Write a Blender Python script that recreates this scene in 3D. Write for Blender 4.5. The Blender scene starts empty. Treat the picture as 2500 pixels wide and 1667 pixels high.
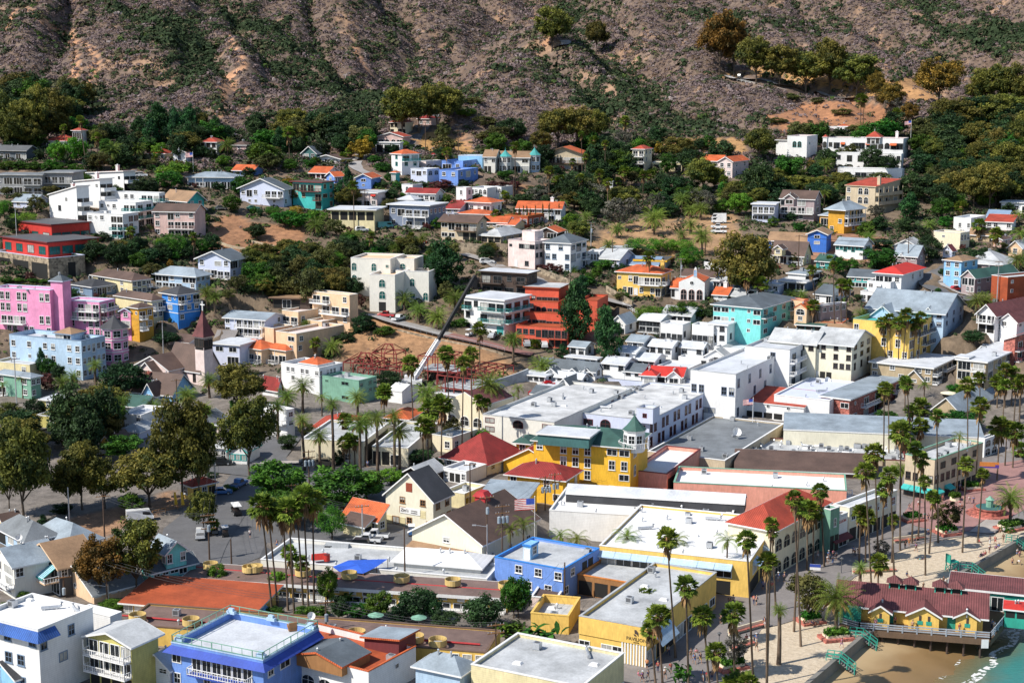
import bpy,math,random
import numpy as np
from mathutils import Matrix,Vector
random.seed(7);RNG=np.random.default_rng(7)
SC=bpy.context.scene
COL=SC.collection
R=math.radians

# ---------------------------------------------------------------- camera, sky, sun, exposure
PW,PH,FPX,YH,CAMZ=2500,1667,3700.0,200.0,88.0
PITCH=math.atan((PH/2-YH)/FPX)
cam_d=bpy.data.cameras.new('camera');cam=bpy.data.objects.new('camera',cam_d);COL.objects.link(cam)
cam_d.sensor_fit='HORIZONTAL';cam_d.sensor_width=36.0;cam_d.lens=36.0*FPX/PW
cam_d.clip_start=1.0;cam_d.clip_end=6000.0
cam.location=(0,0,CAMZ);cam.rotation_euler=(math.pi/2-PITCH,0,0)
SC.camera=cam
SUN_EL,SUN_DIR=R(46),(0.885,0.465)
world=bpy.data.worlds.new('World');SC.world=world;world.use_nodes=True
_wn=world.node_tree.nodes;_bg=_wn['Background']
_sky=_wn.new('ShaderNodeTexSky');_sky.sky_type='NISHITA';_sky.sun_disc=False
_sky.sun_elevation=SUN_EL;_sky.sun_rotation=math.atan2(-SUN_DIR[0],-SUN_DIR[1])
_sky.air_density=1.0;_sky.dust_density=0.4;_sky.ozone_density=1.6
world.node_tree.links.new(_sky.outputs['Color'],_bg.inputs['Color']);_bg.inputs['Strength'].default_value=0.105
sun_d=bpy.data.lights.new('sun','SUN');sun=bpy.data.objects.new('sun',sun_d);COL.objects.link(sun)
sun_d.energy=4.6;sun_d.angle=R(0.5);sun_d.color=(1.0,0.94,0.84)
_ld=Vector((SUN_DIR[0]*math.cos(SUN_EL),SUN_DIR[1]*math.cos(SUN_EL),-math.sin(SUN_EL)))
sun.rotation_euler=_ld.to_track_quat('-Z','Y').to_euler()
SC.view_settings.view_transform='Standard';SC.view_settings.look='None'
SC.view_settings.exposure=0.36;SC.view_settings.gamma=1.0
SC.cycles.max_bounces=5;SC.cycles.diffuse_bounces=2;SC.cycles.glossy_bounces=2
SC.cycles.transmission_bounces=3;SC.cycles.transparent_max_bounces=6
SC.cycles.use_denoising=True;SC.cycles.caustics_reflective=False;SC.cycles.caustics_refractive=False

# ---------------------------------------------------------------- surveying: from the picture to the ground and back
CP,SP=math.cos(PITCH),math.sin(PITCH)
CAM=np.array([0.0,0.0,CAMZ])
FWD=np.array([0,CP,-SP]);UP=np.array([0,SP,CP]);RT=np.array([1.0,0,0])
def ray(x,y):return FWD+RT*((x-PW/2)/FPX)-UP*((y-PH/2)/FPX)
def at_z(x,y,z):
 d=ray(x,y);return CAM+d*((z-CAMZ)/d[2])
def at_s(x,y,s):return CAM+ray(x,y)*(FPX/s)
def proj(p):
 q=np.asarray(p,float)-CAM;f=q@FWD
 return PW/2+FPX*(q[0])/f,PH/2-FPX*(q@UP)/f,FPX/f
_T=[0.0,0.0,1.0]
def tile(ox,oy,k=3.675):_T[0],_T[1],_T[2]=ox,oy,k
def tx(x):return _T[0]+x/_T[2]
def ty(y):return _T[1]+y/_T[2]

# ---------------------------------------------------------------- terrain: thin plate through surveyed points
ZP=[(0,1660,4),(600,1660,3.5),(1250,1660,3),(1500,1660,3),(1700,1600,3),(1850,1560,3),(1950,1500,3),(2120,1400,3),(2300,1300,3),(2480,1230,3.2),
 (2100,1660,3),(2480,1660,3),(2480,1450,3),(2300,1500,3),(1250,1400,4),(700,1400,4.3),(100,1400,4.6),(1250,1250,5),(600,1250,5.5),(100,1200,6),
 (1700,1200,4),(2000,1250,3.2),(2100,1150,4),(2450,1120,4.2),(1250,1080,7),(700,1080,7),(200,1080,8),(1700,1050,6),(2200,1030,6),
 (2480,1000,8),(700,960,10),(1250,980,9),(250,960,11),(2000,960,9),(950,960,10)]
SPT=[(350,890,9.2),(30,900,9.4),(640,860,9.0),(1050,800,8.8),(1000,780,8.7),(1200,850,9.1),(1300,850,9.0),(1500,900,9.33),(1750,870,9.1),
 (1900,800,8.9),(2230,890,9.2),(2450,850,9.1),(560,720,8.6),(100,650,8.3),(250,560,7.8),(450,420,6.9),(100,400,6.9),(200,300,6.1),(200,200,5.5),
 (200,100,4.95),(200,0,4.5),(200,-160,3.9),(700,-160,3.8),(830,520,7.3),(920,750,8.6),(700,650,8.0),(1250,600,7.8),(1100,450,6.9),(1400,480,6.8),
 (1000,330,6.1),(1300,400,6.5),(1350,660,8.2),(1600,560,7.4),(1600,680,8.2),(1700,760,8.6),(2000,640,8.0),(1900,560,7.5),(2080,570,7.4),
 (2350,650,8.1),(2450,560,7.4),(2130,420,6.5),(2400,420,6.4),(1750,420,6.4),(1600,350,6.0),(1850,330,5.9),(2150,300,5.7),(2450,300,5.6),
 (2000,225,5.3),(2200,200,5.15),(1800,180,5.05),(1370,110,4.75),(1350,200,5.2),(1250,330,6.0),(1700,100,4.65),(2100,100,4.65),
 (2400,100,4.65),(1500,0,4.25),(2000,0,4.25),(2450,0,4.25),(1350,-160,3.6),(1900,-160,3.6),(2450,-160,3.6),
 (900,250,5.5),(1000,0,4.2),(700,150,5.2),(600,300,6.0),(400,330,6.3),(700,0,4.4),(1000,-160,3.5)]
_pts=[at_z(*p)for p in ZP]+[at_s(*p)for p in SPT]
_pts+=[np.array(p,float)for p in[(-180,190,4),(180,190,3),(-260,330,10),(260,330,5),(-300,420,24),(300,420,14),(-340,560,60),(340,560,50),(-420,800,130),(430,800,115),(-150,130,4),(150,130,3),(0,130,3)]]
for _a,_b in(((1310,30,4.75),(1255,25,3.95)),((1250,90,5.0),(1185,95,4.25)),((1150,185,5.35),(1085,180,4.6)),((1050,255,5.7),(1000,245,5.0))):
 _c,_e=at_s(*_a),at_s(*_b);_m=(_c+_e)/2-np.array([0,0,15.0]);_pts+=[_c,_e,_m]
_pts=np.array(_pts)
_S=100.0
def _tps(r2):return np.where(r2>1e-12,0.5*r2*np.log(np.maximum(r2,1e-12)),0.0)
_P=_pts[:,:2]/_S;_n=len(_P)
_K=_tps(((_P[:,None]-_P[None])**2).sum(-1))+np.eye(_n)*0.006
_Q=np.c_[np.ones(_n),_P]
_A=np.block([[_K,_Q],[_Q.T,np.zeros((3,3))]])
_w=np.linalg.solve(_A,np.r_[_pts[:,2],0,0,0])
GX0,GX1,GY0,GY1,GS=-430.0,430.0,130.0,1180.0,2.5
_xs=np.arange(GX0,GX1+.1,GS);_ys=np.arange(GY0,GY1+.1,GS)
GXX,GYY=np.meshgrid(_xs,_ys)
TZ=np.zeros(GXX.shape)
for _i in range(len(_ys)):
 q=np.c_[GXX[_i],GYY[_i]]/_S
 TZ[_i]=_tps(((q[:,None]-_P[None])**2).sum(-1))@_w[:_n]+_w[_n]+q@_w[_n+1:]
def fbm(x,y,s,oct=4,seed=0):
 r=np.random.default_rng(seed);v=np.zeros_like(x);a=1.0
 for o in range(oct):
  for k in range(3):
   th=r.uniform(0,6.28);ph=r.uniform(0,6.28);fr=(2**o)/s*r.uniform(.7,1.3)
   v+=a*np.sin((x*math.cos(th)+y*math.sin(th))*fr*6.28+ph+1.3*np.sin((y*math.cos(th)-x*math.sin(th))*fr*4.1+ph*2))/3
  a*=0.5
 return v
_hill=np.clip((GYY-560-np.abs(GXX)*.05)/160,0,1)
TZ+=_hill*(fbm(GXX,GYY,120,4,3)*3.2)
_rv=np.abs(fbm(GXX+GYY*.25,GYY*.30,105,3,41))
TZ+=np.clip((GYY-590-np.abs(GXX)*.05)/150,0,1)*(np.clip(_rv,0,.8)-.35)*17
TZ=np.clip(TZ,2.9,260)

WALL=[(1975,1667),(2099,1560),(2268,1454),(2333,1408),(2467,1331),(2540,1290),(2700,1225)]
WALLP=[at_z(x,y,3.0)[:2]for x,y in WALL]
_d=WALLP[0]-WALLP[1];WALLP.insert(0,WALLP[0]+_d/np.linalg.norm(_d)*130)
def shore_dist(x,y):
 "signed distance to the sea wall, positive on the water side"
 x=np.asarray(x,float);y=np.asarray(y,float);best=np.full(x.shape,1e9);sg=np.ones(x.shape)
 for a,b in zip(WALLP[:-1],WALLP[1:]):
  d=b-a;L2=d@d;t=np.clip(((x-a[0])*d[0]+(y-a[1])*d[1])/L2,0,1)
  dx=x-(a[0]+t*d[0]);dy=y-(a[1]+t*d[1]);D=np.hypot(dx,dy)
  s=np.where(d[0]*dy-d[1]*dx<0,1.0,-1.0);m=D<best
  best=np.where(m,D,best);sg=np.where(m,s,sg)
 return best*sg
_sd=shore_dist(GXX,GYY)
TZ=np.where(_sd>-40,np.where(_sd>-40,np.minimum(TZ,2.9+np.clip((-_sd-20)/20,0,1)*(TZ-2.9)),TZ),TZ)
TZ=np.where(_sd>-4.0,-5.0,TZ)
TZ0=TZ.copy()
def tz(x,y,g=None):
 g=TZ if g is None else g
 fx=min(max((x-GX0)/GS,0),g.shape[1]-1.001);fy=min(max((y-GY0)/GS,0),g.shape[0]-1.001)
 i,j=int(fx),int(fy);u,v=fx-i,fy-j
 return(g[j,i]*(1-u)+g[j,i+1]*u)*(1-v)+(g[j+1,i]*(1-u)+g[j+1,i+1]*u)*v
def ground(x,y):
 z=tz(x,y,TZ0)
 return z if z>2.6 else 3.0
def hit(x,y):
 "where the line of sight through a point of the picture meets the ground"
 d=ray(x,y);t0=120.0;t=t0;prev=None
 while t<1250:
  p=CAM+d*t
  if p[2]<ground(p[0],p[1]):
   lo,hi=t-2.0,t
   for _ in range(14):
    m=(lo+hi)/2;p=CAM+d*m
    if p[2]<ground(p[0],p[1]):hi=m
    else:lo=m
   p=CAM+d*hi;return np.array([p[0],p[1],ground(p[0],p[1])])
  t+=2.0
 return CAM+d*900
# ---------------------------------------------------------------- materials
PAL=dict(white=(.80,.80,.80),offwhite=(.74,.72,.66),cream=(.76,.68,.50),ivory=(.74,.70,.56),pink=(.86,.33,.56),salmon=(.80,.36,.27),coral=(.70,.115,.06),
 peach=(.80,.56,.36),lavender=(.60,.65,.82),mauve=(.42,.33,.34),rose=(.72,.50,.46),palepink=(.80,.66,.63),powder=(.46,.62,.80),sky=(.27,.54,.84),peri=(.17,.32,.76),
 blue=(.045,.19,.68),brightblue=(.04,.25,.72),royal=(.035,.08,.42),steel=(.20,.29,.42),slateblue=(.22,.27,.38),teal=(.06,.34,.33),turq=(.05,.47,.45),aqua=(.20,.68,.66),seafoam=(.20,.40,.30),dteal=(.05,.15,.15),
 green=(.03,.25,.19),dgreen=(.025,.09,.055),yellow=(.88,.50,.035),sun=(.85,.56,.14),ochre=(.66,.34,.035),butter=(.80,.70,.42),lemon=(.62,.55,.18),
 tan=(.45,.35,.22),sand=(.58,.48,.34),brown=(.17,.105,.07),dbrown=(.075,.05,.04),rust=(.42,.085,.028),redwood=(.30,.06,.03),red=(.56,.035,.025),brick=(.40,.13,.10),maroon=(.16,.03,.035),
 gray=(.30,.31,.32),lgray=(.48,.50,.52),dgray=(.10,.105,.115),slate=(.12,.145,.17),charcoal=(.055,.057,.065),black=(.02,.02,.022),wood=(.33,.16,.06),orange=(.62,.22,.05),plywood=(.58,.27,.07),
 rtile=(.50,.075,.04),otile=(.70,.15,.045),rroof=(.34,.035,.03),broof=(.12,.075,.06),mroof=(.19,.06,.062),groof=(.20,.22,.24),bgroof=(.30,.36,.42),wroof=(.62,.65,.70),lroof=(.53,.55,.57),troof=(.34,.21,.12),grroof=(.045,.12,.10),dkroof=(.085,.085,.09),
 glass=(.018,.022,.026),tglass=(.02,.12,.12),curtain=(.45,.45,.43),dark=(.012,.012,.012),metal=(.40,.41,.42),galv=(.55,.57,.60),redpipe=(.45,.03,.035),tub=(.72,.52,.20),concrete=(.42,.40,.37),btile=(.04,.13,.45),silver=(.6,.62,.65),bark=(.16,.12,.09),pole=(.10,.06,.04),skin=(.50,.28,.19),rubber=(.02,.02,.02),scaff=(.24,.035,.03),tarp=(.03,.12,.62),purple=(.08,.04,.30),stone=(.30,.24,.17),motelroof=(.21,.14,.12),paleroof=(.64,.65,.66))
MATS={}
def _nodes(m):
 m.use_nodes=True;nt=m.node_tree;return nt,nt.nodes,nt.links,nt.nodes['Principled BSDF']
def M(name):
 "a weathered surface: the colour carries blotches and streaks that belong to the material"
 if name in MATS:return MATS[name]
 c=PAL[name];m=bpy.data.materials.new(name);MATS[name]=m
 nt,N,L,B=_nodes(m)
 rough,var,sc=.75,.22,.35
 kind='plain'
 if name in('rtile','otile','btile','mroof','rroof'):kind,var,rough='tile',.45,.8
 if name in('glass','tglass'):kind,rough,var='glass',.06,.3
 if name in('curtain',):var=.5
 if name in('broof','groof','bgroof','troof','grroof','dkroof','slate','charcoal','wroof','lroof','lgray','motelroof','rust','paleroof'):kind,var,sc='roof',.42,.22
 if name in('metal','galv','silver'):rough=.4
 if name in('white','offwhite','lavender','cream','ivory'):var=.09
 if name=='wroof':var=.28
 g=N.new('ShaderNodeNewGeometry')
 n1=N.new('ShaderNodeTexNoise');n1.inputs['Scale'].default_value=sc;n1.inputs['Detail'].default_value=6;n1.inputs['Roughness'].default_value=.65
 L.new(g.outputs['Position'],n1.inputs['Vector'])
 r=N.new('ShaderNodeMapRange');r.inputs[1].default_value=.3;r.inputs[2].default_value=.72;r.inputs[3].default_value=1-var;r.inputs[4].default_value=1+var*.35
 L.new(n1.outputs['Fac'],r.inputs[0]);fac=r.outputs[0]
 def mul(a,b):
  x=N.new('ShaderNodeMath');x.operation='MULTIPLY';L.new(a,x.inputs[0]);L.new(b,x.inputs[1]);return x.outputs[0]
 n2=N.new('ShaderNodeTexNoise');n2.inputs['Scale'].default_value=3.5;n2.inputs['Detail'].default_value=3
 mp=N.new('ShaderNodeMapping');mp.inputs['Scale'].default_value=(1,1,.25)if kind=='plain' else(1,1,1)
 L.new(g.outputs['Position'],mp.inputs['Vector']);L.new(mp.outputs[0],n2.inputs['Vector'])
 r2=N.new('ShaderNodeMapRange');r2.inputs[1].default_value=.35;r2.inputs[2].default_value=.7;r2.inputs[3].default_value=.88 if var>.1 else.95;r2.inputs[4].default_value=1.06
 L.new(n2.outputs['Fac'],r2.inputs[0]);fac=mul(fac,r2.outputs[0])
 if kind=='tile':
  tcn=N.new('ShaderNodeTexCoord')
  w=N.new('ShaderNodeTexWave');w.wave_type='BANDS';w.bands_direction='X';w.inputs['Scale'].default_value=.85;w.inputs['Distortion'].default_value=.6;w.inputs['Detail'].default_value=1
  L.new(tcn.outputs['UV'],w.inputs['Vector'])
  r3=N.new('ShaderNodeMapRange');r3.inputs[3].default_value=.68;r3.inputs[4].default_value=1.1;L.new(w.outputs['Fac'],r3.inputs[0]);fac=mul(fac,r3.outputs[0])
  bu=N.new('ShaderNodeBump');bu.inputs['Strength'].default_value=.5;bu.inputs['Distance'].default_value=.1;L.new(w.outputs['Fac'],bu.inputs['Height']);L.new(bu.outputs[0],B.inputs['Normal'])
  n4=N.new('ShaderNodeTexNoise');n4.inputs['Scale'].default_value=1.6;L.new(g.outputs['Position'],n4.inputs['Vector'])
 if name=='brick' or name=='stone':
  v=N.new('ShaderNodeTexVoronoi');v.inputs['Scale'].default_value=2.6 if name=='brick' else 1.4;L.new(g.outputs['Position'],v.inputs['Vector'])
  s=N.new('ShaderNodeSeparateColor');L.new(v.outputs['Color'],s.inputs[0])
  r3=N.new('ShaderNodeMapRange');r3.inputs[3].default_value=.5;r3.inputs[4].default_value=1.6;L.new(s.outputs[0],r3.inputs[0]);fac=mul(fac,r3.outputs[0])
 if name in('white','butter','lavender','slateblue','powder','yellow','aqua','peri','mauve','lemon','gray','blue','steel'):

  w=N.new('ShaderNodeTexWave');w.wave_type='BANDS';w.bands_direction='Z';w.wave_profile='SAW';w.inputs['Scale'].default_value=1.05
  L.new(g.outputs['Position'],w.inputs['Vector'])
  r3=N.new('ShaderNodeMapRange');r3.inputs[3].default_value=.9;r3.inputs[4].default_value=1.03;L.new(w.outputs['Fac'],r3.inputs[0]);fac=mul(fac,r3.outputs[0])
 mx=N.new('ShaderNodeMix');mx.data_type='RGBA';mx.blend_type='MULTIPLY';mx.inputs['Factor'].default_value=1
 mx.inputs['A'].default_value=(*c,1);L.new(fac,mx.inputs['B'])
 out=mx.outputs['Result']
 if kind=='glass':
  B.inputs['Specular IOR Level'].default_value=.5
 L.new(out,B.inputs['Base Color'])
 B.inputs['Roughness'].default_value=rough
 if name in('metal','galv','silver'):B.inputs['Metallic'].default_value=.5
 return m

# ---------------------------------------------------------------- mesh building
class MB:
 def __init__(s):s.v=[];s.f=[];s.uv=[]
 def quad(s,*p,uv=None):
  n=len(s.v);s.v+=[tuple(q)for q in p];s.f.append(tuple(range(n,n+len(p))))
  if uv is None:
   a=Vector(p[0]);e=(Vector(p[1])-a);l=e.length or 1;e=e/l;nn=e.cross(Vector(p[2])-a)
   if nn.length<1e-9:nn=Vector((0,0,1))
   h=nn.normalized().cross(e);uv=[((Vector(q)-a).dot(e),(Vector(q)-a).dot(h))for q in p]
  s.uv+=list(uv);return s
 def box(s,x0,x1,y0,y1,z0,z1):
  a=[(x0,y0),(x1,y0),(x1,y1),(x0,y1)];return s.prism(a,z0,z1)
 def prism(s,poly,z0,z1,top=None):
  n=len(poly);t=top or poly
  for i in range(n):
   j=(i+1)%n;s.quad((*poly[i],z0),(*poly[j],z0),(*t[j],z1),(*t[i],z1))
  s.quad(*[(*p,z1)for p in t]);s.quad(*[(*p,z0)for p in reversed(poly)]);return s
 def cyl(s,cx,cy,z0,z1,r0,r1=None,n=10,ph=0):
  r1=r0 if r1 is None else r1
  a=[(cx+r0*math.cos(ph+6.2832*i/n),cy+r0*math.sin(ph+6.2832*i/n))for i in range(n)]
  b=[(cx+r1*math.cos(ph+6.2832*i/n),cy+r1*math.sin(ph+6.2832*i/n))for i in range(n)]
  return s.prism(a,z0,z1,b)
 def bar(s,p,q,w,h=None):
  h=h or w;p,q=Vector(p),Vector(q);d=(q-p)
  if d.length<1e-6:return s
  d.normalize();up=Vector((0,0,1))if abs(d.z)<.95 else Vector((1,0,0))
  sd=d.cross(up).normalized()*w/2;u=sd.cross(d).normalized()*h/2
  A=[p-sd-u,p+sd-u,p+sd+u,p-sd+u];Bq=[q-sd-u,q+sd-u,q+sd+u,q-sd+u]
  for i in range(4):
   j=(i+1)%4;s.quad(A[i],A[j],Bq[j],Bq[i])
  s.quad(*reversed(A));s.quad(*Bq);return s
 def tube(s,pts,rad,n=6):
  pts=[Vector(p)for p in pts];rings=[]
  for i,p in enumerate(pts):
   d=(pts[min(i+1,len(pts)-1)]-pts[max(i-1,0)]).normalized();up=Vector((0,0,1))if abs(d.z)<.9 else Vector((1,0,0))
   a=d.cross(up).normalized();b=a.cross(d);r=rad[i]if hasattr(rad,'__len__')else rad
   rings.append([p+(a*math.cos(6.2832*k/n)+b*math.sin(6.2832*k/n))*r for k in range(n)])
  for i in range(len(rings)-1):
   for k in range(n):
    l=(k+1)%n;s.quad(rings[i][k],rings[i][l],rings[i+1][l],rings[i+1][k])
  s.quad(*rings[-1]);s.quad(*reversed(rings[0]));return s
 def mesh(s,name,mat,smooth=False):
  me=bpy.data.meshes.new(name);me.from_pydata(s.v,[],s.f)
  uvl=me.uv_layers.new(name='UVMap');uvl.data.foreach_set('uv',np.array(s.uv,np.float32).ravel())
  if mat:me.materials.append(M(mat)if isinstance(mat,str)else mat)
  if smooth:me.polygons.foreach_set('use_smooth',[True]*len(me.polygons))
  me.update();return me
def link(name,me,parent=None,loc=(0,0,0),rz=0.0,scale=None):
 o=bpy.data.objects.new(name,me);COL.objects.link(o);o.location=loc;o.rotation_euler=(0,0,rz)
 if scale:o.scale=scale
 if parent:o.parent=parent
 return o
def tag(o,label=None,cat=None,group=None,kind=None):
 if label:o['label']=label
 if cat:o['category']=cat
 if group:o['group']=group
 if kind:o['kind']=kind
 return o
CACHE={}
def cached(key,fn):
 if key not in CACHE:CACHE[key]=fn()
 return CACHE[key]

# ---------------------------------------------------------------- windows, doors, balconies
def q5(v):return round(v*5)/5
def arch(w,h,n=8):
 r=w/2;s=min(r,h*.45)
 return[(-r,0),(r,0)]+[(r*math.cos(math.pi*i/n),h-s+s*math.sin(math.pi*i/n))for i in range(n+1)]
def ring_mesh(name,pts,t,y0,y1,mat):
 mb=MB();cx=sum(p[0]for p in pts)/len(pts);cz=sum(p[1]for p in pts)/len(pts)
 w=max(p[0]for p in pts)-min(p[0]for p in pts);h=max(p[1]for p in pts)-min(p[1]for p in pts)
 zc=(max(p[1]for p in pts)+min(p[1]for p in pts))/2
 o=[(p[0]*(1+2*t/w),zc+(p[1]-zc)*(1+2*t/h))for p in pts];n=len(pts)
 for i in range(n):
  j=(i+1)%n
  mb.quad((o[i][0],y0,o[i][1]),(o[j][0],y0,o[j][1]),(pts[j][0],y0,pts[j][1]),(pts[i][0],y0,pts[i][1]))
  mb.quad((o[j][0],y0,o[j][1]),(o[i][0],y0,o[i][1]),(o[i][0],y1,o[i][1]),(o[j][0],y1,o[j][1]))
  mb.quad((pts[i][0],y0,pts[i][1]),(pts[j][0],y0,pts[j][1]),(pts[j][0],y1,pts[j][1]),(pts[i][0],y1,pts[i][1]))
 return mb
def win_meshes(w,h,style,fcol,pcol):
 w,h=q5(w),q5(h)
 def mk():
  t=.11;pts=[(-w/2,0),(w/2,0),(w/2,h),(-w/2,h)]
  if style=='A':pts=arch(w,h)
  if style=='R':pts=[(w/2*math.cos(6.2832*i/14),h/2+h/2*math.sin(6.2832*i/14))for i in range(14)]
  mb=ring_mesh('f',pts,t,-.09,.03,fcol)
  if style in 'WTwS':mb.box(-.03,.03,-.06,.0,0,h);mb.box(-w/2,-.03,-.06,0,h*.5-.03,h*.5+.03);mb.box(.03,w/2,-.06,0,h*.5-.03,h*.5+.03);mb.box(-w/2-.2,w/2+.2,-.17,.02,-.2,-.112)
  if style in 'GBVX':
   n=max(2,round(w/1.1))
   for i in range(1,n):x=-w/2+w*i/n;mb.box(x-.035,x+.035,-.06,0,0,h)
  if style=='A':
   mb.box(-.03,.03,-.06,0,0,h*.95);mb.box(-w/2,w/2,-.055,0,h*.55-.03,h*.55+.03)
  if style=='R':mb.box(-.03,.03,-.05,0,0,h)
  f=mb.mesh('window_frame',fcol)
  m2=MB();m2.quad(*[(p[0],-.02,p[1])for p in pts])
  if style in 'WTS' and pcol=='curtain':
   m2=MB();m2.quad((-w/2,-.02,h*.45),(w/2,-.02,h*.45),(w/2,-.02,h),(-w/2,-.02,h))
  return f,m2.mesh('window_pane',pcol)
 return cached(('win',w,h,style,fcol,pcol),mk)
GH=(set('WwTGARSVBX'))
def add_window(par,x,z,rz,off,w,h,style,fcol,rnd,tint='glass'):
 p=tint if rnd.random()<.82 else 'curtain'
 if style in 'A' and p=='curtain':p=tint
 f,pm=win_meshes(w,h,style,fcol,p)
 o=link('window',f,par,(x[0],x[1],z),rz);link('pane',pm,o)
 if p=='curtain' and style in 'WTS':
  link('pane',win_meshes(w,h,style,fcol,tint)[1],o,(0,.008,0))
 return o
def door_mesh(w,h,col):
 w,h=q5(w),q5(h)
 def mk():
  mb=MB();mb.box(-w/2,w/2,-.06,0,0,h);mb.box(-w/2+.15,w/2-.15,-.08,-.06,.2,h*.45);mb.box(-w/2+.15,w/2-.15,-.08,-.06,h*.5,h-.15)
  mb.box(-w/2-.12,-w/2,-.1,0,0,h+.12);mb.box(w/2,w/2+.12,-.1,0,0,h+.12);mb.box(-w/2,w/2,-.1,0,h,h+.12)
  return mb.mesh('door_leaf',col)
 return cached(('door',w,h,col),mk)
def railing(mb,pts,z,h=1.05,step=.42,solid=False):
 for(a,b)in zip(pts[:-1],pts[1:]):
  a3,b3=Vector((*a,z)),Vector((*b,z));L=(b3-a3).length
  if L<.05:continue
  mb.bar(a3+Vector((0,0,h)),b3+Vector((0,0,h)),.1,.09)
  if solid:mb.bar(a3+Vector((0,0,h*.5)),b3+Vector((0,0,h*.5)),.07,h*.9);continue
  mb.bar(a3+Vector((0,0,.12)),b3+Vector((0,0,.12)),.08,.08)
  n=max(1,int(L/step))
  for i in range(n+1):
   p=a3.lerp(b3,i/n);w=.12 if i%4==0 or i==n else.06
   mb.bar(p,p+Vector((0,0,h)),w)
# ---------------------------------------------------------------- buildings
BLD=[];CUTS=[]
def solve_x(P0,d,xt):
 q=P0-CAM;f=q@FWD;return((xt-PW/2)*f-FPX*q[0])/(FPX*d[0]-(xt-PW/2)*(d@FWD))
def solve_h(P0,yt):
 q=P0-CAM;k=-(yt-PH/2)/FPX
 return(k*(q@FWD)-q@UP)/(UP[2]-k*FWD[2])
WARN=[]
class Vol:
 """one box-shaped volume of a building; N near corner (pixel x, base y, top y), its two visible fronts run to pixel columns xl and xr
    (negative numbers below -90000 offset are metres), turned by a degrees"""
 def __init__(s,N,xl,xr,a=25,root=None,base=None,h=None):
  nx,yb,yt=tx(N[0]),ty(N[1]),ty(N[2])
  P=hit(nx,yb)if base is None else at_z(nx,yb,base)
  s.P=P;s.a=a;ar=R(a)
  s.H=h or max(solve_h(P,yt),.8)
  u=np.array([-math.cos(ar),math.sin(ar),0]);v=np.array([math.sin(ar),math.cos(ar),0])
  T=P+np.array([0,0,s.H])
  def ln(val,d,nm):
   if isinstance(val,tuple):return val[0]
   L=solve_x(T,d,tx(val))
   if not(1.0<L<90):WARN.append((nm,N,round(L,1)));L=min(max(abs(L)if L>90 else 8.0,3),14)
   return L
  s.w=ln(xl,u,'L');s.d=ln(xr,v,'R')
  s.rz=-ar
  s.corners=[P[:2],P[:2]+u[:2]*s.w,P[:2]+u[:2]*s.w+v[:2]*s.d,P[:2]+v[:2]*s.d]
  CUTS.append((s.corners,P[2]))
  px=[proj(np.array([c[0],c[1],z]))for c in s.corners for z in(P[2],P[2]+s.H)]
  s.box=(min(p[0]for p in px),min(p[1]for p in px),max(p[0]for p in px),max(p[1]for p in px))
  s.scale=proj(P)[2]
DEF=dict(win='white',tint='glass',trim='white',rail='white',door='white',over=.5,par=.5,clut=0,rh=None,roof='flat',rc='wroof',awn='white',ab='rail',bd=1.4,ch=(),dorm=0,lab=None,cap=None,solid=False,skirt=5.0,base=None,h=None,band=None,fas=None)
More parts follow.
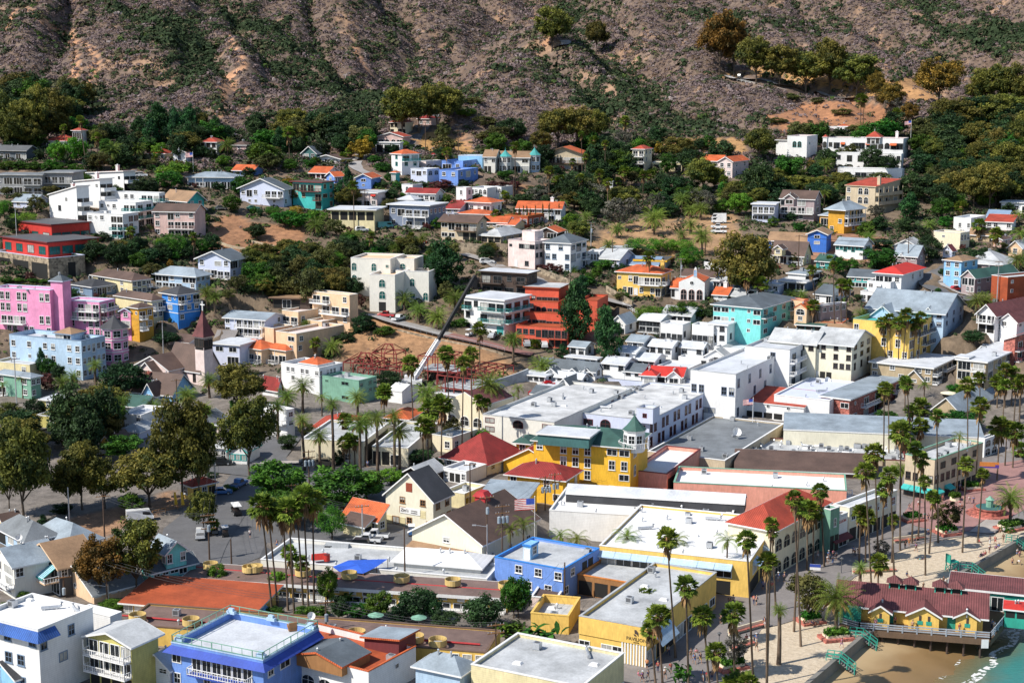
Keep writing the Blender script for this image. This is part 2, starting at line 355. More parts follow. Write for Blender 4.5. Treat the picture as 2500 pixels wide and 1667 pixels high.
def roofs(s,par,k,rnd):
 w,d,H=s.w,s.d,s.H;o=k['over'];t=k['roof'];rc=k['rc'];rh=k['rh']
 wall=MB();x0,x1,y0,y1=-w,0.0,0.0,d;zb=-k['skirt']
 trim=None;roof=MB();tr=MB()
 if t in('flat','slab'):
  p=k['par']if t=='flat' else 0
  for a,b in(((x0,y0),(x1,y0)),((x1,y0),(x1,y1)),((x1,y1),(x0,y1)),((x0,y1),(x0,y0))):
   wall.quad((*a,zb),(*b,zb),(*b,H),(*a,H))
  if t=='flat':
   i=.25;ix0,ix1,iy0,iy1=x0+i,x1-i,y0+i,y1-i
   for a,b in(((ix0,iy0),(ix1,iy0)),((ix1,iy0),(ix1,iy1)),((ix1,iy1),(ix0,iy1)),((ix0,iy1),(ix0,iy0))):
    wall.quad((*b,H-p),(*a,H-p),(*a,H),(*b,H))
   roof.quad((ix0,iy0,H-p),(ix1,iy0,H-p),(ix1,iy1,H-p),(ix0,iy1,H-p))
   e=.06;c=.14
   tr.box(x0-e,x1+e,y0-e,iy0+e,H+.001,H+c);tr.box(x0-e,x1+e,iy1-e,y1+e,H+.001,H+c)
   tr.box(x0-e,ix0+e,iy0+e,iy1-e,H+.001,H+c);tr.box(ix1-e,x1+e,iy0+e,iy1-e,H+.001,H+c)
  else:
   roof.box(x0-o,x1+o,y0-o,y1+o,H+.002,H+.2)
   roof.quad((x0-o+.12,y0-o+.12,H+.21),(x1+o-.12,y0-o+.12,H+.21),(x1+o-.12,y1+o-.12,H+.21),(x0-o+.12,y1+o-.12,H+.21))
   e=.04;f=k['fas']or.28
   tr.box(x0-o-e,x1+o+e,y0-o-e,y0-o,H+.2-f,H+.26);tr.box(x0-o-e,x1+o+e,y1+o,y1+o+e,H+.2-f,H+.26)
   tr.box(x0-o-e,x0-o,y0-o,y1+o,H+.2-f,H+.26);tr.box(x1+o,x1+o+e,y0-o,y1+o,H+.2-f,H+.26)
  zr=H
 elif t in('gu','gv'):
  span=d if t=='gu' else w;rh=rh or span*.24
  def P(a,b,z):return(a,b,z)
  if t=='gu':
   m=(y0+y1)/2;A=((x0,y0),(x1,y0),(x1,y1),(x0,y1));sl=rh/(m-y0)
   wall.quad((x0,y0,zb),(x1,y0,zb),(x1,y0,H),(x0,y0,H));wall.quad((x1,y1,zb),(x0,y1,zb),(x0,y1,H),(x1,y1,H))
   wall.quad((x1,y0,zb),(x1,y1,zb),(x1,y1,H),(x1,m,H+rh),(x1,y0,H));wall.quad((x0,y1,zb),(x0,y0,zb),(x0,y0,H),(x0,m,H+rh),(x0,y1,H))
   e=sl*o
   for yy,sg in((y0-o,1),(y1+o,-1)):
    a,b,c,dd=(x0-o,yy,H-e),(x1+o,yy,H-e),(x1+o,m,H+rh),(x0-o,m,H+rh)
    if sg<0:a,b,c,dd=b,a,dd,c
    th=.16
    up=[(q[0],q[1],q[2]+th)for q in(a,b,c,dd)];roof.quad(*up);roof.quad(*reversed([(q[0],q[1],q[2])for q in(a,b,c,dd)]))
    for xx,s1 in((x0-o-.02,1),(x1+o+.02,-1)):
     tr.quad((xx,yy,H-e-.12),(xx,m,H+rh-.12),(xx,m,H+rh+th+.03),(xx,yy,H-e+th+.03))
    tr.box(x0-o,x1+o,min(yy,yy-.05*sg),max(yy,yy-.05*sg),H-e-.1,H-e+th)
   s.ridge=((x0-o,m),(x1+o,m),H+rh)
  else:
   m=(x0+x1)/2;sl=rh/(m-x0);e=sl*o;th=.16
   wall.quad((x1,y0,zb),(x1,y1,zb),(x1,y1,H),(x1,y0,H));wall.quad((x0,y1,zb),(x0,y0,zb),(x0,y0,H),(x0,y1,H))
   wall.quad((x0,y0,zb),(x1,y0,zb),(x1,y0,H),(m,y0,H+rh),(x0,y0,H));wall.quad((x1,y1,zb),(x0,y1,zb),(x0,y1,H),(m,y1,H+rh),(x1,y1,H))
   for xx,sg in((x1+o,1),(x0-o,-1)):
    a,b,c,dd=(xx,y0-o,H-e),(xx,y1+o,H-e),(m,y1+o,H+rh),(m,y0-o,H+rh)
    if sg<0:a,b,c,dd=b,a,dd,c
    roof.quad(*[(q[0],q[1],q[2]+th)for q in(a,b,c,dd)]);roof.quad(*reversed([a,b,c,dd]))
    for yy in(y0-o-.02,y1+o+.02):
     tr.quad((xx,yy,H-e-.12),(m,yy,H+rh-.12),(m,yy,H+rh+th+.03),(xx,yy,H-e+th+.03))
    tr.box(min(xx,xx-.05*sg),max(xx,xx-.05*sg),y0-o,y1+o,H-e-.1,H-e+th)
   s.ridge=((m,y0-o),(m,y1+o),H+rh)
  zr=H+rh
 elif t=='hip':
  span=min(w,d)+2*o;rh=rh or span*.22
  for a,b in(((x0,y0),(x1,y0)),((x1,y0),(x1,y1)),((x1,y1),(x0,y1)),((x0,y1),(x0,y0))):
   wall.quad((*a,zb),(*b,zb),(*b,H),(*a,H))
  X0,X1,Y0,Y1=x0-o,x1+o,y0-o,y1+o;z=H+.16;tz_=z+rh
  if w>=d:
   m=(Y0+Y1)/2;r0,r1=(X0+span/2,m,tz_),(X1-span/2,m,tz_)
   if r0[0]>=r1[0]:r0=r1=((X0+X1)/2,m,tz_)
   roof.quad((X0,Y0,z),(X1,Y0,z),r1,r0);roof.quad((X1,Y1,z),(X0,Y1,z),r0,r1);roof.quad((X1,Y0,z),(X1,Y1,z),r1);roof.quad((X0,Y1,z),(X0,Y0,z),r0)
  else:
   m=(X0+X1)/2;r0,r1=(m,Y0+span/2,tz_),(m,Y1-span/2,tz_)
   if r0[1]>=r1[1]:r0=r1=(m,(Y0+Y1)/2,tz_)
   roof.quad((X1,Y0,z),(X1,Y1,z),r1,r0);roof.quad((X0,Y1,z),(X0,Y0,z),r0,r1);roof.quad((X0,Y0,z),(X1,Y0,z),r0);roof.quad((X1,Y1,z),(X0,Y1,z),r1)
  roof.quad((X0,Y1,z),(X1,Y1,z),(X1,Y0,z),(X0,Y0,z))
  e=.04;tr.box(X0-e,X1+e,Y0-e,Y0,z-.2,z+.03);tr.box(X0-e,X1+e,Y1,Y1+e,z-.2,z+.03);tr.box(X0-e,X0,Y0,Y1,z-.2,z+.03);tr.box(X1,X1+e,Y0,Y1,z-.2,z+.03)
  zr=H+rh;s.ridge=(r0[:2],r1[:2],tz_)
 elif t in('sf','sb','sl','sr'):
  rh=rh or 1.2
  zz={'sf':lambda x,y:H+rh*(y-y0)/(y1-y0),'sb':lambda x,y:H+rh*(y1-y)/(y1-y0),'sl':lambda x,y:H+rh*(x-x0)/(x1-x0),'sr':lambda x,y:H+rh*(x1-x)/(x1-x0)}[t]
  c=[(x0,y0),(x1,y0),(x1,y1),(x0,y1)]
  for i in range(4):
   a,b=c[i],c[(i+1)%4];wall.quad((*a,zb),(*b,zb),(*b,zz(*b)),(*a,zz(*a)))
  c=[(x0-o,y0-o),(x1+o,y0-o),(x1+o,y1+o),(x0-o,y1+o)]
  roof.quad(*[(*p,zz(*p)+.16)for p in c]);roof.quad(*reversed([(*p,zz(*p)+.01)for p in c]))
  for i in range(4):
   a,b=c[i],c[(i+1)%4];tr.quad((*a,zz(*a)-.1),(*b,zz(*b)-.1),(*b,zz(*b)+.18),(*a,zz(*a)+.18))
  zr=H+rh
 wo=link('wall',wall.mesh('wall',k['wall']),par)
 ro=link('roof',roof.mesh('roof',rc),par)
 if tr.f:link('roof_trim' if t!='flat' else 'parapet_cap',tr.mesh('trim',k['cap']or k['trim']),par)
 for(fx,fy)in k['ch']:
  zc=H+(rh or 0)*.4
  mb=MB();cx,cy=x0+w*fx,y0+d*fy;mb.box(cx-.55,cx+.55,cy-.4,cy+.4,zc-1.2,zc+2.4);mb.box(cx-.68,cx+.68,cy-.52,cy+.52,zc+2.4,zc+2.6);mb.cyl(cx,cy,zc+2.6,zc+2.95,.22,.2,8)
  link('chimney',mb.mesh('chimney',k.get('chc',k['wall'])),ro)
 if t=='hip' and rnd.random()<.6 or t in('gu','gv')and rnd.random()<.6:
  a,b,zz_=s.ridge
  for _ in range(rnd.randint(1,3)):
   f=rnd.random();cx,cy=a[0]+(b[0]-a[0])*f,a[1]+(b[1]-a[1])*f
   mb=MB();mb.cyl(0,0,-.9,.45,.13,.13,8);mb.cyl(0,0,.45,.6,.2,.06,8)
   link('roof_vent',cached('rv',lambda:mb.mesh('roof_vent','galv')),ro,(cx+rnd.uniform(-.3,.3),cy+rnd.uniform(-1,.3),zz_))
 if t in('flat','slab')and k['clut']:
  zf=H-k['par']if t=='flat' else H+.21
  for _ in range(k['clut']):
   x,y=rnd.uniform(x0+.8,x1-.8),rnd.uniform(y0+.8,y1-.8);q=rnd.random()
   if q<.45:roof_item('air_conditioner',ro,x,y,zf,rnd.choice((0,1.57,3.14)),rnd)
   elif q<.8:roof_item('roof_vent',ro,x,y,zf,0,rnd)
   elif q<.9:roof_item('skylight',ro,x,y,zf,0,rnd)
   else:roof_item('duct',ro,x,y,zf,rnd.uniform(0,3),rnd)
 return wo,ro
def roof_item(kind,par,x,y,z,rz,rnd):
 if kind=='air_conditioner':
  def mk():
   mb=MB();mb.box(-.55,.55,-.5,.5,.15,1.05);mb.box(-.6,.6,-.06,.06,0,.15);mb.box(-.6,.6,.3,.42,0,.15);mb.box(-.6,.6,-.42,-.3,0,.15);return mb.mesh('air_conditioner','galv')
  o=link(kind,cached('ac',mk),par,(x,y,z),rz)
  def mk2():
   mb=MB();mb.cyl(0,0,1.051,1.08,.4,.38,14);mb.quad((-.4,-.505,.3),(.4,-.505,.3),(.4,-.505,.95),(-.4,-.505,.95));return mb.mesh('fan_grille','dgray')
  link('fan_grille',cached('acg',mk2),o)
 elif kind=='roof_vent':
  def mk():
   mb=MB();mb.cyl(0,0,0,.7,.14,.14,8);mb.cyl(0,0,.7,.95,.28,.08,8);return mb.mesh('roof_vent','galv')
  link(kind,cached('rv2',mk),par,(x,y,z),rz)
 elif kind=='skylight':
  def mk():
   mb=MB();mb.prism([(-.7,-.5),(.7,-.5),(.7,.5),(-.7,.5)],0,.3,[(-.5,-.3),(.5,-.3),(.5,.3),(-.5,.3)]);return mb.mesh('skylight','white')
  link(kind,cached('sky',mk),par,(x,y,z),rz)
 else:
  def mk():
   mb=MB();mb.tube([(-1.8,0,.35),(.6,0,.35),(1.0,0,.55),(1.1,0,1.0)],.26,8);mb.box(-1.5,-1.3,-.2,.2,0,.2);mb.box(.2,.4,-.2,.2,0,.2);return mb.mesh('duct','galv')
  link(kind,cached('duct',mk),par,(x,y,z),rz)
def facade(s,par,side,spec,k,rnd):
 if not spec:return
 W=s.w if side=='A' else s.d;rz=0 if side=='A' else math.pi/2
 def pos(x,off=0.0):
  return(-s.w+x,-off)if side=='A' else(off,x)
 rows=spec.split('/');n=len(rows);top=s.H-(k['par']if k['roof']=='flat' else 0)*.6;rh=top/n
 for i,row in enumerate(rows):
  z0=top-rh*(i+1);kk=min(1.0,rh/2.75);m=len(row);cw=W/m;j=0
  while j<m:
   c=row[j];xc=(j+.5)*cw
   if c in '. ':j+=1;continue
   if c in 'BN':
    e=j
    while e<m and row[e]==c:e+=1
    X0,X1=j*cw+.15,e*cw-.15;bd=k['bd']
    sl=MB();rl=MB()
    if side=='A':sl.box(-s.w+X0,-s.w+X1,-bd,-.002,z0-.18,z0)
    else:sl.box(.002,bd,X0,X1,z0-.18,z0)
    bo=link('balcony',sl.mesh('balcony',k['trim']),par)
    a,b,cc,dd=pos(X0+.05,.05),pos(X0+.05,bd-.06),pos(X1-.05,bd-.06),pos(X1-.05,.05)
    railing(rl,[a,b,cc,dd],z0,1.0*kk,solid=k['solid']);link('railing',rl.mesh('railing',k['rail']),bo)
    if c=='N':
     pm=MB()
     for q in range(max(2,round((X1-X0)/3.5)+1)):
      xx=X0+.1+(X1-X0-.2)*q/max(1,round((X1-X0)/3.5));p=pos(xx,bd-.1);pm.bar((*p,z0-.05 if i<n-1 else z0),(*p,z0+rh-.2),.14)
     link('post',pm.mesh('post',k['trim']),bo)
    for q in range(j,e):
     add_window(par,pos((q+.5)*cw),z0+.04,rz,0,min(2.6,cw*.78),2.1*kk,'G',k['win'],rnd,k['tint'])
    j=e;continue
   if c=='W':add_window(par,pos(xc),z0+.95*kk,rz,0,min(1.15,cw*.6),1.35*kk,'W',k['win'],rnd,k['tint'])
   elif c=='w':add_window(par,pos(xc),z0+1.3*kk,rz,0,min(.8,cw*.5),.75*kk,'G',k['win'],rnd,k['tint'])
   elif c=='P':add_window(par,pos(xc),z0+.9*kk,rz,0,min(2.2,cw*.8),1.3*kk,'G',k['win'],rnd,k['tint'])
   elif c=='T':add_window(par,pos(xc),z0+.45*kk,rz,0,min(1.2,cw*.6),1.9*kk,'T',k['win'],rnd,k['tint'])
   elif c=='G':add_window(par,pos(xc),z0+.1*kk,rz,0,min(3.4,cw*.86),2.15*kk,'G',k['win'],rnd,k['tint'])
   elif c=='A':add_window(par,pos(xc),z0+.25*kk,rz,0,min(2.4,cw*.72),2.2*kk,'A',k['win'],rnd,k['tint'])
   elif c=='R':add_window(par,pos(xc),z0+1.3*kk,rz,0,.8,.8,'R',k['win'],rnd,k['tint'])
   elif c in 'SV':
    w_=min(1.3,cw*.65)if c=='S' else min(3.2,cw*.9);h_=1.35*kk if c=='S' else 2.1*kk;zz=z0+(.95*kk if c=='S' else.1)
    o=add_window(par,pos(xc),zz,rz,0,w_,h_,'W' if c=='S' else 'G',k['win'],rnd,k['tint'])
    dp=.8 if c=='S' else 1.3
    mb=MB();mb.quad((-w_/2-.2,-dp,h_-.45),(w_/2+.2,-dp,h_-.45),(w_/2+.2,-.05,h_+.25),(-w_/2-.2,-.05,h_+.25));mb.quad((-w_/2-.2,-dp,h_-.65),(w_/2+.2,-dp,h_-.65),(w_/2+.2,-dp,h_-.45),(-w_/2-.2,-dp,h_-.45))
    mb.quad((-w_/2-.2,-dp,h_-.45),(-w_/2-.2,-.05,h_+.25),(-w_/2-.2,-.05,h_-.45));mb.quad((w_/2+.2,-dp,h_-.45),(w_/2+.2,-.05,h_-.45),(w_/2+.2,-.05,h_+.25))
    link('awning',mb.mesh('awning',k['awn']),par,(*pos(xc),zz),rz)
   elif c=='D':link('door',door_mesh(1.0,2.1*kk,k['door']),par,(*pos(xc),z0+.02),rz)
   elif c=='O':
    mb=MB();w_=cw*.84;h_=rh*.8;mb.quad((-w_/2,-.012,0),(w_/2,-.012,0),(w_/2,-.012,h_),(-w_/2,-.012,h_))
    link('opening',mb.mesh('opening','dark'),par,(*pos(xc),z0+.02),rz)
   elif c=='K':
    mb=MB();w_=cw*.84;h_=min(2.3,rh*.8);mb.box(-w_/2,w_/2,-.05,0,0,h_)
    for q in range(1,4):mb.box(-w_/2,w_/2,-.08,-.05,h_*q/4-.02,h_*q/4+.02)
    link('garage_door',mb.mesh('garage_door',k['door']),par,(*pos(xc),z0+.02),rz)
   j+=1
def vol(root,N,xl,xr,a,kw,seed):
 k=dict(DEF);k.update(kw);rnd=random.Random(seed)
 s=Vol(N,xl,xr,a,base=k['base'],h=k['h'])
 if root is None:
  par=bpy.data.objects.new(k.get('name','house'),None);COL.objects.link(par);par.location=s.P;par.rotation_euler=(0,0,s.rz);par.empty_display_size=.5
  s.root=par;holder=par;s.rel=None
 else:

  holder=None
 n0=len(COL.objects)
 tmp=root if root else par
 made=[]
 wo,ro=roofs(s,tmp,k,rnd)
 facade(s,tmp,'A',k.get('A'),k,rnd);facade(s,tmp,'B',k.get('B'),k,rnd)
 if k['band']:
  mb=MB();nb=k['band']
  for i in range(1,nb):
   z=s.H*i/nb;mb.box(-s.w-.05,.05,-.07,0,z-.1,z+.1);mb.box(0,.07,0,s.d,z-.1,z+.1)
  link('band_course',mb.mesh('band',k['trim']),tmp)
 if root:
  rr=root.rotation_euler[2];dl=Vector(s.P)-Vector(root.location);c,sn=math.cos(-rr),math.sin(-rr)
  off=Vector((dl.x*c-dl.y*sn,dl.x*sn+dl.y*c,dl.z));dr=s.rz-rr;cc,ss=math.cos(dr),math.sin(dr)
  for o in list(COL.objects)[n0:]:
   if o.parent is root:
    l=o.location;o.location=off+Vector((l.x*cc-l.y*ss,l.x*ss+l.y*cc,l.z));o.rotation_euler[2]+=dr
  s.off,s.dr=off,dr
 s.ro=ro;s.k=k
 return s
def b(label,N,xl,xr,a=25,cat='house',extra=(),**kw):
 """a whole building: its first volume and any further ones"""
 kw.setdefault('wall','white')
 short,full=(label.split('|')+[''])[:2]
 s=vol(None,N,xl,xr,a,kw,len(BLD)*17+3)
 root=s.root;tag(root,(short+' '+full).strip(),cat);vs=[s]
 for i,e in enumerate(extra):
  e=dict(e)
  if 'base' in e and e['base']is None:e['base']=float(vs[0].P[2]+vs[0].H-(vs[0].k['par']if vs[0].k['roof']=='flat' else 0))
  ek={q:kw[q]for q in kw if q not in('A','B','ch','clut','dorm','rh','band','name','base','h','par','over')};ek['skirt']=.1 if e.get('base')else 5.0;ek.update(e)
  vs.append(vol(root,e['N'],e['L'],e['Rr'],e.get('a',a),ek,len(BLD)*17+5+i))
 bx=[min(v.box[0]for v in vs),min(v.box[1]for v in vs),max(v.box[2]for v in vs),max(v.box[3]for v in vs)]
 BLD.append(dict(short=short,box=bx,root=root,vs=vs,P=s.P))
 return vs
def onb(s,x,y,z):
 "a point in a volume's own frame -> world"
 c,sn=math.cos(s.rz),math.sin(s.rz);return Vector((s.P[0]+x*c-y*sn,s.P[1]+x*sn+y*c,s.P[2]+z))
def part(s,root,name,me,loc=(0,0,0),rz=0.0):
 "hang a part on a building, placed in the frame of one of its volumes"
 o=link(name,me,root);rr=root.rotation_euler[2];w=onb(s,*loc)-Vector(root.location);c,sn=math.cos(-rr),math.sin(-rr)
 o.location=(w.x*c-w.y*sn,w.x*sn+w.y*c,w.z);o.rotation_euler=(0,0,s.rz+rz-rr);return o
# ---------------------------------------------------------------- particular features of particular buildings
def rl(root,w):
 w=Vector(w)-root.location;r=-root.rotation_euler[2];c,s=math.cos(r),math.sin(r);return Vector((w.x*c-w.y*s,w.x*s+w.y*c,w.z))
def turret(v,cx,yb,yt,r,yp,n,wall,roofc):
 root=v['root'];vs0=v['vs'][0]
 if n==1:P=at_z(tx(cx),ty(yb),vs0.P[2]+vs0.H)
 else:P=hit(tx(cx),ty(yb))
 sc=proj(P)[2];rad=r/_T[2]/sc;P=P+np.array([0,rad*.9,0]);H=solve_h(P,ty(yt));hp=solve_h(P,ty(yp))-H
 lo=rl(root,P);ph=math.pi/8
 mb=MB();mb.cyl(0,0,-4 if n>1 else-1,H,rad,rad,8,ph);t=link('turret',mb.mesh('turret',wall),root,lo)
 mb=MB();m=8
 prof=[(rad*1.18,H-.05),(rad*.72,H+hp*.3),(rad*.32,H+hp*.66),(.06,H+hp)]
 for(r0,z0),(r1,z1)in zip(prof[:-1],prof[1:]):mb.cyl(0,0,z0,z1,r0,r1,8,ph)
 mb.cyl(0,0,H+hp-.1,H+hp+1.0,.08,.03,6)
 link('turret_roof',mb.mesh('turret_roof',roofc),t)
 mb=MB();mb.cyl(0,0,H-.35,H-.08,rad*1.1,rad*1.14,8,ph)
 for i in range(1,n):mb.cyl(0,0,H*i/n-.15,H*i/n+.1,rad*1.05,rad*1.05,8,ph)
 link('band_course',mb.mesh('band','white'),t)
 rz0=root.rotation_euler[2]
 for fl in range(n):
  for i in range(8):
   an=2*math.pi*i/8;wx,wy=math.cos(an),math.sin(an)
   if wy*math.cos(rz0)+wx*math.sin(rz0)>.35:continue
   ap=rad*math.cos(math.pi/8)
   add_window(t,(wx*ap,wy*ap),H*fl/n+H/n*.25,an+math.pi/2,0,rad*.52,min(1.7,H/n*.58),'T','white',random.Random(i+fl),'glass')
 if n==1:
  mb=MB();q=[(rad*1.5*math.cos(2*math.pi*i/8+ph),rad*1.5*math.sin(2*math.pi*i/8+ph))for i in range(9)];railing(mb,q,0,1.1);link('railing',mb.mesh('railing','white'),t)
def steeple(v):
 s=v['vs'][-1];root=v['root'];w,d,H=s.w,s.d,s.H
 mb=MB();o=.5;x0,x1,y0,y1=-w-o,o,-o,d+o;cx,cy=-w/2,d/2;hp=6.8
 base=[(x0,y0),(x1,y0),(x1,y1),(x0,y1)]
 def sc(f):return[(cx+(p[0]-cx)*f,cy+(p[1]-cy)*f)for p in base]
 for f0,z0,f1,z1 in((1,0,.62,hp*.32),(.62,hp*.32,.28,hp*.7),(.28,hp*.7,.02,hp)):mb.prism(sc(f0),H+z0,H+z1,sc(f1))
 part(s,root,'spire',mb.mesh('spire','mroof'))
 mb=MB();mb.box(cx-.12,cx+.12,cy-.12,cy+.12,H+hp-.2,H+hp+2.2);mb.box(cx-.8,cx-.12,cy-.1,cy+.1,H+hp+1.2,H+hp+1.45);mb.box(cx+.12,cx+.8,cy-.1,cy+.1,H+hp+1.2,H+hp+1.45)
 part(s,root,'cross',mb.mesh('cross','white'))
 mb=MB()
 for fx in(.2,.5,.8):
  mb.quad((-w*fx-.5,-.03,H-3.4),(-w*fx+.5,-.03,H-3.4),(-w*fx+.5,-.03,H-.8),(-w*fx-.5,-.03,H-.8));mb.quad((.03,d*fx-.5,H-3.4),(.03,d*fx+.5,H-3.4),(.03,d*fx+.5,H-.8),(.03,d*fx-.5,H-.8))
 part(s,root,'belfry_opening',mb.mesh('belfry_opening','dark'))
def bellwall(v):
 s=v['vs'][0];root=v['root'];w,H=s.w,s.H
 prof=[(-w-.3,0),(.3,0),(.3,H),(-.6,H+.6),(-w*.28,H+1.4),(-w*.3,H+3.8),(-w*.36,H+4.6),(-w*.42,H+3.8),(-w*.44,H+2.0),(-w*.62,H+1.3),(-w+.6,H+.5),(-w-.3,H)]
 mb=MB();mb.quad(*[(x,-.35,z)for x,z in prof]);mb.quad(*[(x,-.05,z)for x,z in reversed(prof)])
 for i in range(len(prof)):
  a,c=prof[i],prof[(i+1)%len(prof)];mb.quad((a[0],-.05,a[1]),(c[0],-.05,c[1]),(c[0],-.35,c[1]),(a[0],-.35,a[1]))
 part(s,root,'front_wall',mb.mesh('front_wall','white'))
 k=s.k;rn=random.Random(1)
 hold=part(s,root,'arched_doorways',ring_mesh('f',[(x-w/2,z)for x,z in[(0,0),(.01,0),(0,.01)]],.01,-.36,-.3,'rose').mesh('trim','rose'))
 for i in range(3):
  f,pm=win_meshes(w*.24,3.0,'A','rose','glass');o=link('arched_door',f,hold,(-w+(i+.5)*w/3,-.37,.15));link('pane',pm,o)
 f,pm=win_meshes(1.0,1.0,'R','white','glass');o=link('round_window',f,hold,(-w*.5,-.37,H-.6));link('pane',pm,o)
 f,pm=win_meshes(.9,1.8,'A','rose','sky');o=link('bell_opening',f,hold,(-w*.36,-.37,H+1.9));link('pane',pm,o)
def textpart(parent,txt,size,mat,loc,rot,name='lettering',ext=.03):
 cu=bpy.data.curves.new('t','FONT');cu.body=txt;cu.size=size;cu.align_x='CENTER';cu.align_y='CENTER';cu.extrude=ext;cu.resolution_u=2
 t=bpy.data.objects.new('t',cu);COL.objects.link(t);dg=bpy.context.evaluated_depsgraph_get();me=bpy.data.meshes.new_from_object(t.evaluated_get(dg));bpy.data.objects.remove(t)
 me.materials.clear();me.materials.append(M(mat));o=link(name,me,parent);o.location=loc;o.rotation_euler=rot;return o
def signpart(s,root,name,w,h,mat,loc,rz,txts,th=.12):
 mb=MB();mb.box(-w/2,w/2,-th,0,0,h);o=part(s,root,name,mb.mesh(name,mat),loc,rz)
 for(t,sz,m,x,z)in txts:textpart(o,t,sz,m,(x,-th-.02,z),(math.pi/2,0,0))
 return o
def signboard(v):
 s=v['vs'][0];root=v['root']
 P=onb(s,-s.w*.5,s.d*.55,s.H+3)
 a,c=at_s(tx(1300),ty(648),proj(P)[2]),at_s(tx(1640),ty(640),proj(P)[2])
 L=float(np.linalg.norm(a-c));an=math.atan2(c[1]-a[1],c[0]-a[0]);m=(a+c)/2;h=62/3.675/proj(P)[2]
 o=link('rooftop_sign',MB().box(-L/2,L/2,-.1,.1,0,h).mesh('rooftop_sign','royal'),root,rl(root,m),an-root.rotation_euler[2])
 textpart(o,'CATALINA',h*.8,'white',(-L*.06,-.14,h*.5),(math.pi/2,0,0))
 mb=MB()
 for i in range(6):
  x=-L/2+.3+(L-.6)*i/5;mb.bar((x,.15,-4),(x,.15,h),.12);mb.bar((x,.15,h*.8),(x,2.0,-3),.08)
 link('sign_frame',mb.mesh('sign_frame','metal'),o)
def pavilion_sign(v):
 s=v['vs'][0];root=v['root']
 o=signpart(s,root,'fascia_sign',s.w+.02,2.6,'sun',(-s.w/2,0,s.H-2.7),0,[('PAVILION',.75,'dbrown',s.w*.36,.75),('HOTEL',.3,'dbrown',s.w*.36,.25)],.16)
 mb=MB();x=s.w*.36;y=-.19;z=1.65
 mb.quad((x-.35,y,z+.55),(x-.05,y,z+.6),(x+.3,y,z+.2),(x+.35,y,z-.45),(x+.05,y,z-.1),(x-.3,y,z+.0));mb.quad((x-.5,y,z-.05),(x-.1,y,z-.15),(x+.05,y,z-.5),(x-.35,y,z-.35))
 link('emblem',mb.mesh('emblem','dbrown'),o)
 mb=MB();n=24
 for i in range(n):xx=-s.w+.1+(s.w-.2)*i/(n-1);mb.box(xx-.12,xx+.12,-.12,-.02,0,s.H-2.75)if i>14 else None
 part(s,root,'ribbed_cladding',mb.mesh('ribbed_cladding','white'))
 mb=MB();mb.quad((.05,s.d*.05,s.H-.6),(.05,s.d*.28,s.H-.6),(2.0,s.d*.28,s.H-3.0),(2.0,s.d*.05,s.H-3.0));part(s,root,'awning',mb.mesh('awning','powder'))
def galleon_sign(v):
 s=v['vs'][0];root=v['root']
 signpart(s,root,'shop_sign',s.d*.9,1.7,'white',(.02,s.d*.5,s.H-2.0),math.pi/2,[('EL GALLEON',min(1.1,s.d*.13),'red',0,.85)])
def zims_sign(v):
 s=v['vs'][0];root=v['root'];w=s.w
 signpart(s,root,'wall_sign',4.6,1.15,'white',(-w*.48,0,s.H*.42),0,[("Zim's",.8,'dbrown',-1.2,.62),('CATALINA',.3,'dbrown',.95,.72),('SOUVENIRS',.28,'dbrown',.95,.32)])
 mb=MB();part(s,root,'attic_hatch',mb.box(-.7,.7,-.06,0,0,1.7).mesh('hatch','redwood'),(-w*.5,0,s.H+1.0))
def awning_teal(v):
 s=v['vs'][0];root=v['root'];w=s.w*.72;mb=MB();n=16
 for i in range(n):
  x0,x1=-w/2+w*i/n,-w/2+w*(i+.5)/n
  mb.quad((x0,-2.7,.2),(x1,-2.7,.2),(x1,-.05,1.7),(x0,-.05,1.7))
 part(s,root,'awning_stripes',mb.mesh('stripes','powder'),(-s.w*.42,0,s.H-1.8));mb=MB()
 for i in range(n):
  x0,x1=-w/2+w*(i+.5)/n,-w/2+w*(i+1)/n
  mb.quad((x0,-2.7,.2),(x1,-2.7,.2),(x1,-.05,1.7),(x0,-.05,1.7))
 mb.quad((-w/2,-2.7,-.15),(w/2,-2.7,-.15),(w/2,-2.7,.2),(-w/2,-2.7,.2))
 part(s,root,'awning',mb.mesh('awning','teal'),(-s.w*.42,0,s.H-1.8))
def bluetiles(v,i,both):
 s=v['vs'][i];root=v['root'];w,d,H=s.w,s.d,s.H;z0,z1=(H-1.5,H-.3)if not both else(H-1.25,H-.35);o=1.15 if not both else.95
 mb=MB();mb.quad((-w-o,-o,z0),(o,-o,z0),(.05,-.05,z1),(-w-.05,-.05,z1));mb.quad((o,-o,z0),(-w-o,-o,z0),(-w-.05,-.05,z0),(.05,-.05,z0))
 e=d if both else 3.0
 mb.quad((o,-o,z0),(o,e,z0),(.05,e,z1),(.05,-.05,z1))
 mb.quad((o,e,z0),(o,-o,z0),(.05,-.05,z0),(.05,e,z0))
 part(s,root,'tiled_eave',mb.mesh('tiled_eave','btile' if not both else 'royal'))
 if both:
  rl_=MB();railing(rl_,[(-w+.1,.1),(-.1,.1),(-.1,d-.1),(-w+.1,d-.1),(-w+.1,.1)],H+.15,1.0,step=1.6);part(s,root,'roof_railing',rl_.mesh('roof_railing','seafoam'))
  for(x,y)in((-w+.8,.8),(-.8,.8),(-.8,d-.8),(-w+.8,d-.8),(-w*.5,d-.6)):
   mb=MB();mb.box(x-.7,x+.7,y-.3,y+.3,H+.14,H+.6);mb.box(x-.4,x+.4,y-.25,y+.25,H+.6,H+1.0);part(s,root,'stepped_parapet',mb.mesh('stepped_parapet','powder'))
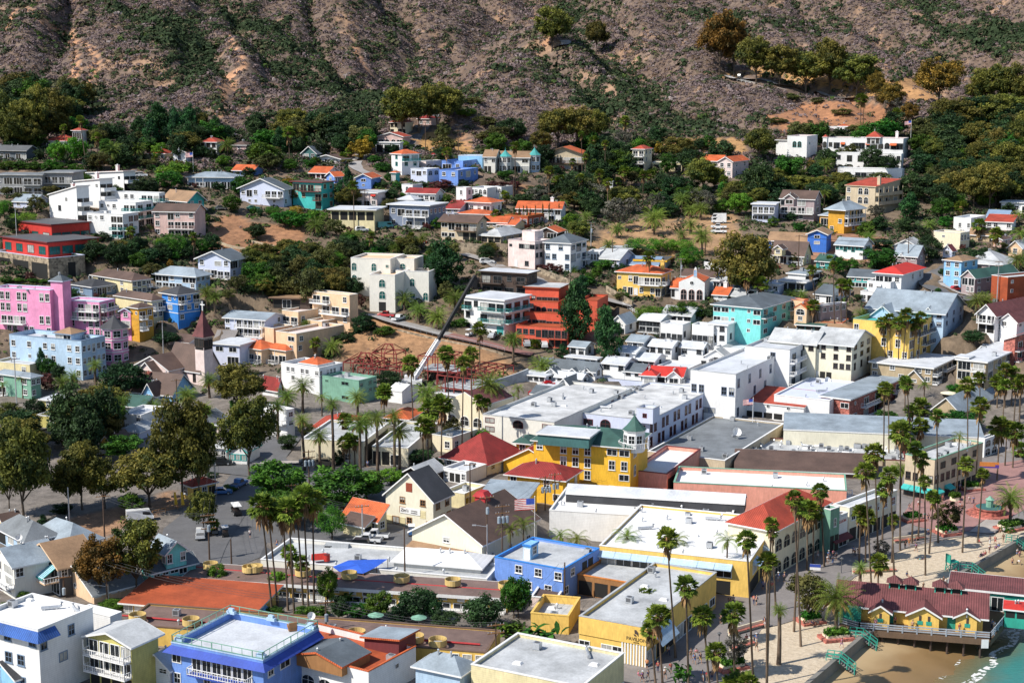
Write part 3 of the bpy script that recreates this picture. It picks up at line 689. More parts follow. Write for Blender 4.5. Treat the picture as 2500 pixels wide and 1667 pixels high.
def hallporch(v):
 s=v['vs'][0];root=v['root'];w,H=s.w,s.H
 mb=MB();mb.quad((-w,-2.2,H*.42),(0,-2.2,H*.42),(0,-.02,H*.58),(-w,-.02,H*.58));mb.quad((0,-2.2,H*.42-.2),(-w,-2.2,H*.42-.2),(-w,-.02,H*.58-.2),(0,-.02,H*.58-.2));mb.quad((-w,-2.2,H*.42-.2),(0,-2.2,H*.42-.2),(0,-2.2,H*.42),(-w,-2.2,H*.42))
 part(s,root,'porch_roof',mb.mesh('porch_roof','troof'))
 a,c,z=s.ridge;x,y=a[0],a[1]+(c[1]-a[1])*.62
 mb=MB();mb.prism([(x-1.1,y-.9),(x+1.1,y-.9),(x+1.1,y+.9),(x-1.1,y+.9)],z-.9,z+.5);mb.prism([(x-1.5,y-1.2),(x+1.5,y-1.2),(x+1.5,y+1.2),(x-1.5,y+1.2)],z+.5,z+1.5,[(x-.7,y-.9),(x+.7,y-.9),(x+.7,y+.9),(x-.7,y+.9)])
 part(s,root,'roof_vent',mb.mesh('roof_vent','redpipe'))
# ---------------------------------------------------------------- ground sheet
def cut_terrain():
 "level the earth inside every building's outline"
 for c,z in CUTS:
  c=np.array(c);x0,x1,y0,y1=c[:,0].min()-2,c[:,0].max()+2,c[:,1].min()-2,c[:,1].max()+2
  i0,i1,j0,j1=int((x0-GX0)/GS),int((x1-GX0)/GS)+2,int((y0-GY0)/GS),int((y1-GY0)/GS)+2
  if i0<0 or j0<0:i0,j0=max(i0,0),max(j0,0)
  X,Y=GXX[j0:j1,i0:i1],GYY[j0:j1,i0:i1];ins=np.ones(X.shape,bool);o=c[0]
  for a,b2 in zip(c,np.roll(c,-1,0)):
   d=b2-a;n=np.array([d[1],-d[0]])/max(np.linalg.norm(d),1e-6);s_=(X-a[0])*n[0]+(Y-a[1])*n[1];s2=(c.mean(0)-a)@n
   ins&=(s_*np.sign(s2)>-1.6)
  blk=TZ[j0:j1,i0:i1];blk[ins]=np.where(blk[ins]>-1,np.minimum(blk[ins],z-.15),blk[ins])
def node_ground():
 m=bpy.data.materials.new('ground_earth');MATS['ground_earth']=m;nt,N,L,B=_nodes(m)
 at=N.new('ShaderNodeAttribute');at.attribute_name='tint';g=N.new('ShaderNodeNewGeometry')
 def noise(sc,det=5,ro=.6):
  n=N.new('ShaderNodeTexNoise');n.inputs['Scale'].default_value=sc;n.inputs['Detail'].default_value=det;n.inputs['Roughness'].default_value=ro;L.new(g.outputs['Position'],n.inputs['Vector']);return n.outputs['Fac']
 def rng(s,a,b2,c,d):
  r=N.new('ShaderNodeMapRange');r.inputs[1].default_value=a;r.inputs[2].default_value=b2;r.inputs[3].default_value=c;r.inputs[4].default_value=d;L.new(s,r.inputs[0]);return r.outputs[0]
 mx=N.new('ShaderNodeMix');mx.data_type='RGBA';mx.blend_type='MULTIPLY';mx.inputs['Factor'].default_value=1
 ml=N.new('ShaderNodeMath');ml.operation='MULTIPLY';L.new(rng(noise(.5),.3,.7,.6,1.25),ml.inputs[0]);L.new(rng(noise(.06),.3,.7,.75,1.2),ml.inputs[1])
 L.new(at.outputs['Color'],mx.inputs['A']);L.new(ml.outputs[0],mx.inputs['B']);L.new(mx.outputs['Result'],B.inputs['Base Color']);B.inputs['Roughness'].default_value=.95
 bu=N.new('ShaderNodeBump');bu.inputs['Strength'].default_value=.7;bu.inputs['Distance'].default_value=.5;L.new(noise(.8,6,.7),bu.inputs['Height']);L.new(bu.outputs[0],B.inputs['Normal'])
 return m
def inpoly(px,py,poly):
 ins=np.zeros(np.shape(px),bool);n=len(poly)
 for i in range(n):
  (xa,ya),(xb,yb)=poly[i],poly[(i+1)%n]
  c=((ya>py)!=(yb>py))&(px<(xb-xa)*(py-ya)/((yb-ya)or 1e-9)+xa);ins^=c
 return ins
def pix_of(X,Y,Z):
 q=np.stack([X,Y,Z-CAMZ],-1);f=q@FWD;return PW/2+FPX*q[...,0]/f,PH/2-FPX*(q@UP)/f
PX,PY=pix_of(GXX,GYY,TZ0)
EARTH=[
 ((.33,.165,.085),[(490,560),(560,520),(640,545),(745,560),(740,610),(600,625),(500,600)]),((.36,.20,.10),[(830,800),(900,775),(1050,800),(1190,850),(1250,880),(1250,915),(980,905),(830,870)]),
 ((.38,.23,.12),[(1500,545),(1800,520),(1800,600),(1700,640),(1560,610),(1420,600)]),((.36,.17,.085),[(1870,285),(2000,245),(2180,262),(2220,305),(2050,315),(1900,325)]),((.45,.25,.09),[(1740,196),(1820,184),(2000,208),(2120,235),(2230,230),(2230,205),(2100,190),(1850,170),(1760,180)]),
 ((.45,.25,.09),[(1000,330),(1070,320),(1160,355),(1150,380),(1040,375)]),((.42,.24,.10),[(1600,345),(1700,335),(1830,340),(1820,375),(1640,380)]),((.42,.23,.10),[(2190,190),(2290,195),(2290,250),(2210,250)]),
 ((.35,.19,.10),[(1240,450),(1340,450),(1340,480),(1240,490)]),((.33,.17,.10),[(1830,600),(2120,560),(2180,600),(2100,640),(1900,640)]),((.33,.19,.11),[(120,1280),(420,1200),(460,1230),(200,1330)])]
def build_ground():
 cut_terrain();ny,nx=TZ.shape
 col=np.zeros((ny,nx,3));col[:]=(.17,.125,.085)
 hill=np.clip((520-PY)/160,0,1)[...,None];n1=fbm(GXX,GYY,60,4,11)[...,None];n2=fbm(GXX,GYY,16,4,12)[...,None]
 hcol=np.where((n1+.7*n2>.8),np.array([.30,.185,.115]),np.array([.16,.112,.085]));hcol=hcol+np.clip(n2,-1,1)*.02
 col=col*(1-hill)+hcol*hill
 flat=np.clip((14-TZ0)/4,0,1)[...,None];col=col*(1-flat)+np.array([.20,.175,.155])*flat
 for c,poly in EARTH:
  m=inpoly(PX+n2[...,0]*9,PY+n2[...,0]*6,poly);col[m]=c

 for tr in TRAILS:
  for(xa,ya),(xb,yb)in zip(tr[:-1],tr[1:]):
   d=np.array([xb-xa,yb-ya],float);t=np.clip(((PX-xa)*d[0]+(PY-ya)*d[1])/(d@d),0,1);D=np.hypot(PX-xa-t*d[0]+n2[...,0]*4,(PY-ya-t*d[1]+n2[...,0]*4)*1.5);col[D<7]=(.50,.27,.15)
 v=np.stack([GXX,GYY,TZ],-1).reshape(-1,3);idx=np.arange(ny*nx).reshape(ny,nx)
 f=np.stack([idx[:-1,:-1],idx[:-1,1:],idx[1:,1:],idx[1:,:-1]],-1).reshape(-1,4)
 me=bpy.data.meshes.new('ground');me.vertices.add(len(v));me.vertices.foreach_set('co',v.astype(np.float32).ravel());me.loops.add(len(f)*4);me.loops.foreach_set('vertex_index',f.ravel().astype(np.int32))
 me.polygons.add(len(f));me.polygons.foreach_set('loop_start',np.arange(0,len(f)*4,4,dtype=np.int32));me.polygons.foreach_set('loop_total',np.full(len(f),4,np.int32));me.polygons.foreach_set('use_smooth',np.ones(len(f),bool))
 a=me.color_attributes.new('tint','FLOAT_COLOR','POINT');a.data.foreach_set('color',np.c_[np.clip(col.reshape(-1,3),0,1),np.ones(ny*nx)].astype(np.float32).ravel())
 me.materials.append(node_ground());me.update();me.validate()
 tag(link('ground',me),kind='structure')
TRAILS=[[(60,20),(120,60),(155,85),(185,100),(220,118),(238,150),(215,205)],[(170,80),(190,170),(178,200)],[(555,75),(565,110),(590,135),(596,165),(560,185),(540,215),(590,225),(600,240),(610,250),(590,280)],[(570,200),(540,240),(530,285)],[(865,120),(880,150),(905,185)],[(1300,45),(1340,75),(1330,110)],[(1100,300),(1130,335),(1150,360)],[(40,25),(20,60),(10,75)]]
# ================================================================ BUILDINGS (surveyed tile by tile)
def hill_left():
 tile(0,200)
 b("low dark grey house|with a shallow gable roof at the left edge of the hillside",(240,705,610),(14,),(320+0),20,wall='slate',roof='gu',rc='dgray',trim='gray',A="GWG.GG",over=.9,rh=1.3)
 b("orange tiled house|with a small cupola among the trees of the left hillside",(640,600,535),412,(9,),12,wall='offwhite',roof='hip',rc='rtile',A="W.GG.",extra=[dict(N=(735,590,440),L=650,Rr=(4,),wall='white',A="GG/..")])
 b("long grey apartment block|with two tiers of balconies and a white party wall",(655,1005,815),395,(10,),6,'apartment block',wall='gray',roof='slab',rc='groof',A="BBBB/G.GG",rail='gray',trim='lgray',over=.8,extra=[dict(N=(385,1010,838),L=-60,Rr=(10,),A="WGGBB/WGGBB")])
 b("white terraced townhouses|stepping up the slope under red tile roofs",(700,1270,1030),438,800,38,'townhouses',wall='white',roof='sl',rc='otile',rh=3.2,A="..w./.W../...D",B="BB/BB/GG",win='dgray',solid=True,ch=[(.75,.3)],over=.4,bd=2,
      extra=[dict(N=(905,1130,905),L=672,Rr=1010,A="...w/..../....",B="BB/BB/GG",ch=[(.75,.3)]),dict(N=(1115,980,835),L=782,Rr=1215,A="...w/....",B="BB/GG",ch=[(.75,.3)])])
 b("white stepped hotel block|with green trimmed balconies below the townhouses",(1110,1400,1190),780,1240,22,'hotel',wall='white',A="WRW.GG/....BB/....BB",B=".GG/BB./GG.",rail='teal',win='white',trim='white',clut=1,band=None,
      extra=[dict(N=(1225,1300,1085),L=887,Rr=1370,A="WRW.BB/....BB/....",B="BB/BB/GG"),dict(N=(1435,1210,1000),L=996,Rr=1480,A="w.WW.BBB/....BBB/....WW.",B="BB/BB/..")])
 b("pale teal house|under a wide tan gable roof",(1690,1200,1062),1468,1830,42,wall='turq',roof='gu',rc='troof',A="WGWG/.W.",B="WW/W.",win='white',rh=2.6,over=.8)
 b("dusky pink house|of three storeys with wooden decks",(1752,1395,1165),1378,(9,),10,wall='rose',roof='gu',rc='broof',A="W.GW.W/W.BBBB/W.BBBB",rail='rose',win='white',rh=2.0)
 b("pale blue bungalow|with a grey hip roof and a flagpole",(2088,960,860),1690,(9,),8,wall='powder',roof='hip',rc='bgroof',A="NNNGGWGG",win='white',rh=1.6,over=.9)
 b("small white cottage|with an orange gable roof and one blue window",(1668,720,632),1552,(6,),8,wall='white',roof='gv',rc='otile',A=".W.",win='steel',rh=1.0)
 b("white villa with red roofs|half hidden by dark trees",(1945,660,545),1795,(8,),12,wall='white',roof='hip',rc='rtile',A="WWW/WWW",win='dbrown')
 b("brown roofed cottage|behind a large date palm on the left hillside",(2208,615,572),2085,(8,),10,wall='rose',roof='hip',rc='broof',A=".W.")
 b("small blue cottage|with a red roof behind shrubs",(2272,835,795),2090,(7,),20,wall='peri',roof='gu',rc='otile',A="WW")
 tile(0,560)
 b("bright red modern house|with dark glass walls and stone terraces",(440,345,120),22,885,42,'villa',wall='red',tint='tglass',win='dbrown',roof='slab',rc='dgray',trim='maroon',A="GGGG/OOO.",B="GGGG/OOGO",over=.6,door='red',
      extra=[dict(N=(468,105,-38),L=165,Rr=800,A="GGG",B="GGGG",roof='slab'),dict(N=(445,455,262),L=-60,Rr=760,wall='stone',roof='flat',rc='lavender',par=.9,A="OOO",B="..O.",cap='lavender')])
 b("white house with slate roof|and two glazed decks above the slope",(2068,445,272),1775,2200,24,wall='lavender',roof='gv',rc='slate',A="W.PW/WGGBB",B="GG/WW",rh=2.2,over=.9)
 b("white house with green gable|and long rows of windows",(1760,545,428),1395,1882,28,wall='powder',roof='hip',rc='bgroof',A="GGW.GG/BBBB.W",B="WWW/WW",rh=2.1,over=.8,rail='lgray')
 b("pink Victorian hotel|with white balconies and a corner turret",(468,965,548),-60,570,20,'hotel',wall='pink',A=".TT.TT..TT/.TT.TT..../.BBBB..TT/..TT.TT..W",par=.6,rc='wroof',clut=3,cap='lavender',
      extra=[dict(N=(583,965,470),L=452,Rr=632,A="",roof='hip',rc='slate',rh=1.6,over=.4,clut=0),dict(N=(905,965,655),L=560,Rr=1030,A="..BBB/BBBBB/TT.RTT/TT.RTT",B="BB/BB/TT/TT",rc='wroof'),
             dict(N=(1180,960,735),L=1080,Rr=(8,),roof='gv',rc='charcoal',A="W/B/T",clut=0)])
 v=BLD[-1];turret(v,1012,1205,872,118,770,3,'pink','charcoal')
 b("powder blue hotel|a plain three storey block with rows of small windows",(745,1350,1003),82,942,26,'hotel',wall='powder',A="W.W.WW.WW/W.w.WW.WW/.W..W.W.W",B="WWTWW/WWTWW/WWWWW",cap='steel',clut=3,par=1.0,extra=[dict(N=(640,1003,945),L=495,Rr=(5,),roof='hip',rc='troof',A="GG",par=0,clut=0,base=None)])
 b("bright blue craftsman house|with white corner boards and an outside stair",(1602,835,592),1452,1790,42,wall='brightblue',roof='hip',rc='charcoal',A=".WR/.P./...",B="BWB/WWW/W..",rh=2.0,over=.7,band=3)
 b("ochre and yellow row house|stepping down beside the pink hotel",(1370,815,645),1035,1460,40,'row house',wall='butter',roof='hip',rc='broof',A="..W/..W",B="BB/WW",rh=1.6,extra=[dict(N=(1255,1005,712),L=1160,Rr=1372,wall='ochre',A=".R/../..",B="BW/BW/..")])
 b("steel blue row house|with a charcoal hip roof behind the pink hotel",(828,600,522),640,1042,40,'row house',wall='steel',roof='hip',rc='charcoal',A="W",B="RGGWR",rh=1.7)
 b("cream yellow house|with a brown hip roof below the red villa",(1190,592,466),822,1352,42,wall='butter',roof='hip',rc='broof',A="GW/WW",B="WTWB/WTWW",rh=1.8)
 b("white wooden church|with a brown roof",(1800,1385,1262),1500,1972,34,'church',wall='palepink',roof='gu',rc='broof',rh=5.6,A="TTT",B=".R./.A.",over=.5,win='dbrown',extra=[dict(N=(1518,1385,1262),L=1213,Rr=(13,),roof='gv',A="AwA",B=""),dict(N=(1395,1388,1292),L=1240,Rr=(3.5,),roof='gv',rh=2.6,A=".A.",B="T"),dict(N=(1840,1400,968),L=1745,Rr=1905,roof='flat',par=.3,A="GG/./././.",B="GG/./././.",h=None)])
 steeple(BLD[-1])
 b("light blue cottage|with steep brown roofs and a brick chimney below the church",(1545,1545,1480),1030,(9,),24,wall='sky',roof='gu',rc='broof',rh=4.2,A=".WW.",over=.5,extra=[dict(N=(1385,1545,1480),L=1283,Rr=(4,),roof='gv',rh=2.6,A="W")],ch=[(.45,.4)],chc='brick')
 b("grey green house|with porches at the left edge",(285,1520,1335),-40,362,30,wall='seafoam',roof='hip',rc='bgroof',A="W.W/B.W",B="WW/W.",tint='glass')
 b("flat cream building|behind the grey green house at the left edge",(272,1320,1215),-60,(9,),25,'building',wall='butter',A="..W",rc='lroof',clut=2)
def hill_mid():
 tile(620,200)
 b("lavender white house|with a big slate gable and a broad deck",(268,1120,960),-125,335,20,wall='lavender',roof='gv',rc='slate',rh=3.2,A="WGW.BBB/.ww..w.",B=".W/W.",over=.9,bd=2.4)
 b("turquoise house|with red window boxes and outside stairs",(612,1145,905),346,716,30,wall='turq',roof='slab',rc='broof',trim='maroon',A="GBBB/WW.B/...O",B="WW/PW/.W",win='sand',rail='dbrown',over=.8)
 b("white house with red tile wings|on the middle hillside",(655,870,818),500,(9,),22,wall='white',roof='gu',rc='otile',A="GWG",win='maroon',rh=1.9)
 b("periwinkle cottage|with a red roof, left of the dark cypress",(725,905,848),650,810,48,wall='peri',roof='gv',rc='otile',A="W",B="WGW",rh=1.4)
 b("periwinkle house|with a wide dark window and red roof wing",(1052,958,862),912,(10,),14,wall='peri',roof='gv',rc='otile',A=".P./.w.",win='white',rh=1.3)
 b("dark teal house|with a tan roof in the trees",(560,695,640),430,(9,),22,wall='dteal',roof='gv',rc='slate',A="GW",rh=2.4)
 b("low white house|with a wide brown roof in the trees",(772,730,690),545,(9,),20,wall='white',roof='gv',rc='broof',A="PPP",rh=1.3,over=1.0)
 b("cream villa|with a red roof at the top of the hill street",(1360,470,368),1222,(8,),18,wall='cream',roof='hip',rc='rtile',A="WW.W/B.GG",win='dbrown')
 b("pink house on stilts|with an arched window and wide white deck",(1335,575,492),1112,(8,),18,wall='rose',roof='gv',rc='rtile',A="GAAG",rh=1.5,extra=[dict(N=(1310,640,548),L=1092,Rr=(3,),wall='white',roof='slab',rc='white',A="OOO",over=.3)])
 b("cluster of red roofs|beside the tall eucalyptus at the head of the street",(1590,392,335),1470,(8,),20,wall='rose',roof='hip',rc='rroof',A="WW")
 b("white tower house|with a red roof and teal side",(1328,835,652),1233,1482,50,wall='white',roof='hip',rc='otile',A=".W./.W./...",B="BB/WW/..",rail='teal',win='teal',rh=1.5)
 b("lavender white spanish house|with stepped parapets beside the blue house",(1555,900,785),1406,1662,30,wall='lavender',A="WGW/...",B="AA/..",rc='wroof',extra=[dict(N=(1545,780,715),L=1466,Rr=1680,A="",B="",wall='palepink')])
 b("cornflower blue house|stacked in three flat roofed tiers",(1832,930,795),1662,2010,24,wall='peri',A="WW/..",B="WGW/O..",rc='wroof',cap='peri',extra=[dict(N=(1876,800,712),L=1684,Rr=2008,A="GW",B="W.W")])
 b("sky blue flat building|behind the cornflower blue house",(2048,745,665),1832,(8,),12,'building',wall='sky',A="....",rc='wroof')
 b("cream Victorian house|with two teal capped turrets",(2165,815,672),2062,(10,),10,wall='offwhite',roof='gu',rc='troof',A="W.P/OO.",rh=2.2,extra=[dict(N=(2470,815,680),L=2165,Rr=(11,),A="WW.P/..GG",roof='gu',rc='troof',rh=2.0)])
 v=BLD[-1];turret(v,2256,812,668,55,610,2,'offwhite','teal');turret(v,2518,808,655,52,590,2,'powder','teal')
 b("long white spanish house|with stepped parapets above the orange roofs",(1905,1115,952),1814,1960,30,wall='white',A=".W./.AW",B="W/A",rc='wroof',extra=[dict(N=(2092,1065,955),L=1935,Rr=(9,),A="GWAA/...."),dict(N=(2220,1045,945),L=2125,Rr=(8,),A=".AA/...")])
 b("white house with dark red roof edge|and yellow shuttered window",(1628,1085,1002),1368,1700,22,wall='white',roof='gu',rc='rroof',A="WGGWP",B="W",rh=1.4)
 b("slate blue house|with white trimmed decks on posts",(1572,1315,1112),1215,1720,24,wall='slateblue',roof='slab',rc='wroof',A="WGBBB/W.NNN",B="WWWW/W..W",over=.8,bd=2.2,extra=[dict(N=(1432,1115,1062),L=1290,Rr=(6,),wall='sky',A="GG",roof='hip',rc='wroof')])
 b("white house under a wide orange hip roof|on the middle hillside",(2122,1180,1088),1920,2222,30,wall='white',roof='hip',rc='otile',A="WWG",B="WW",over=.9,rh=1.6)
 b("low white house with orange hip roof|in front of the wider one",(2105,1240,1192),1828,(8,),20,wall='offwhite',roof='hip',rc='otile',A="GG.G",over=.8,rh=1.2)
 b("brown brick house|with a dark deck and arched windows",(2000,1425,1255),1678,2088,26,wall='sand',roof='gu',rc='broof',A="PGBBB/PP.OO",B="W/.",rail='brown',trim='brown',rh=1.6,over=.9)
 b("low glass pavilion|with a flat pale roof on a cream base",(1082,1340,1150),690,(12,),10,'house',wall='butter',roof='slab',rc='wroof',A="OOOOO/.....",trim='white',over=1.0,fas=.3)
 b("grey roofed house|with two red awnings",(1105,1120,1000),920,(12,),14,wall='palepink',roof='slab',rc='lroof',A="S.S/WGW",awn='red')
 b("small red roofed house|next to the slate blue house",(1842,1185,1140),1722,(9,),14,wall='lavender',roof='sf',rc='rroof',rh=2.0,A="WW")
 b("grey hip roofed bungalow|above a stone garden wall",(2212,1445,1388),2040,2420,30,wall='sand',roof='hip',rc='lgray',A="OOO",B="WWW",rh=2.2,over=.7)
 b("teal lookout hut|standing on a tall post",(1272,895,852),1232,(3.5,),20,'hut',wall='turq',roof='hip',rc='otile',A="G",skirt=.2,h=3,base=None,name='lookout_hut')
 tile(1240,200)
 b("terracotta orange house|with a curved parapet below the cypresses",(178,1300,1205),-30,328,30,wall='rust',A="WA.AW",B="WGA",rc='otile',cap='orange',par=.7)
 b("long white house with red roof|behind a row of cypresses",(475,1250,1140),80,(9,),12,wall='white',roof='gu',rc='otile',A="WWWGWWG/....WG.",rh=2.0,ch=[(.75,.5)])
 b("chalet with a big orange gable roof|on brown decks",(690,810,655),300,(12,),14,'chalet',wall='sand',roof='gv',rc='otile',A="WBBBBB/OBBBBO",rail='brown',trim='brown',rh=2.8,over=1.0)
 b("cream four storey house|with a red hip roof at the edge of the gully",(1222,800,608),1118,1292,26,wall='cream',roof='hip',rc='rtile',A="BB/BB/OO",B="WW/W./..",rh=1.4)
 b("cream garden buildings|with two tall white slabs",(1560,800,728),1298,(8,),12,'building',wall='butter',A="O..O",rc='offwhite',par=.3)
 b("cream house with red roofs|and a gable in the right hand trees",(2012,860,715),1890,2160,30,wall='palepink',roof='gv',rc='otile',A="WW/GW",B="WW/WW",rh=1.6,extra=[dict(N=(1905,780,710),L=1665,Rr=(8,),roof='gu',A="WWW",B="")])
 b("small white shed|in the palm grove",(940,965,898),890,(4,),10,'shed',wall='white',roof='slab',rc='white',A="D",over=.1,name='shed')
 b("orange tile roofed house|in front of the terracotta house",(-10,1310,1262),-290,(8,),16,wall='sand',roof='gu',rc='otile',A="WWWW",rh=1.6)
 b("brown house with orange roof|beside the pink tower house",(440,1420,1350),260,(8,),20,wall='dbrown',roof='gv',rc='otile',A="WG",rh=1.4)
 tile(1240,560)
 b("pale pink house|with a square roof tower",(242,355,112),2,386,36,wall='palepink',A="w.PPP/...../.D.W.",B="WWWW/WW.W/...",cap='palepink',win='dgray',rc='wroof',par=.8,extra=[dict(N=(240,112,22),L=128,Rr=(4.5,),A="",B="",par=.3,base=None)])
 b("white house with blue window trim|and a slate hip roof",(560,385,130),330,706,26,wall='white',roof='hip',rc='slate',A="W.W./WW.W/...W",B="PGP/GPB/..W",win='steel',rh=2.2,band=None)
 b("dark modern house|with glazed balconies and a white flat roof",(168,600,400),-245,262,26,wall='dbrown',roof='slab',rc='wroof',A="BBWB/BBBB",B="WWW/G.W",rail='dbrown',trim='dbrown',over=.8,win='dgray')
 b("grey gabled cottage|left of the solar roof",(1000,345,268),830,1136,32,wall='lavender',roof='gu',rc='lgray',A="GW",B="W")
 b("cottage with solar panels|on a blue grey roof",(1340,372,322),1092,(9,),20,wall='seafoam',roof='gu',rc='steel',A="WWW",rh=2.0)
 b("flat dark roofed house|behind the arched white terrace",(1105,225,186),830,(10,),14,wall='dgray',roof='slab',rc='lroof',A="GGG",trim='charcoal',clut=3)
 b("white house with yellow roof edge|among green pepper trees",(1405,355,282),1150,(11,),16,wall='white',roof='slab',rc='dkroof',A="GGGG",trim='sun',over=.8,cap='yellow',fas=.5)
 b("white arcaded terrace house|behind the slate hip roofed house",(822,280,208),712,(8,),14,wall='white',A="AAAA",rc='lroof')
 b("yellow house with red tile roof|and white balconies",(1370,605,402),978,1462,24,wall='sun',roof='hip',rc='otile',A="w.WGBBBB/.WGDW.WG",B="BW/GG",rh=1.8,ch=[(.9,.6)],over=.6)
 b("white spanish hall|with three arched doors and a bell wall",(1755,640,480),1545,(12,),16,'hall',wall='white',A=".R./AAA",roof='gv',rc='otile',rh=1.2,over=-.1,extra=[dict(N=(1570,610,525),L=1465,Rr=(9,),roof='gu',A="O..",over=.4)])
 bellwall(BLD[-1])
 b("coral red apartment house|stepping up in four terraces",(536,1065,885),72,(13,),18,'apartment block',wall='coral',A="WWWOGBBB/OOOO.OOO",rail='dbrown',trim='coral',par=.7,cap='rust',win='dgray',rc='rust',
      extra=[dict(N=(528,900,760),L=95,Rr=(11,),A="WWGGBBB"),dict(N=(450,780,655),L=150,Rr=(10,),A=".WAABB"),dict(N=(455,680,530),L=155,Rr=(10,),A=".WBBBB",roof='slab',rc='lroof',trim='gray'),dict(N=(800,900,640),L=640,Rr=(12,),A="..../....")])
 b("aqua apartment block|of three storeys with a slate hip roof",(2265,970,712),1844,2592,34,'apartment block',wall='aqua',roof='hip',rc='slate',A="PPw.wP/PPw.wP/....w.",B="BPPB/PPPB/P.PB",rh=2.0,over=.7,rail='dteal')
 tile(620,560)
 b("pale blue inn|of two storeys with long verandas",(102,965,812),-262,262,22,'inn',wall='lavender',roof='gu',rc='bgroof',A="W.NNNNN/W.NNNNN",B=".W/.W",rh=1.2,over=.6,extra=[dict(N=(-125,1225,1042),L=-370,Rr=(10,),A="PP/.G",B="",roof='slab',rc='wroof')])
 b("peach stucco inn|rambling up the slope with red tile porches",(386,1200,938),196,806,36,'inn',wall='peach',A=".P/.W/..",B="W..../W....../.......",cap='offwhite',rc='palepink',par=.7,clut=1,
      extra=[dict(N=(180,1030,890),L=52,Rr=345,A="",B=""),dict(N=(290,1215,1092),L=92,Rr=(7,),roof='hip',rc='otile',A="NNG",B="W",par=0),dict(N=(70,1200,1082),L=-180,Rr=(7,),roof='hip',rc='otile',A="NNNN",par=0),dict(N=(400,860,742),L=252,Rr=642,A="BB",B="W.W",roof='flat'),dict(N=(862,865,592),L=520,Rr=932,A="BB.W/.BBB/W..W",B="../../..",rc='palepink'),dict(N=(610,900,828),L=480,Rr=806,A="",B="")])
 b("low rust roofed house|with dark shaded walls",(505,712,622),168,(9,),10,wall='dbrown',roof='slab',rc='troof',A="OGO.",trim='brown',over=1.0)
 b("white villa with arched windows|and a square garage tower",(1268,740,412),1034,(13,),14,'villa',wall='offwhite',A=".A./.A./.O.",win='offwhite',tint='tglass',rc='peach',par=.7,
      extra=[dict(N=(1228,600,268),L=868,Rr=(13,),A="A..A.w/A...../G....."),dict(N=(1570,645,382),L=1272,Rr=1640,A="..A../A.B.A",par=.9),dict(N=(1438,385,268),L=1232,Rr=(9,),A=".A.",base=None)])
 b("white and pink apartment house|with teal balconies",(2245,950,640),1885,2475,34,'apartment block',wall='white',roof='slab',rc='wroof',A="BWBBB/W.BBB/WW..K",B="BBB/BBB/...",rail='teal',win='dgray',door='teal',over=.5)
 b("white building with a red hip roof tower|beside the steel frames",(590,1480,1245),243,795,36,'building',wall='white',A=".WW.WW.W/..W...W./........",B="W.TTT.W/......./.......",rc='lroof',par=.8,extra=[dict(N=(572,1250,1232),L=405,Rr=715,base=None,roof='hip',rc='otile',A="",B="",over=.2,rh=1.5)])
 b("seafoam green building|of three storeys with blank panelled walls",(945,1560,1360),612,1100,34,'building',wall='seafoam',A="w.P./..../..P.",B="W.WW/..WW/....",rc='lroof',win='seafoam',cap='seafoam',clut=3)
 b("small white cottage with red roof|squeezed beside the white building",(215,1500,1410),75,250,36,wall='white',roof='gu',rc='rroof',A="W",B="W",rh=2.0)
 b("white metal shed|with vertical ribs and a pale round roof",(1330,1560,1455),1205,1470,34,'shed',wall='white',roof='gu',rc='white',A="",B="",rh=1.2,over=.1,name='shed')
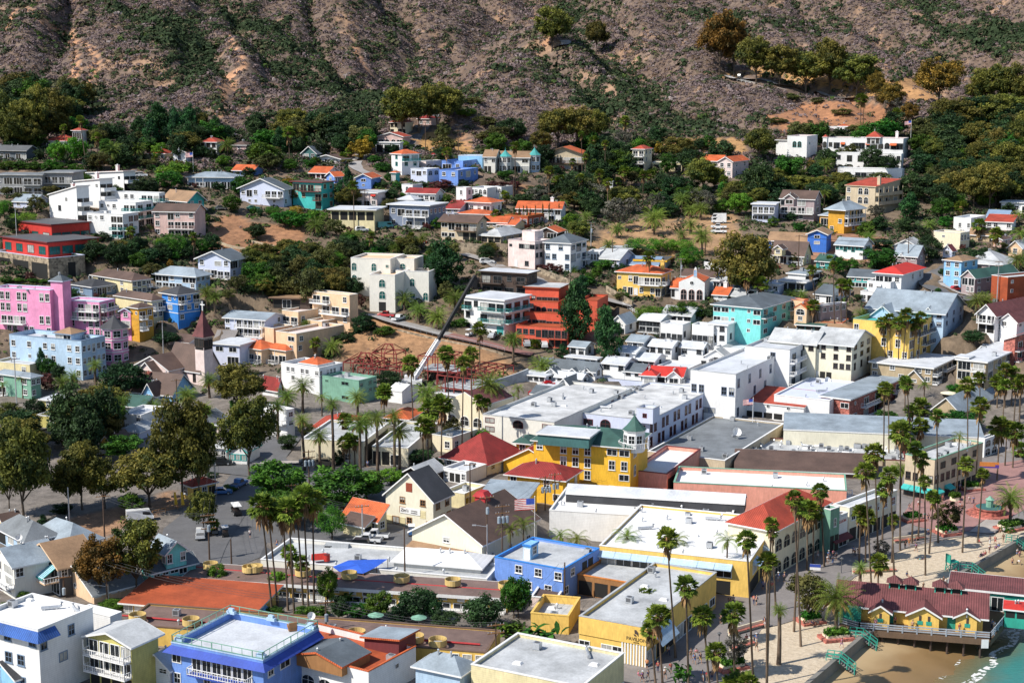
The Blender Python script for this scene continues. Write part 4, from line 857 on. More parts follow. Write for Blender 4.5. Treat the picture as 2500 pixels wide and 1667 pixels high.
def hill_right():
 tile(1860,200)
 b("white hillside mansion|with red tile trims and a bell tower, stepping down in terraces",(1262,700,512),590,(12,),24,'mansion',wall='white',A="WGS.GGSGAAVG/W.WGGWWW.AA.",B=".WW/W.W",rc='rtile',par=.5,awn='otile',rail='white',ch=[(.88,.5)],win='dgray',
      extra=[dict(N=(1245,800,648),L=668,Rr=(5,),A="W.G.G.W.WW.W/..B..A...BB.",B="",par=.2,rc='white'),dict(N=(1255,880,785),L=682,Rr=(5,),A="...GGG.....",B="",par=.9,rc='white'),dict(N=(578,690,500),L=548,Rr=(2.5,),roof='hip',rc='rtile',rh=1,A="A/.",B="",over=.2,par=0),dict(N=(1055,560,502),L=940,Rr=(6,),roof='hip',rc='rtile',rh=2.2,A="TTT",over=.5,base=None,par=0)])
 b("white annex with red trim|left of the hillside mansion",(400,690,490),229,500,26,'annex',wall='white',A=".AA./....",B="R./..",rc='rtile',win='teal',extra=[dict(N=(226,660,545),L=129,Rr=(7,),A="",B="",roof='sb',rc='otile',rh=.8)])
 b("flat white building|high behind the hillside mansion",(772,455,408),560,(8,),18,'building',wall='white',A="",rc='white',extra=[dict(N=(770,440,402),L=690,Rr=(5,),roof='hip',rc='otile',rh=1,A="")])
 b("tan modern house|with orange tiles and curved concrete balconies",(1010,1185,942),756,1240,44,wall='sand',roof='sf',rc='rtile',rh=1.8,A="W.AA./W.AA./.....",B="NNN/NNN/W..",rail='sand',trim='sand',solid=True,ch=[(.95,.2)],over=.4)
 b("grey cape house|with two dormers and a white veranda",(465,1255,1052),168,530,26,wall='mauve',roof='gu',rc='broof',A="G.G./NNNN/W.W.",B="W/G/.",rh=2.4,extra=[dict(N=(285,1120,1040),L=205,Rr=(4,),roof='gv',rh=1.1,A="P",B="",base=None),dict(N=(428,1120,1040),L=348,Rr=(4,),roof='gv',rh=1.1,A="P",B="")])
 b("ochre yellow house|with a faceted grey roof and wraparound porch",(735,1360,1155),598,905,44,wall='ochre',roof='hip',rc='bgroof',A="../.W/W.",B="NNN/NNN/.W.",rh=2.6,over=1.2,extra=[dict(N=(620,1290,1205),L=520,Rr=(6,),roof='hip',A="G")])
 b("white two storey house|at the foot of the right hand woods",(112,1260,1102),-85,(9,),18,wall='lavender',roof='slab',rc='wroof',A="BBBB/PPP.",rh=1)
 b("cream box house|with a tall flat parapet",(1775,1505,1358),1543,1866,42,wall='cream',A=".w../....",B="TTT/...",rc='troof',cap='white',win='white')
 b("white spanish bungalow|behind ragged palms at the right",(1872,1335,1225),1722,2012,38,wall='white',A=".W.W",B="W.W",rc='wroof')
 b("blue grey roofed cottage|at the right edge above the red tiles",(2200,1265,1215),2022,2250,34,wall='white',roof='gu',rc='steel',A="WWW",B=".",rh=2.0)
 b("white building with red tile edge|at the right edge",(2242,1330,1262),2012,(9,),26,'building',wall='white',roof='sf',rc='rtile',rh=1.6,A="WW.W")
 b("pale flat roofed house|at the far right below the woods",(2420,1180,1090),2150,(9,),26,wall='white',roof='slab',rc='wroof',A="GWG")
 b("tan gabled cottage|behind the cream box house",(2040,1430,1372),1868,2080,34,wall='tan',roof='gu',rc='troof',A="W",B="W",rh=1.8)
 b("grey gabled house|with maroon porch near the right edge",(2150,1480,1415),2080,2230,40,wall='rose',roof='gv',rc='broof',A="W",B="W")
 tile(1860,560)
 b("vivid blue house|a tall gabled bay with white windows",(576,205,45),412,(10,),20,wall='blue',roof='gv',rc='troof',A=".P./.P./...",rh=1.2,over=.6,extra=[dict(N=(412,180,108),L=64,Rr=(8,),roof='gu',rh=2.2,A="WPPW",B="")])
 b("cream cape cottage|with two dormers and a front porch",(372,320,232),90,442,32,wall='butter',roof='gu',rc='broof',A="NGNN",B="T/W",rh=3.6,over=.5,extra=[dict(N=(178,235,172),L=112,Rr=(3,),roof='gv',rh=.9,A="W",B="",base=None),dict(N=(305,235,172),L=238,Rr=(3,),roof='gv',rh=.9,A="W",B="")])
 b("white house with teal window trim|and long window rows",(905,270,148),662,992,34,wall='white',roof='gu',rc='bgroof',A="WWGPGPP/......",B="G/.",win='teal',rh=1.8)
 b("mauve gabled house|with a blue grey roof",(1388,350,238),1198,1466,38,wall='mauve',roof='gu',rc='bgroof',A="W.W/OO.",B=".W./.W.",rh=2.8,extra=[dict(N=(1290,330,262),L=1215,Rr=(4,),roof='gv',rh=1.4,A="W",B="")])
 b("small white gabled house|behind the mauve one",(1390,205,152),1188,(8,),30,wall='white',roof='gv',rc='lgray',A="WW",rh=1.9)
 b("lavender cottage|with a dark purple roof",(1700,300,188),1625,1735,44,wall='lavender',roof='gv',rc='maroon',A="W/G",B="W/.",rh=1.5)
 b("small dark green roofed hut|in front of the cream cape cottage",(600,350,288),488,692,34,'hut',wall='teal',roof='gu',rc='grroof',A="W",B="W",rh=1.6,name='hut')
 b("white flat roofed house|with a roof deck below the cape cottage",(388,495,408),235,520,36,wall='white',roof='slab',rc='bgroof',A="..",B="OO",clut=1)
 b("blue grey bungalow|with a low deck",(380,555,478),160,(10,),28,wall='steel',roof='slab',rc='lroof',A="GOG",over=.8)
 b("white deck house|at the left of the blue grey bungalow",(150,580,500),-30,(9,),26,wall='lavender',roof='slab',rc='wroof',A="WGW")
 b("white house with slate gable roof|behind tall palms",(622,665,590),478,800,38,wall='white',roof='gu',rc='slate',A="W.G",B="WW",rh=2.0)
 b("peach spanish cottage|with red tile edging",(372,735,640),165,420,36,wall='peach',A=".W.",B="W",rc='palepink',cap='otile',extra=[dict(N=(398,840,712),L=292,Rr=(9,),roof='gv',rh=1.2,A="A/W",rc='otile',over=.1)])
 b("mauve stucco bungalow|with a white flat roof",(530,825,690),478,762,52,wall='mauve',A="W/.",B="WWWW/....",rc='wroof',win='white')
 b("white house with bright red hip roof|and a balconied lower wing",(1245,600,408),1020,1452,34,wall='white',roof='hip',rc='red',A="GGW/...",B=".WW/..W",rh=1.9,over=.8,extra=[dict(N=(1150,620,478),L=945,Rr=(8,),A="WS./WBB",B="",roof='flat',awn='white',rc='wroof'),dict(N=(1000,650,565),L=885,Rr=(7,),A="WO",roof='flat',rc='white',par=.9)])
 b("teal motel wing|with a slate roof behind the palms",(1022,525,432),778,(9,),24,'motel',wall='turq',roof='gu',rc='slate',A="WWWW/GGGG",rh=1.6)
 b("white and blue corner house|with a tan roof above the street bend",(1780,525,290),1636,1938,46,wall='sky',roof='hip',rc='troof',A="WW/WW/.W",B="WW/GW/..",rh=1.2,win='white')
 b("grey hip roofed house|behind the corner house",(2160,410,325),1800,(14,),34,wall='mauve',roof='hip',rc='lgray',A="OO..",rh=3.4)
 b("mauve house with green roof|long and gabled beside the street",(1905,585,432),1795,2290,50,wall='mauve',roof='gv',rc='grroof',A="GG/.WW",B="WWWWW/W.W.W",rh=1.9)
 b("rust red wooden house|at the right edge",(2195,690,432),(6,),2520,60,wall='rust',roof='flat',rc='lroof',A=".",B="w.w./w..w/.K..",door='butter')
 b("white house with maroon roof and deck|at the right edge",(2085,935,760),1945,2440,46,wall='white',roof='gv',rc='mroof',A="NN/OO",B="WW.W/WWWW",rh=2.4,over=.8)
 b("white cottage with maroon roof|in front of the larger maroon roof",(2282,965,830),2140,2470,46,wall='white',roof='gv',rc='mroof',A="W./..",B="W.W/...",rh=2.0)
 b("cream four storey building|with a long grey gable roof",(798,1365,1040),470,985,30,'building',wall='ivory',roof='gu',rc='lroof',A="WW.W.W/.W.W.W/...WWW/DOO...",B="PPP/PPP/TTT/...",rh=2.8,over=.8,win='dbrown',extra=[dict(N=(475,1290,1030),L=72,Rr=(10,),A="...WW/...../.....",B="",roof='gu',rc='lroof',rh=2.6)])
 b("yellow hotel|with a rooftop pool deck and green cornice",(1310,1185,850),820,1608,36,'hotel',wall='sun',A="T...T.T./....T.T./.....W.W",B="GBBBG/GWBBG/WPP.G",cap='seafoam',rc='turq',par=1.1,clut=2,rail='dgray')
 b("light blue gabled hotel|with a rooftop sign board",(1622,965,752),950,1812,32,'hotel',wall='powder',roof='gu',rc='bgroof',A=".W.W.W.WW/..W.W.WWW/.........",B="WWW/WWW/...",rh=4.2,over=.8,win='slateblue',extra=[dict(N=(1200,930,800),L=960,Rr=(10,),roof='gv',rh=3.2,A="W.W/...",B=""),dict(N=(1560,930,790),L=1420,Rr=(9,),roof='gv',rh=2.6,A="WW/..",B="")])
 signboard(BLD[-1])
 b("low tan hip roofed building|left of the yellow hotel",(822,960,908),372,(10,),20,'building',wall='butter',roof='hip',rc='troof',A="WW.WW",rh=1.8)
 b("dark green canopy roof|beside the aqua apartments",(545,915,870),310,(9,),22,'canopy',wall='dteal',roof='slab',rc='grroof',A="OOO",name='canopy')
 b("low white house with red tile edge|in front of the mauve bungalow",(722,885,842),535,(9,),24,wall='white',A="W.W",rc='wroof',cap='otile')
 b("tan hotel wing|with white balconies and a slate dormer",(1525,1390,1248),978,1752,34,'hotel',wall='tan',roof='slab',rc='wroof',A="W.W..WW/W..W..W",B="BGBBG/BGBBG",over=.5,clut=3,extra=[dict(N=(1440,1390,1345),L=1290,Rr=(6,),roof='gv',rc='slate',rh=2.2,A="W",B="")])
 b("tan hotel at the right edge|with a square stair tower",(2000,1450,1195),1755,2540,36,'hotel',wall='tan',roof='slab',rc='wroof',A="GB/GB/.O",B="GBGGBGG/GBGGBGG/.......",over=.5,clut=4,extra=[dict(N=(1835,1400,1155),L=1752,Rr=1890,A="",B="",wall='sand',roof='slab',clut=0)])
 b("red brick house|with a maroon roof at the right edge",(2262,1185,1000),2172,2460,40,wall='brick',roof='sl',rc='rtile',rh=1.2,A="../..",B="BB/BB",rail='maroon')
 b("low white building with grey awnings|below the dark shrubs",(2105,1165,1095),1930,(10,),26,'building',wall='white',A="SS",awn='lgray',rc='wroof',clut=2)
def more_houses():
 tile(1240,560)
 b("blue grey flat house|behind the bell wall of the spanish hall",(2030,545,472),1842,(9,),26,wall='powder',roof='slab',rc='lroof',A="GGW")
 b("brown roofed bungalow|between the yellow house and the pink earth bank",(1850,475,432),1560,(9,),24,wall='powder',roof='gu',rc='broof',A="WGWW",rh=1.6)
 b("small house with red roof and white chimney|below the spanish hall",(1965,640,588),1845,(7,),26,wall='white',roof='gu',rc='otile',A="W",ch=[(.6,.5)])
 b("wide grey roofed cottage|right of the small red roof with white chimney",(2115,645,600),1968,(9,),26,wall='sand',roof='gu',rc='lgray',A="WW",rh=1.6)
 b("grey green bungalow|between two tall palms above the aqua apartments",(2345,615,555),2150,(9,),28,wall='seafoam',roof='slab',rc='lroof',A="GWG")
 tile(1860,560)
 b("pale cottage with white gable|at the right edge above the corner house",(2330,245,165),2215,(8,),44,wall='peach',roof='gv',rc='wroof',A="W",B="WW",rh=2)
 tile(0,560)
 b("low brown roofed hall|behind the church steeple",(1700,1060,1015),1490,(7,),32,'hall',wall='palepink',roof='gu',rc='broof',A="",rh=1.4)
 tile(620,200)
 b("small white spanish cottage|left of the dark bushy tree",(1425,1000,925),1325,(7,),26,wall='white',A=".AW",rc='wroof')
 b("small red roofed bungalow|on the lane below the brown brick house",(2340,1330,1285),2190,(8,),30,wall='butter',roof='gu',rc='otile',A="WW",rh=1.5)
 tile(620,920)
 b("narrow white building|with balconies beside the date palms",(300,540,300),268,362,40,wall='white',A="B/B",B="W/W/.",rc='wroof')
 tile(0,200)
 b("grey cottage with pale roof|below the long grey apartment block",(300,1130,1075),120,(8,),20,wall='lavender',roof='gu',rc='bgroof',A="WW")
 b("tan cottage|under the conifers of the left hillside",(1480,700,648),1330,(8,),14,wall='sand',roof='hip',rc='rtile',A="W.W")
def cottages():
 tile(1240,560)
 G=[("steep gabled white cottage|beside the dark tree",(1050,935,842),930,1152,'gv','bgroof',"W/G",2.0),("white cottage with front balcony|highest of the white cottages",(1362,925,822),1178,1472,'gu','wroof',"GGG/BBB",1.2),
     ("flat white cottage|with a black edged balcony and french doors",(1566,1000,858),1370,1642,'flat','wroof',"..../BWBB",0),("flat white cottage|with a long balcony and one blue door",(1842,1022,868),1652,1900,'flat','wroof',"..../BBBB",0),
     ("white cottage|with a striped umbrella terrace",(1962,1025,862),1795,2036,'slab','wroof',"WW/OW",0),("white cottage with blue grey roof|below the steep gabled one",(1212,1092,1012),1070,1312,'gu','bgroof',"WWW",1.2),
     ("white cottage|with three windows in a row under a pale roof",(1468,1142,1056),1268,1552,'gu','wroof',"WWW",1.2),("white cottage|with two square windows under a pale roof",(1746,1148,1066),1553,1802,'gu','wroof',"W.W",1.2),
     ("long white cottage|with a shaded door at the edge of the construction site",(1142,1195,1110),963,1242,'gu','wroof',"P.WD",1.1),("low white cottage row|beside the bougainvillea",(792,1240,1168),523,832,'slab','wroof',"DWDWW",0),
     ("two tiered white cottage|with satellite dishes",(692,1150,1058),553,772,'gu','bgroof',"WW",1.0),("white cottage|with a single wide window below the two tiered one",(1046,1295,1214),853,1152,'gu','wroof',"P.W",1.2),
     ("white cottage|left of the red bougainvillea tree",(1312,1248,1180),1158,(8,),'gu','wroof',"WPW",1.2),("grey roofed hut|between white cottages",(1202,1335,1282),1040,(7,),'gu','slate',"WW",1.5),
     ("long cottage|with three small white gables",(782,1335,1270),280,842,'gu','slate',"WWWWWW",1.8),("low white cottage|partly behind the red flowering bush",(332,1375,1322),124,422,'slab','wroof',"WWWW",0),
     ("low white cottage|right of the red flowering bush",(662,1385,1338),428,722,'gu','wroof',"WWW",1.0),("pale roofed hut|in front of the low white cottages",(447,1455,1418),290,(7,),'slab','wroof',"GG",0),
     ("white gabled hut|with a grey roof beside the large flat roof",(562,1465,1408),443,722,'gv','slate',"W",1.8),("hut with dark grey roof|next to a blue mural",(402,1535,1488),213,(7,),'gu','slate',"W.",1.4),
     ("low white building|with a grey gable at its end",(1802,1230,1168),1530,1902,'flat','wroof',"..W",0),("grey roofed cottage|behind the white cornice hotel",(1962,1195,1150),1768,2140,'gv','lgray',"W",2.0),
     ("grey gabled white house|with porch behind the cottages",(1642,842,776),1384,1742,'gu','lgray',"WGWG",1.8),("flat pale roofed building|below the aqua apartments",(2142,1150,1080),1850,2300,'flat','wroof',"..",0),
     ("flat white building|behind the red roofed house",(1622,1345,1250),1340,(9,),'flat','wroof',".W.",0)]
 for(lab,N,l,r,rf,rc,A,rh)in G:
  q=dict(wall='white',roof=rf,rc=rc,A=A,B="W" if rf!='flat' else "W.",over=.45,par=.4,win='dgray',rail='lgray' if 'balcony' not in lab else 'dgray')
  if rh:q['rh']=rh
  if 'three small' in lab:q['extra']=[dict(N=(x,1330,1290),L=x-95,Rr=(3,),roof='gv',rh=1.1,A="w",B="")for x in(440,630,760)]
  b(lab,N,l,r,28,'cottage',**q)
 b("white house with red gable roofs|and a dark veranda among the cottages",(1560,1405,1322),1192,(9,),16,wall='white',roof='gu',rc='red',A="OPOOP",rh=1.6,extra=[dict(N=(1320,1410,1318),L=1205,Rr=(4,),roof='hip',rh=1.5,A="P"),dict(N=(1545,1410,1322),L=1430,Rr=(4,),roof='gv',rh=1.4,A="P")])
def town():
 tile(1240,560)
 b("white hotel with bracketed cornice|and rows of shuttered windows",(2035,1700,1302),1640,2514,30,'hotel',wall='white',A="....../TT..TT/......./..PP...",B="T.T.T.T.T./...T.T.T.T/T.T.T.T.T.",par=.5,rc='wroof',clut=4,win='slateblue',cap='lgray',extra=[dict(N=(2519,1420,1082),L=2132,Rr=2755,A="..T./..../....",B="BBB/BBB/BBB",solid=False,clut=1)])
 tile(1240,920)
 b("large grey roofed hotel|with two long wings and blue shaded side windows",(1265,645,392),645,1925,28,'hotel',wall='lavender',A="PA.P/....",B="TT.TT.TT.TT.TT.TT.TT/T.TT.TT.TT.TT.TT.TT.",par=.35,roof='flat',rc='paleroof',cap='lgray',win='maroon',clut=14,
      extra=[dict(N=(415,660,410),L=-225,Rr=1130,A="P.A.P/P..../",B="........TTT./............",clut=9,wall='offwhite'),dict(N=(1300,420,290),L=1155,Rr=(4,),A="w",B="",clut=0,base=None),dict(N=(1890,250,110),L=830,Rr=(9,),A="",B="W./W.",clut=2)])
 b("low dark grey roofed hall|spreading beside the grey roofed hotel",(1945,850,752),1255,2480,28,'hall',wall='sand',A="........",B="....",rc='groof',par=.3,clut=6)
 b("yellow four storey hotel|with a green roof and octagonal lookout",(1095,1080,642),232,1256,20,'hotel',wall='yellow',roof='hip',rc='grroof',A="W.TTT.PP/..TTT.TT/..TWT..P/.W.P..DP",B="PW/T./..",rh=2.2,over=.6,win='white',extra=[dict(N=(725,640,548),L=268,Rr=(7,),roof='slab',rc='wroof',wall='dteal',A="",B="",over=.3,base=None),dict(N=(185,760,600),L=75,Rr=(6,),roof='hip',rc='grroof',A="T/.",B=".",over=.8)])
 turret(BLD[-1],1140,640,465,95,340,1,'white','grroof')
 b("yellow cottage|with two bright red roofs and a white porch",(500,1150,932),0,642,24,'cottage',wall='yellow',roof='hip',rc='rroof',A="T..T./....P",B="TD/W.",rh=2.2,over=.7,extra=[dict(N=(430,900,800),L=-40,Rr=520,roof='gv',rh=3.2,A="W",B="")])
 b("salmon pink building|with a white flat roof and stepped corner",(1425,1050,872),1100,1730,24,'building',wall='salmon',A="",B="OG.",rc='white',par=.8,cap='maroon')
 b("long pink hotel|with white roof and green edging",(3030,1260,1022),1487,(13,),11,'hotel',wall='salmon',A="..............",B="WBW/WBW",rc='white',par=.7,cap='seafoam',clut=5)
 tile(1240,1247)
 b("white market hall|with roof machines above a blank white wall",(1992,345,98),372,(17,),13,'hall',wall='white',A="",B="",rc='white',par=.35,clut=26,name='market_hall',extra=[dict(N=(2120,20,-60),L=520,Rr=(5,),roof='gu',rc='wroof',A="",B="",rh=1.2,clut=0,over=.1,base=None,wall='charcoal')])
 b("low yellow shop row|with striped awnings and a white roof",(2160,775,455),822,2430,20,'shops',wall='sun',A="VVVVVVVV./OOOOOOOO.",B="VV./OO.",rc='white',par=.35,clut=14,cap='white',awn='powder',name='shop_row')
 b("bright blue building|with a flat grey roof and a rooftop hut",(495,800,525),-118,820,30,'building',wall='peri',A="..W.W.W/...W.W.",B=".W.OO./W.....",rc='lroof',par=.4,cap='brightblue',clut=1,extra=[dict(N=(205,440,318),L=137,Rr=272,A="D",B="W",wall='sky',roof='slab',rc='sky',over=.1,clut=0,base=None)])
 b("pavilion hotel building|yellow fronted with grey roof and orange plywood end",(1240,1400,1052),640,1872,28,'hotel',wall='sun',A="....../G.GG..",B="......../GOOGG.PP",rc='lroof',par=.5,clut=6,cap='lgray',extra=[dict(N=(1195,840,665),L=625,Rr=1700,A="OOOO",B="",wall='wood',cap='orange'),dict(N=(1700,920,715),L=1690,Rr=1866,a=30,A="",B=".PP",wall='plywood',cap='orange',clut=0)])
 pavilion_sign(BLD[-1])
 b("yellow garden wall block|enclosing sunken roofs behind the pavilion hotel",(545,1100,945),205,(9,),14,'building',wall='sun',A="",B="",rc='lroof',par=1.2,clut=3,cap='sun')
 b("mauve roofed shed|behind the yellow garden wall",(440,870,790),205,(6,),14,'shed',wall='palepink',A="",rc='broof',par=.2,name='shed')
 b("foreground building with a panelled grey roof|and red tile edging on its street side",(662,2000,1580),-330,1042,28,'building',wall='butter',A="",B="..P.P.G",rc='lroof',par=.45,cap='white',clut=4)
 tile(1860,920)
 b("white building with a red tile front|and a low lavender roof behind",(372,410,278),-165,535,30,'building',wall='white',roof='sf',rc='rtile',A="R.R.R./OOOOOO",B="../..",rh=1.6,over=.2,extra=[dict(N=(600,430,215),L=110,Rr=(26,),roof='flat',rc='lavender',A="",B="",par=.3,clut=5)])
 b("pink brick inn|with white shutters, a round window and balconies",(780,425,208),530,1442,36,'inn',wall='brick',A="W.P/W.P",B="RBBGBBG/PBBGBBG",roof='slab',rc='bgroof',over=.35,clut=3)
 b("tan hall with slate gables|behind a round green tree",(1765,400,312),1535,2115,38,'hall',wall='tan',roof='gv',rc='bgroof',A="..",B=".G.G",rh=3.0)
 b("long cream building|with a pale blue roof and arched street corner",(1985,705,548),195,(13,),11,'building',wall='ivory',A="..............",B="",rc='bgroof',roof='sf',rh=1.2,clut=0,over=.1,extra=[dict(N=(1992,720,560),L=(1.5,),Rr=2120,a=44,roof='flat',par=.3,A="",B="AA/AA",wall='white')])
 b("cream corner building|with teal awnings and green cornice",(1535,1110,745),1288,1985,44,'building',wall='sand',A="..../WWWW/VVVV",B=".P.P.P.P./WWWWW..../V.VOOOOOO",rc='lroof',par=.7,clut=8,cap='seafoam',awn='turq',win='dbrown')
 b("messy service roof building|crowded with ducts and pipes",(1295,800,752),-215,(16,),11,'building',wall='sand',A="",B="",rc='lroof',par=.5,clut=70,cap='maroon')
 b("brown roofed building|with two barrel skylights",(1000,912,868),-230,(9,),9,'building',wall='brown',roof='sf',rc='broof',rh=1.9,A="",clut=0)
 b("arcaded building|with a red tile hip roof on the promenade",(105,1790,1388),-305,604,36,'building',wall='cream',roof='hip',rc='rtile',A="...../.....",B="AAAAAAA/AAAAAAA",rh=3.0,over=.5,win='cream')
 b("teal shop|with a flat front beside the arcaded building",(604,1580,1195),480,700,46,'shop',wall='seafoam',A="",B=".W./OO",rc='lroof',name='shop')
 b("white shop with red lettering|and a maroon awning on the promenade",(606,1560,1275),560,772,44,'shop',wall='white',A="",B="./VV",awn='maroon',rc='peach',par=.4,name='shop')
 galleon_sign(BLD[-1])
 b("cream promenade shops|with white upper windows behind the palms",(775,1480,1175),640,1215,44,'shops',wall='ivory',A="",B="WWWWWW/OOOOOO",rc='wroof',win='white',name='shop_row')
 tile(620,920)
 b("cream theater hall|with a curved spanish gable and maroon roof",(2065,470,262),1720,2330,34,'hall',wall='cream',roof='gv',rc='mroof',A="../AAA",B="../...",rh=2.6,over=-.05)
 b("dark red hip roofed building|with charred ridges and white walls",(2090,870,792),1705,2400,34,'building',wall='white',roof='hip',rc='rroof',A="WOOW",B="W..",rh=5.0,over=.9,extra=[dict(N=(1905,960,850),L=1700,Rr=2085,roof='flat',rc='wroof',A="WOOW",B="...",par=.5,clut=2)])
 b("cream weatherboard warehouse|with brown windows and a sign on its gable",(1610,1375,1110),1182,1772,30,'warehouse',wall='ivory',roof='gv',rc='charcoal',A="..W..W./..P..K./DGDW..G",B="WW/.WW",rh=4.6,win='wood',door='butter',over=.5)
 zims_sign(BLD[-1])
 b("white annex with open roof deck|between the warehouse and the red roofs",(1890,1180,1050),1705,2080,32,'annex',wall='butter',A="",B="P..",rc='white',par=.7,clut=2)
 b("yellow hotel annex|with a white lean-to roof and stairs",(2440,1290,1100),2030,(8,),16,'annex',wall='yellow',roof='sf',rc='bgroof',rh=1.0,A="PGG.G",B="W")
 b("brown gabled barn|with a patched metal roof",(1520,990,890),1322,1700,30,'barn',wall='dbrown',roof='gv',rc='lgray',A="",B="",rh=1.6,name='barn')
 b("low library building|cream with a shaded entrance",(985,790,585),425,1210,12,'building',wall='cream',A="....W.",B="OO",rc='lroof',par=.35,clut=1,extra=[dict(N=(1385,800,640),L=1060,Rr=1650,A="OOG.",B="..W.",clut=3)])
 b("flat cream office|with roof vents beside the tall thin palms",(1780,680,545),1600,2005,34,'building',wall='cream',A=".W",B="W.W",rc='lroof',clut=3)
 b("cream house with red tile hip roof|behind the palm plaza",(900,560,470),540,(11,),10,wall='cream',roof='hip',rc='rtile',A="W.GW",rh=2.2,over=.9)
 b("small building with orange red roof|behind the palm crowns",(1385,440,385),1180,(10,),18,'building',wall='butter',roof='hip',rc='otile',A="GG",rh=1.4)
 b("white roofed sheds|with curved metal panels",(1850,230,170),1640,1960,30,'sheds',wall='white',roof='slab',rc='wroof',A="WW",B="W",clut=2,name='sheds')
 b("low brown tiled cafe|with a shingle roof strip near the warehouse",(1110,1410,1290),808,1190,34,'cafe',wall='butter',roof='sf',rc='otile',rh=2.0,A="W.W",B="W",extra=[dict(N=(990,1440,1340),L=800,Rr=1060,roof='sf',rc='broof',rh=1.0,A="..",B="O")])
 tile(0,920)
 b("yellow bungalow|with a roof terrace, behind the dark eucalyptus",(500,470,360),320,(8,),20,wall='lemon',A="..W/....",rc='wroof',par=.8,extra=[dict(N=(505,300,215),L=370,Rr=(6,),roof='slab',A="W")])
 b("white two tier house|with a green gable behind the dark eucalyptus",(1270,480,345),1065,(10,),20,wall='white',A="W..W/.W..",rc='wroof',extra=[dict(N=(1280,345,268),L=1075,Rr=(8,),roof='gu',rc='grroof',rh=1.8,A="WGW")])
 b("pale roofed bungalow|among eucalyptus",(1250,560,500),1065,(9,),20,wall='lavender',roof='hip',rc='lgray',A="W.W")
 b("tiny yellow gabled house|between the eucalyptus trees",(1000,700,585),910,(7,),18,wall='sun',roof='gv',rc='broof',A="w/O",rh=1.3)
 b("small grey gabled house|with a white lattice gable",(1850,480,410),1670,(8,),22,wall='white',roof='gv',rc='groof',A="GW",rh=1.5)
 b("small cottage with turquoise trim|and three white shutters",(2215,785,665),2055,(7,),14,'cottage',wall='white',roof='gv',rc='lgray',A="PPP",trim='turq',win='turq',rh=1.5,tint='curtain')
 b("white porch cottage|left of the turquoise trimmed one",(2035,760,640),1920,(8,),16,'cottage',wall='white',roof='hip',rc='lgray',A="GA",rh=1.6)
 b("pink cottage|behind the turquoise trimmed one",(2050,540,440),1945,(8,),20,'cottage',wall='palepink',roof='slab',rc='grroof',A=".W")
 b("park kiosk|with a pink tile roof and yellow walls",(1735,1110,990),1640,1935,46,'kiosk',wall='sun',roof='hip',rc='rtile',A="W.",B="OWO",rh=1.2,name='kiosk')
 b("dark red roofed house|at the left edge by the park",(75,1430,1380),-60,222,50,wall='sun',roof='gv',rc='broof',A="W",B=".W",rh=2.4)
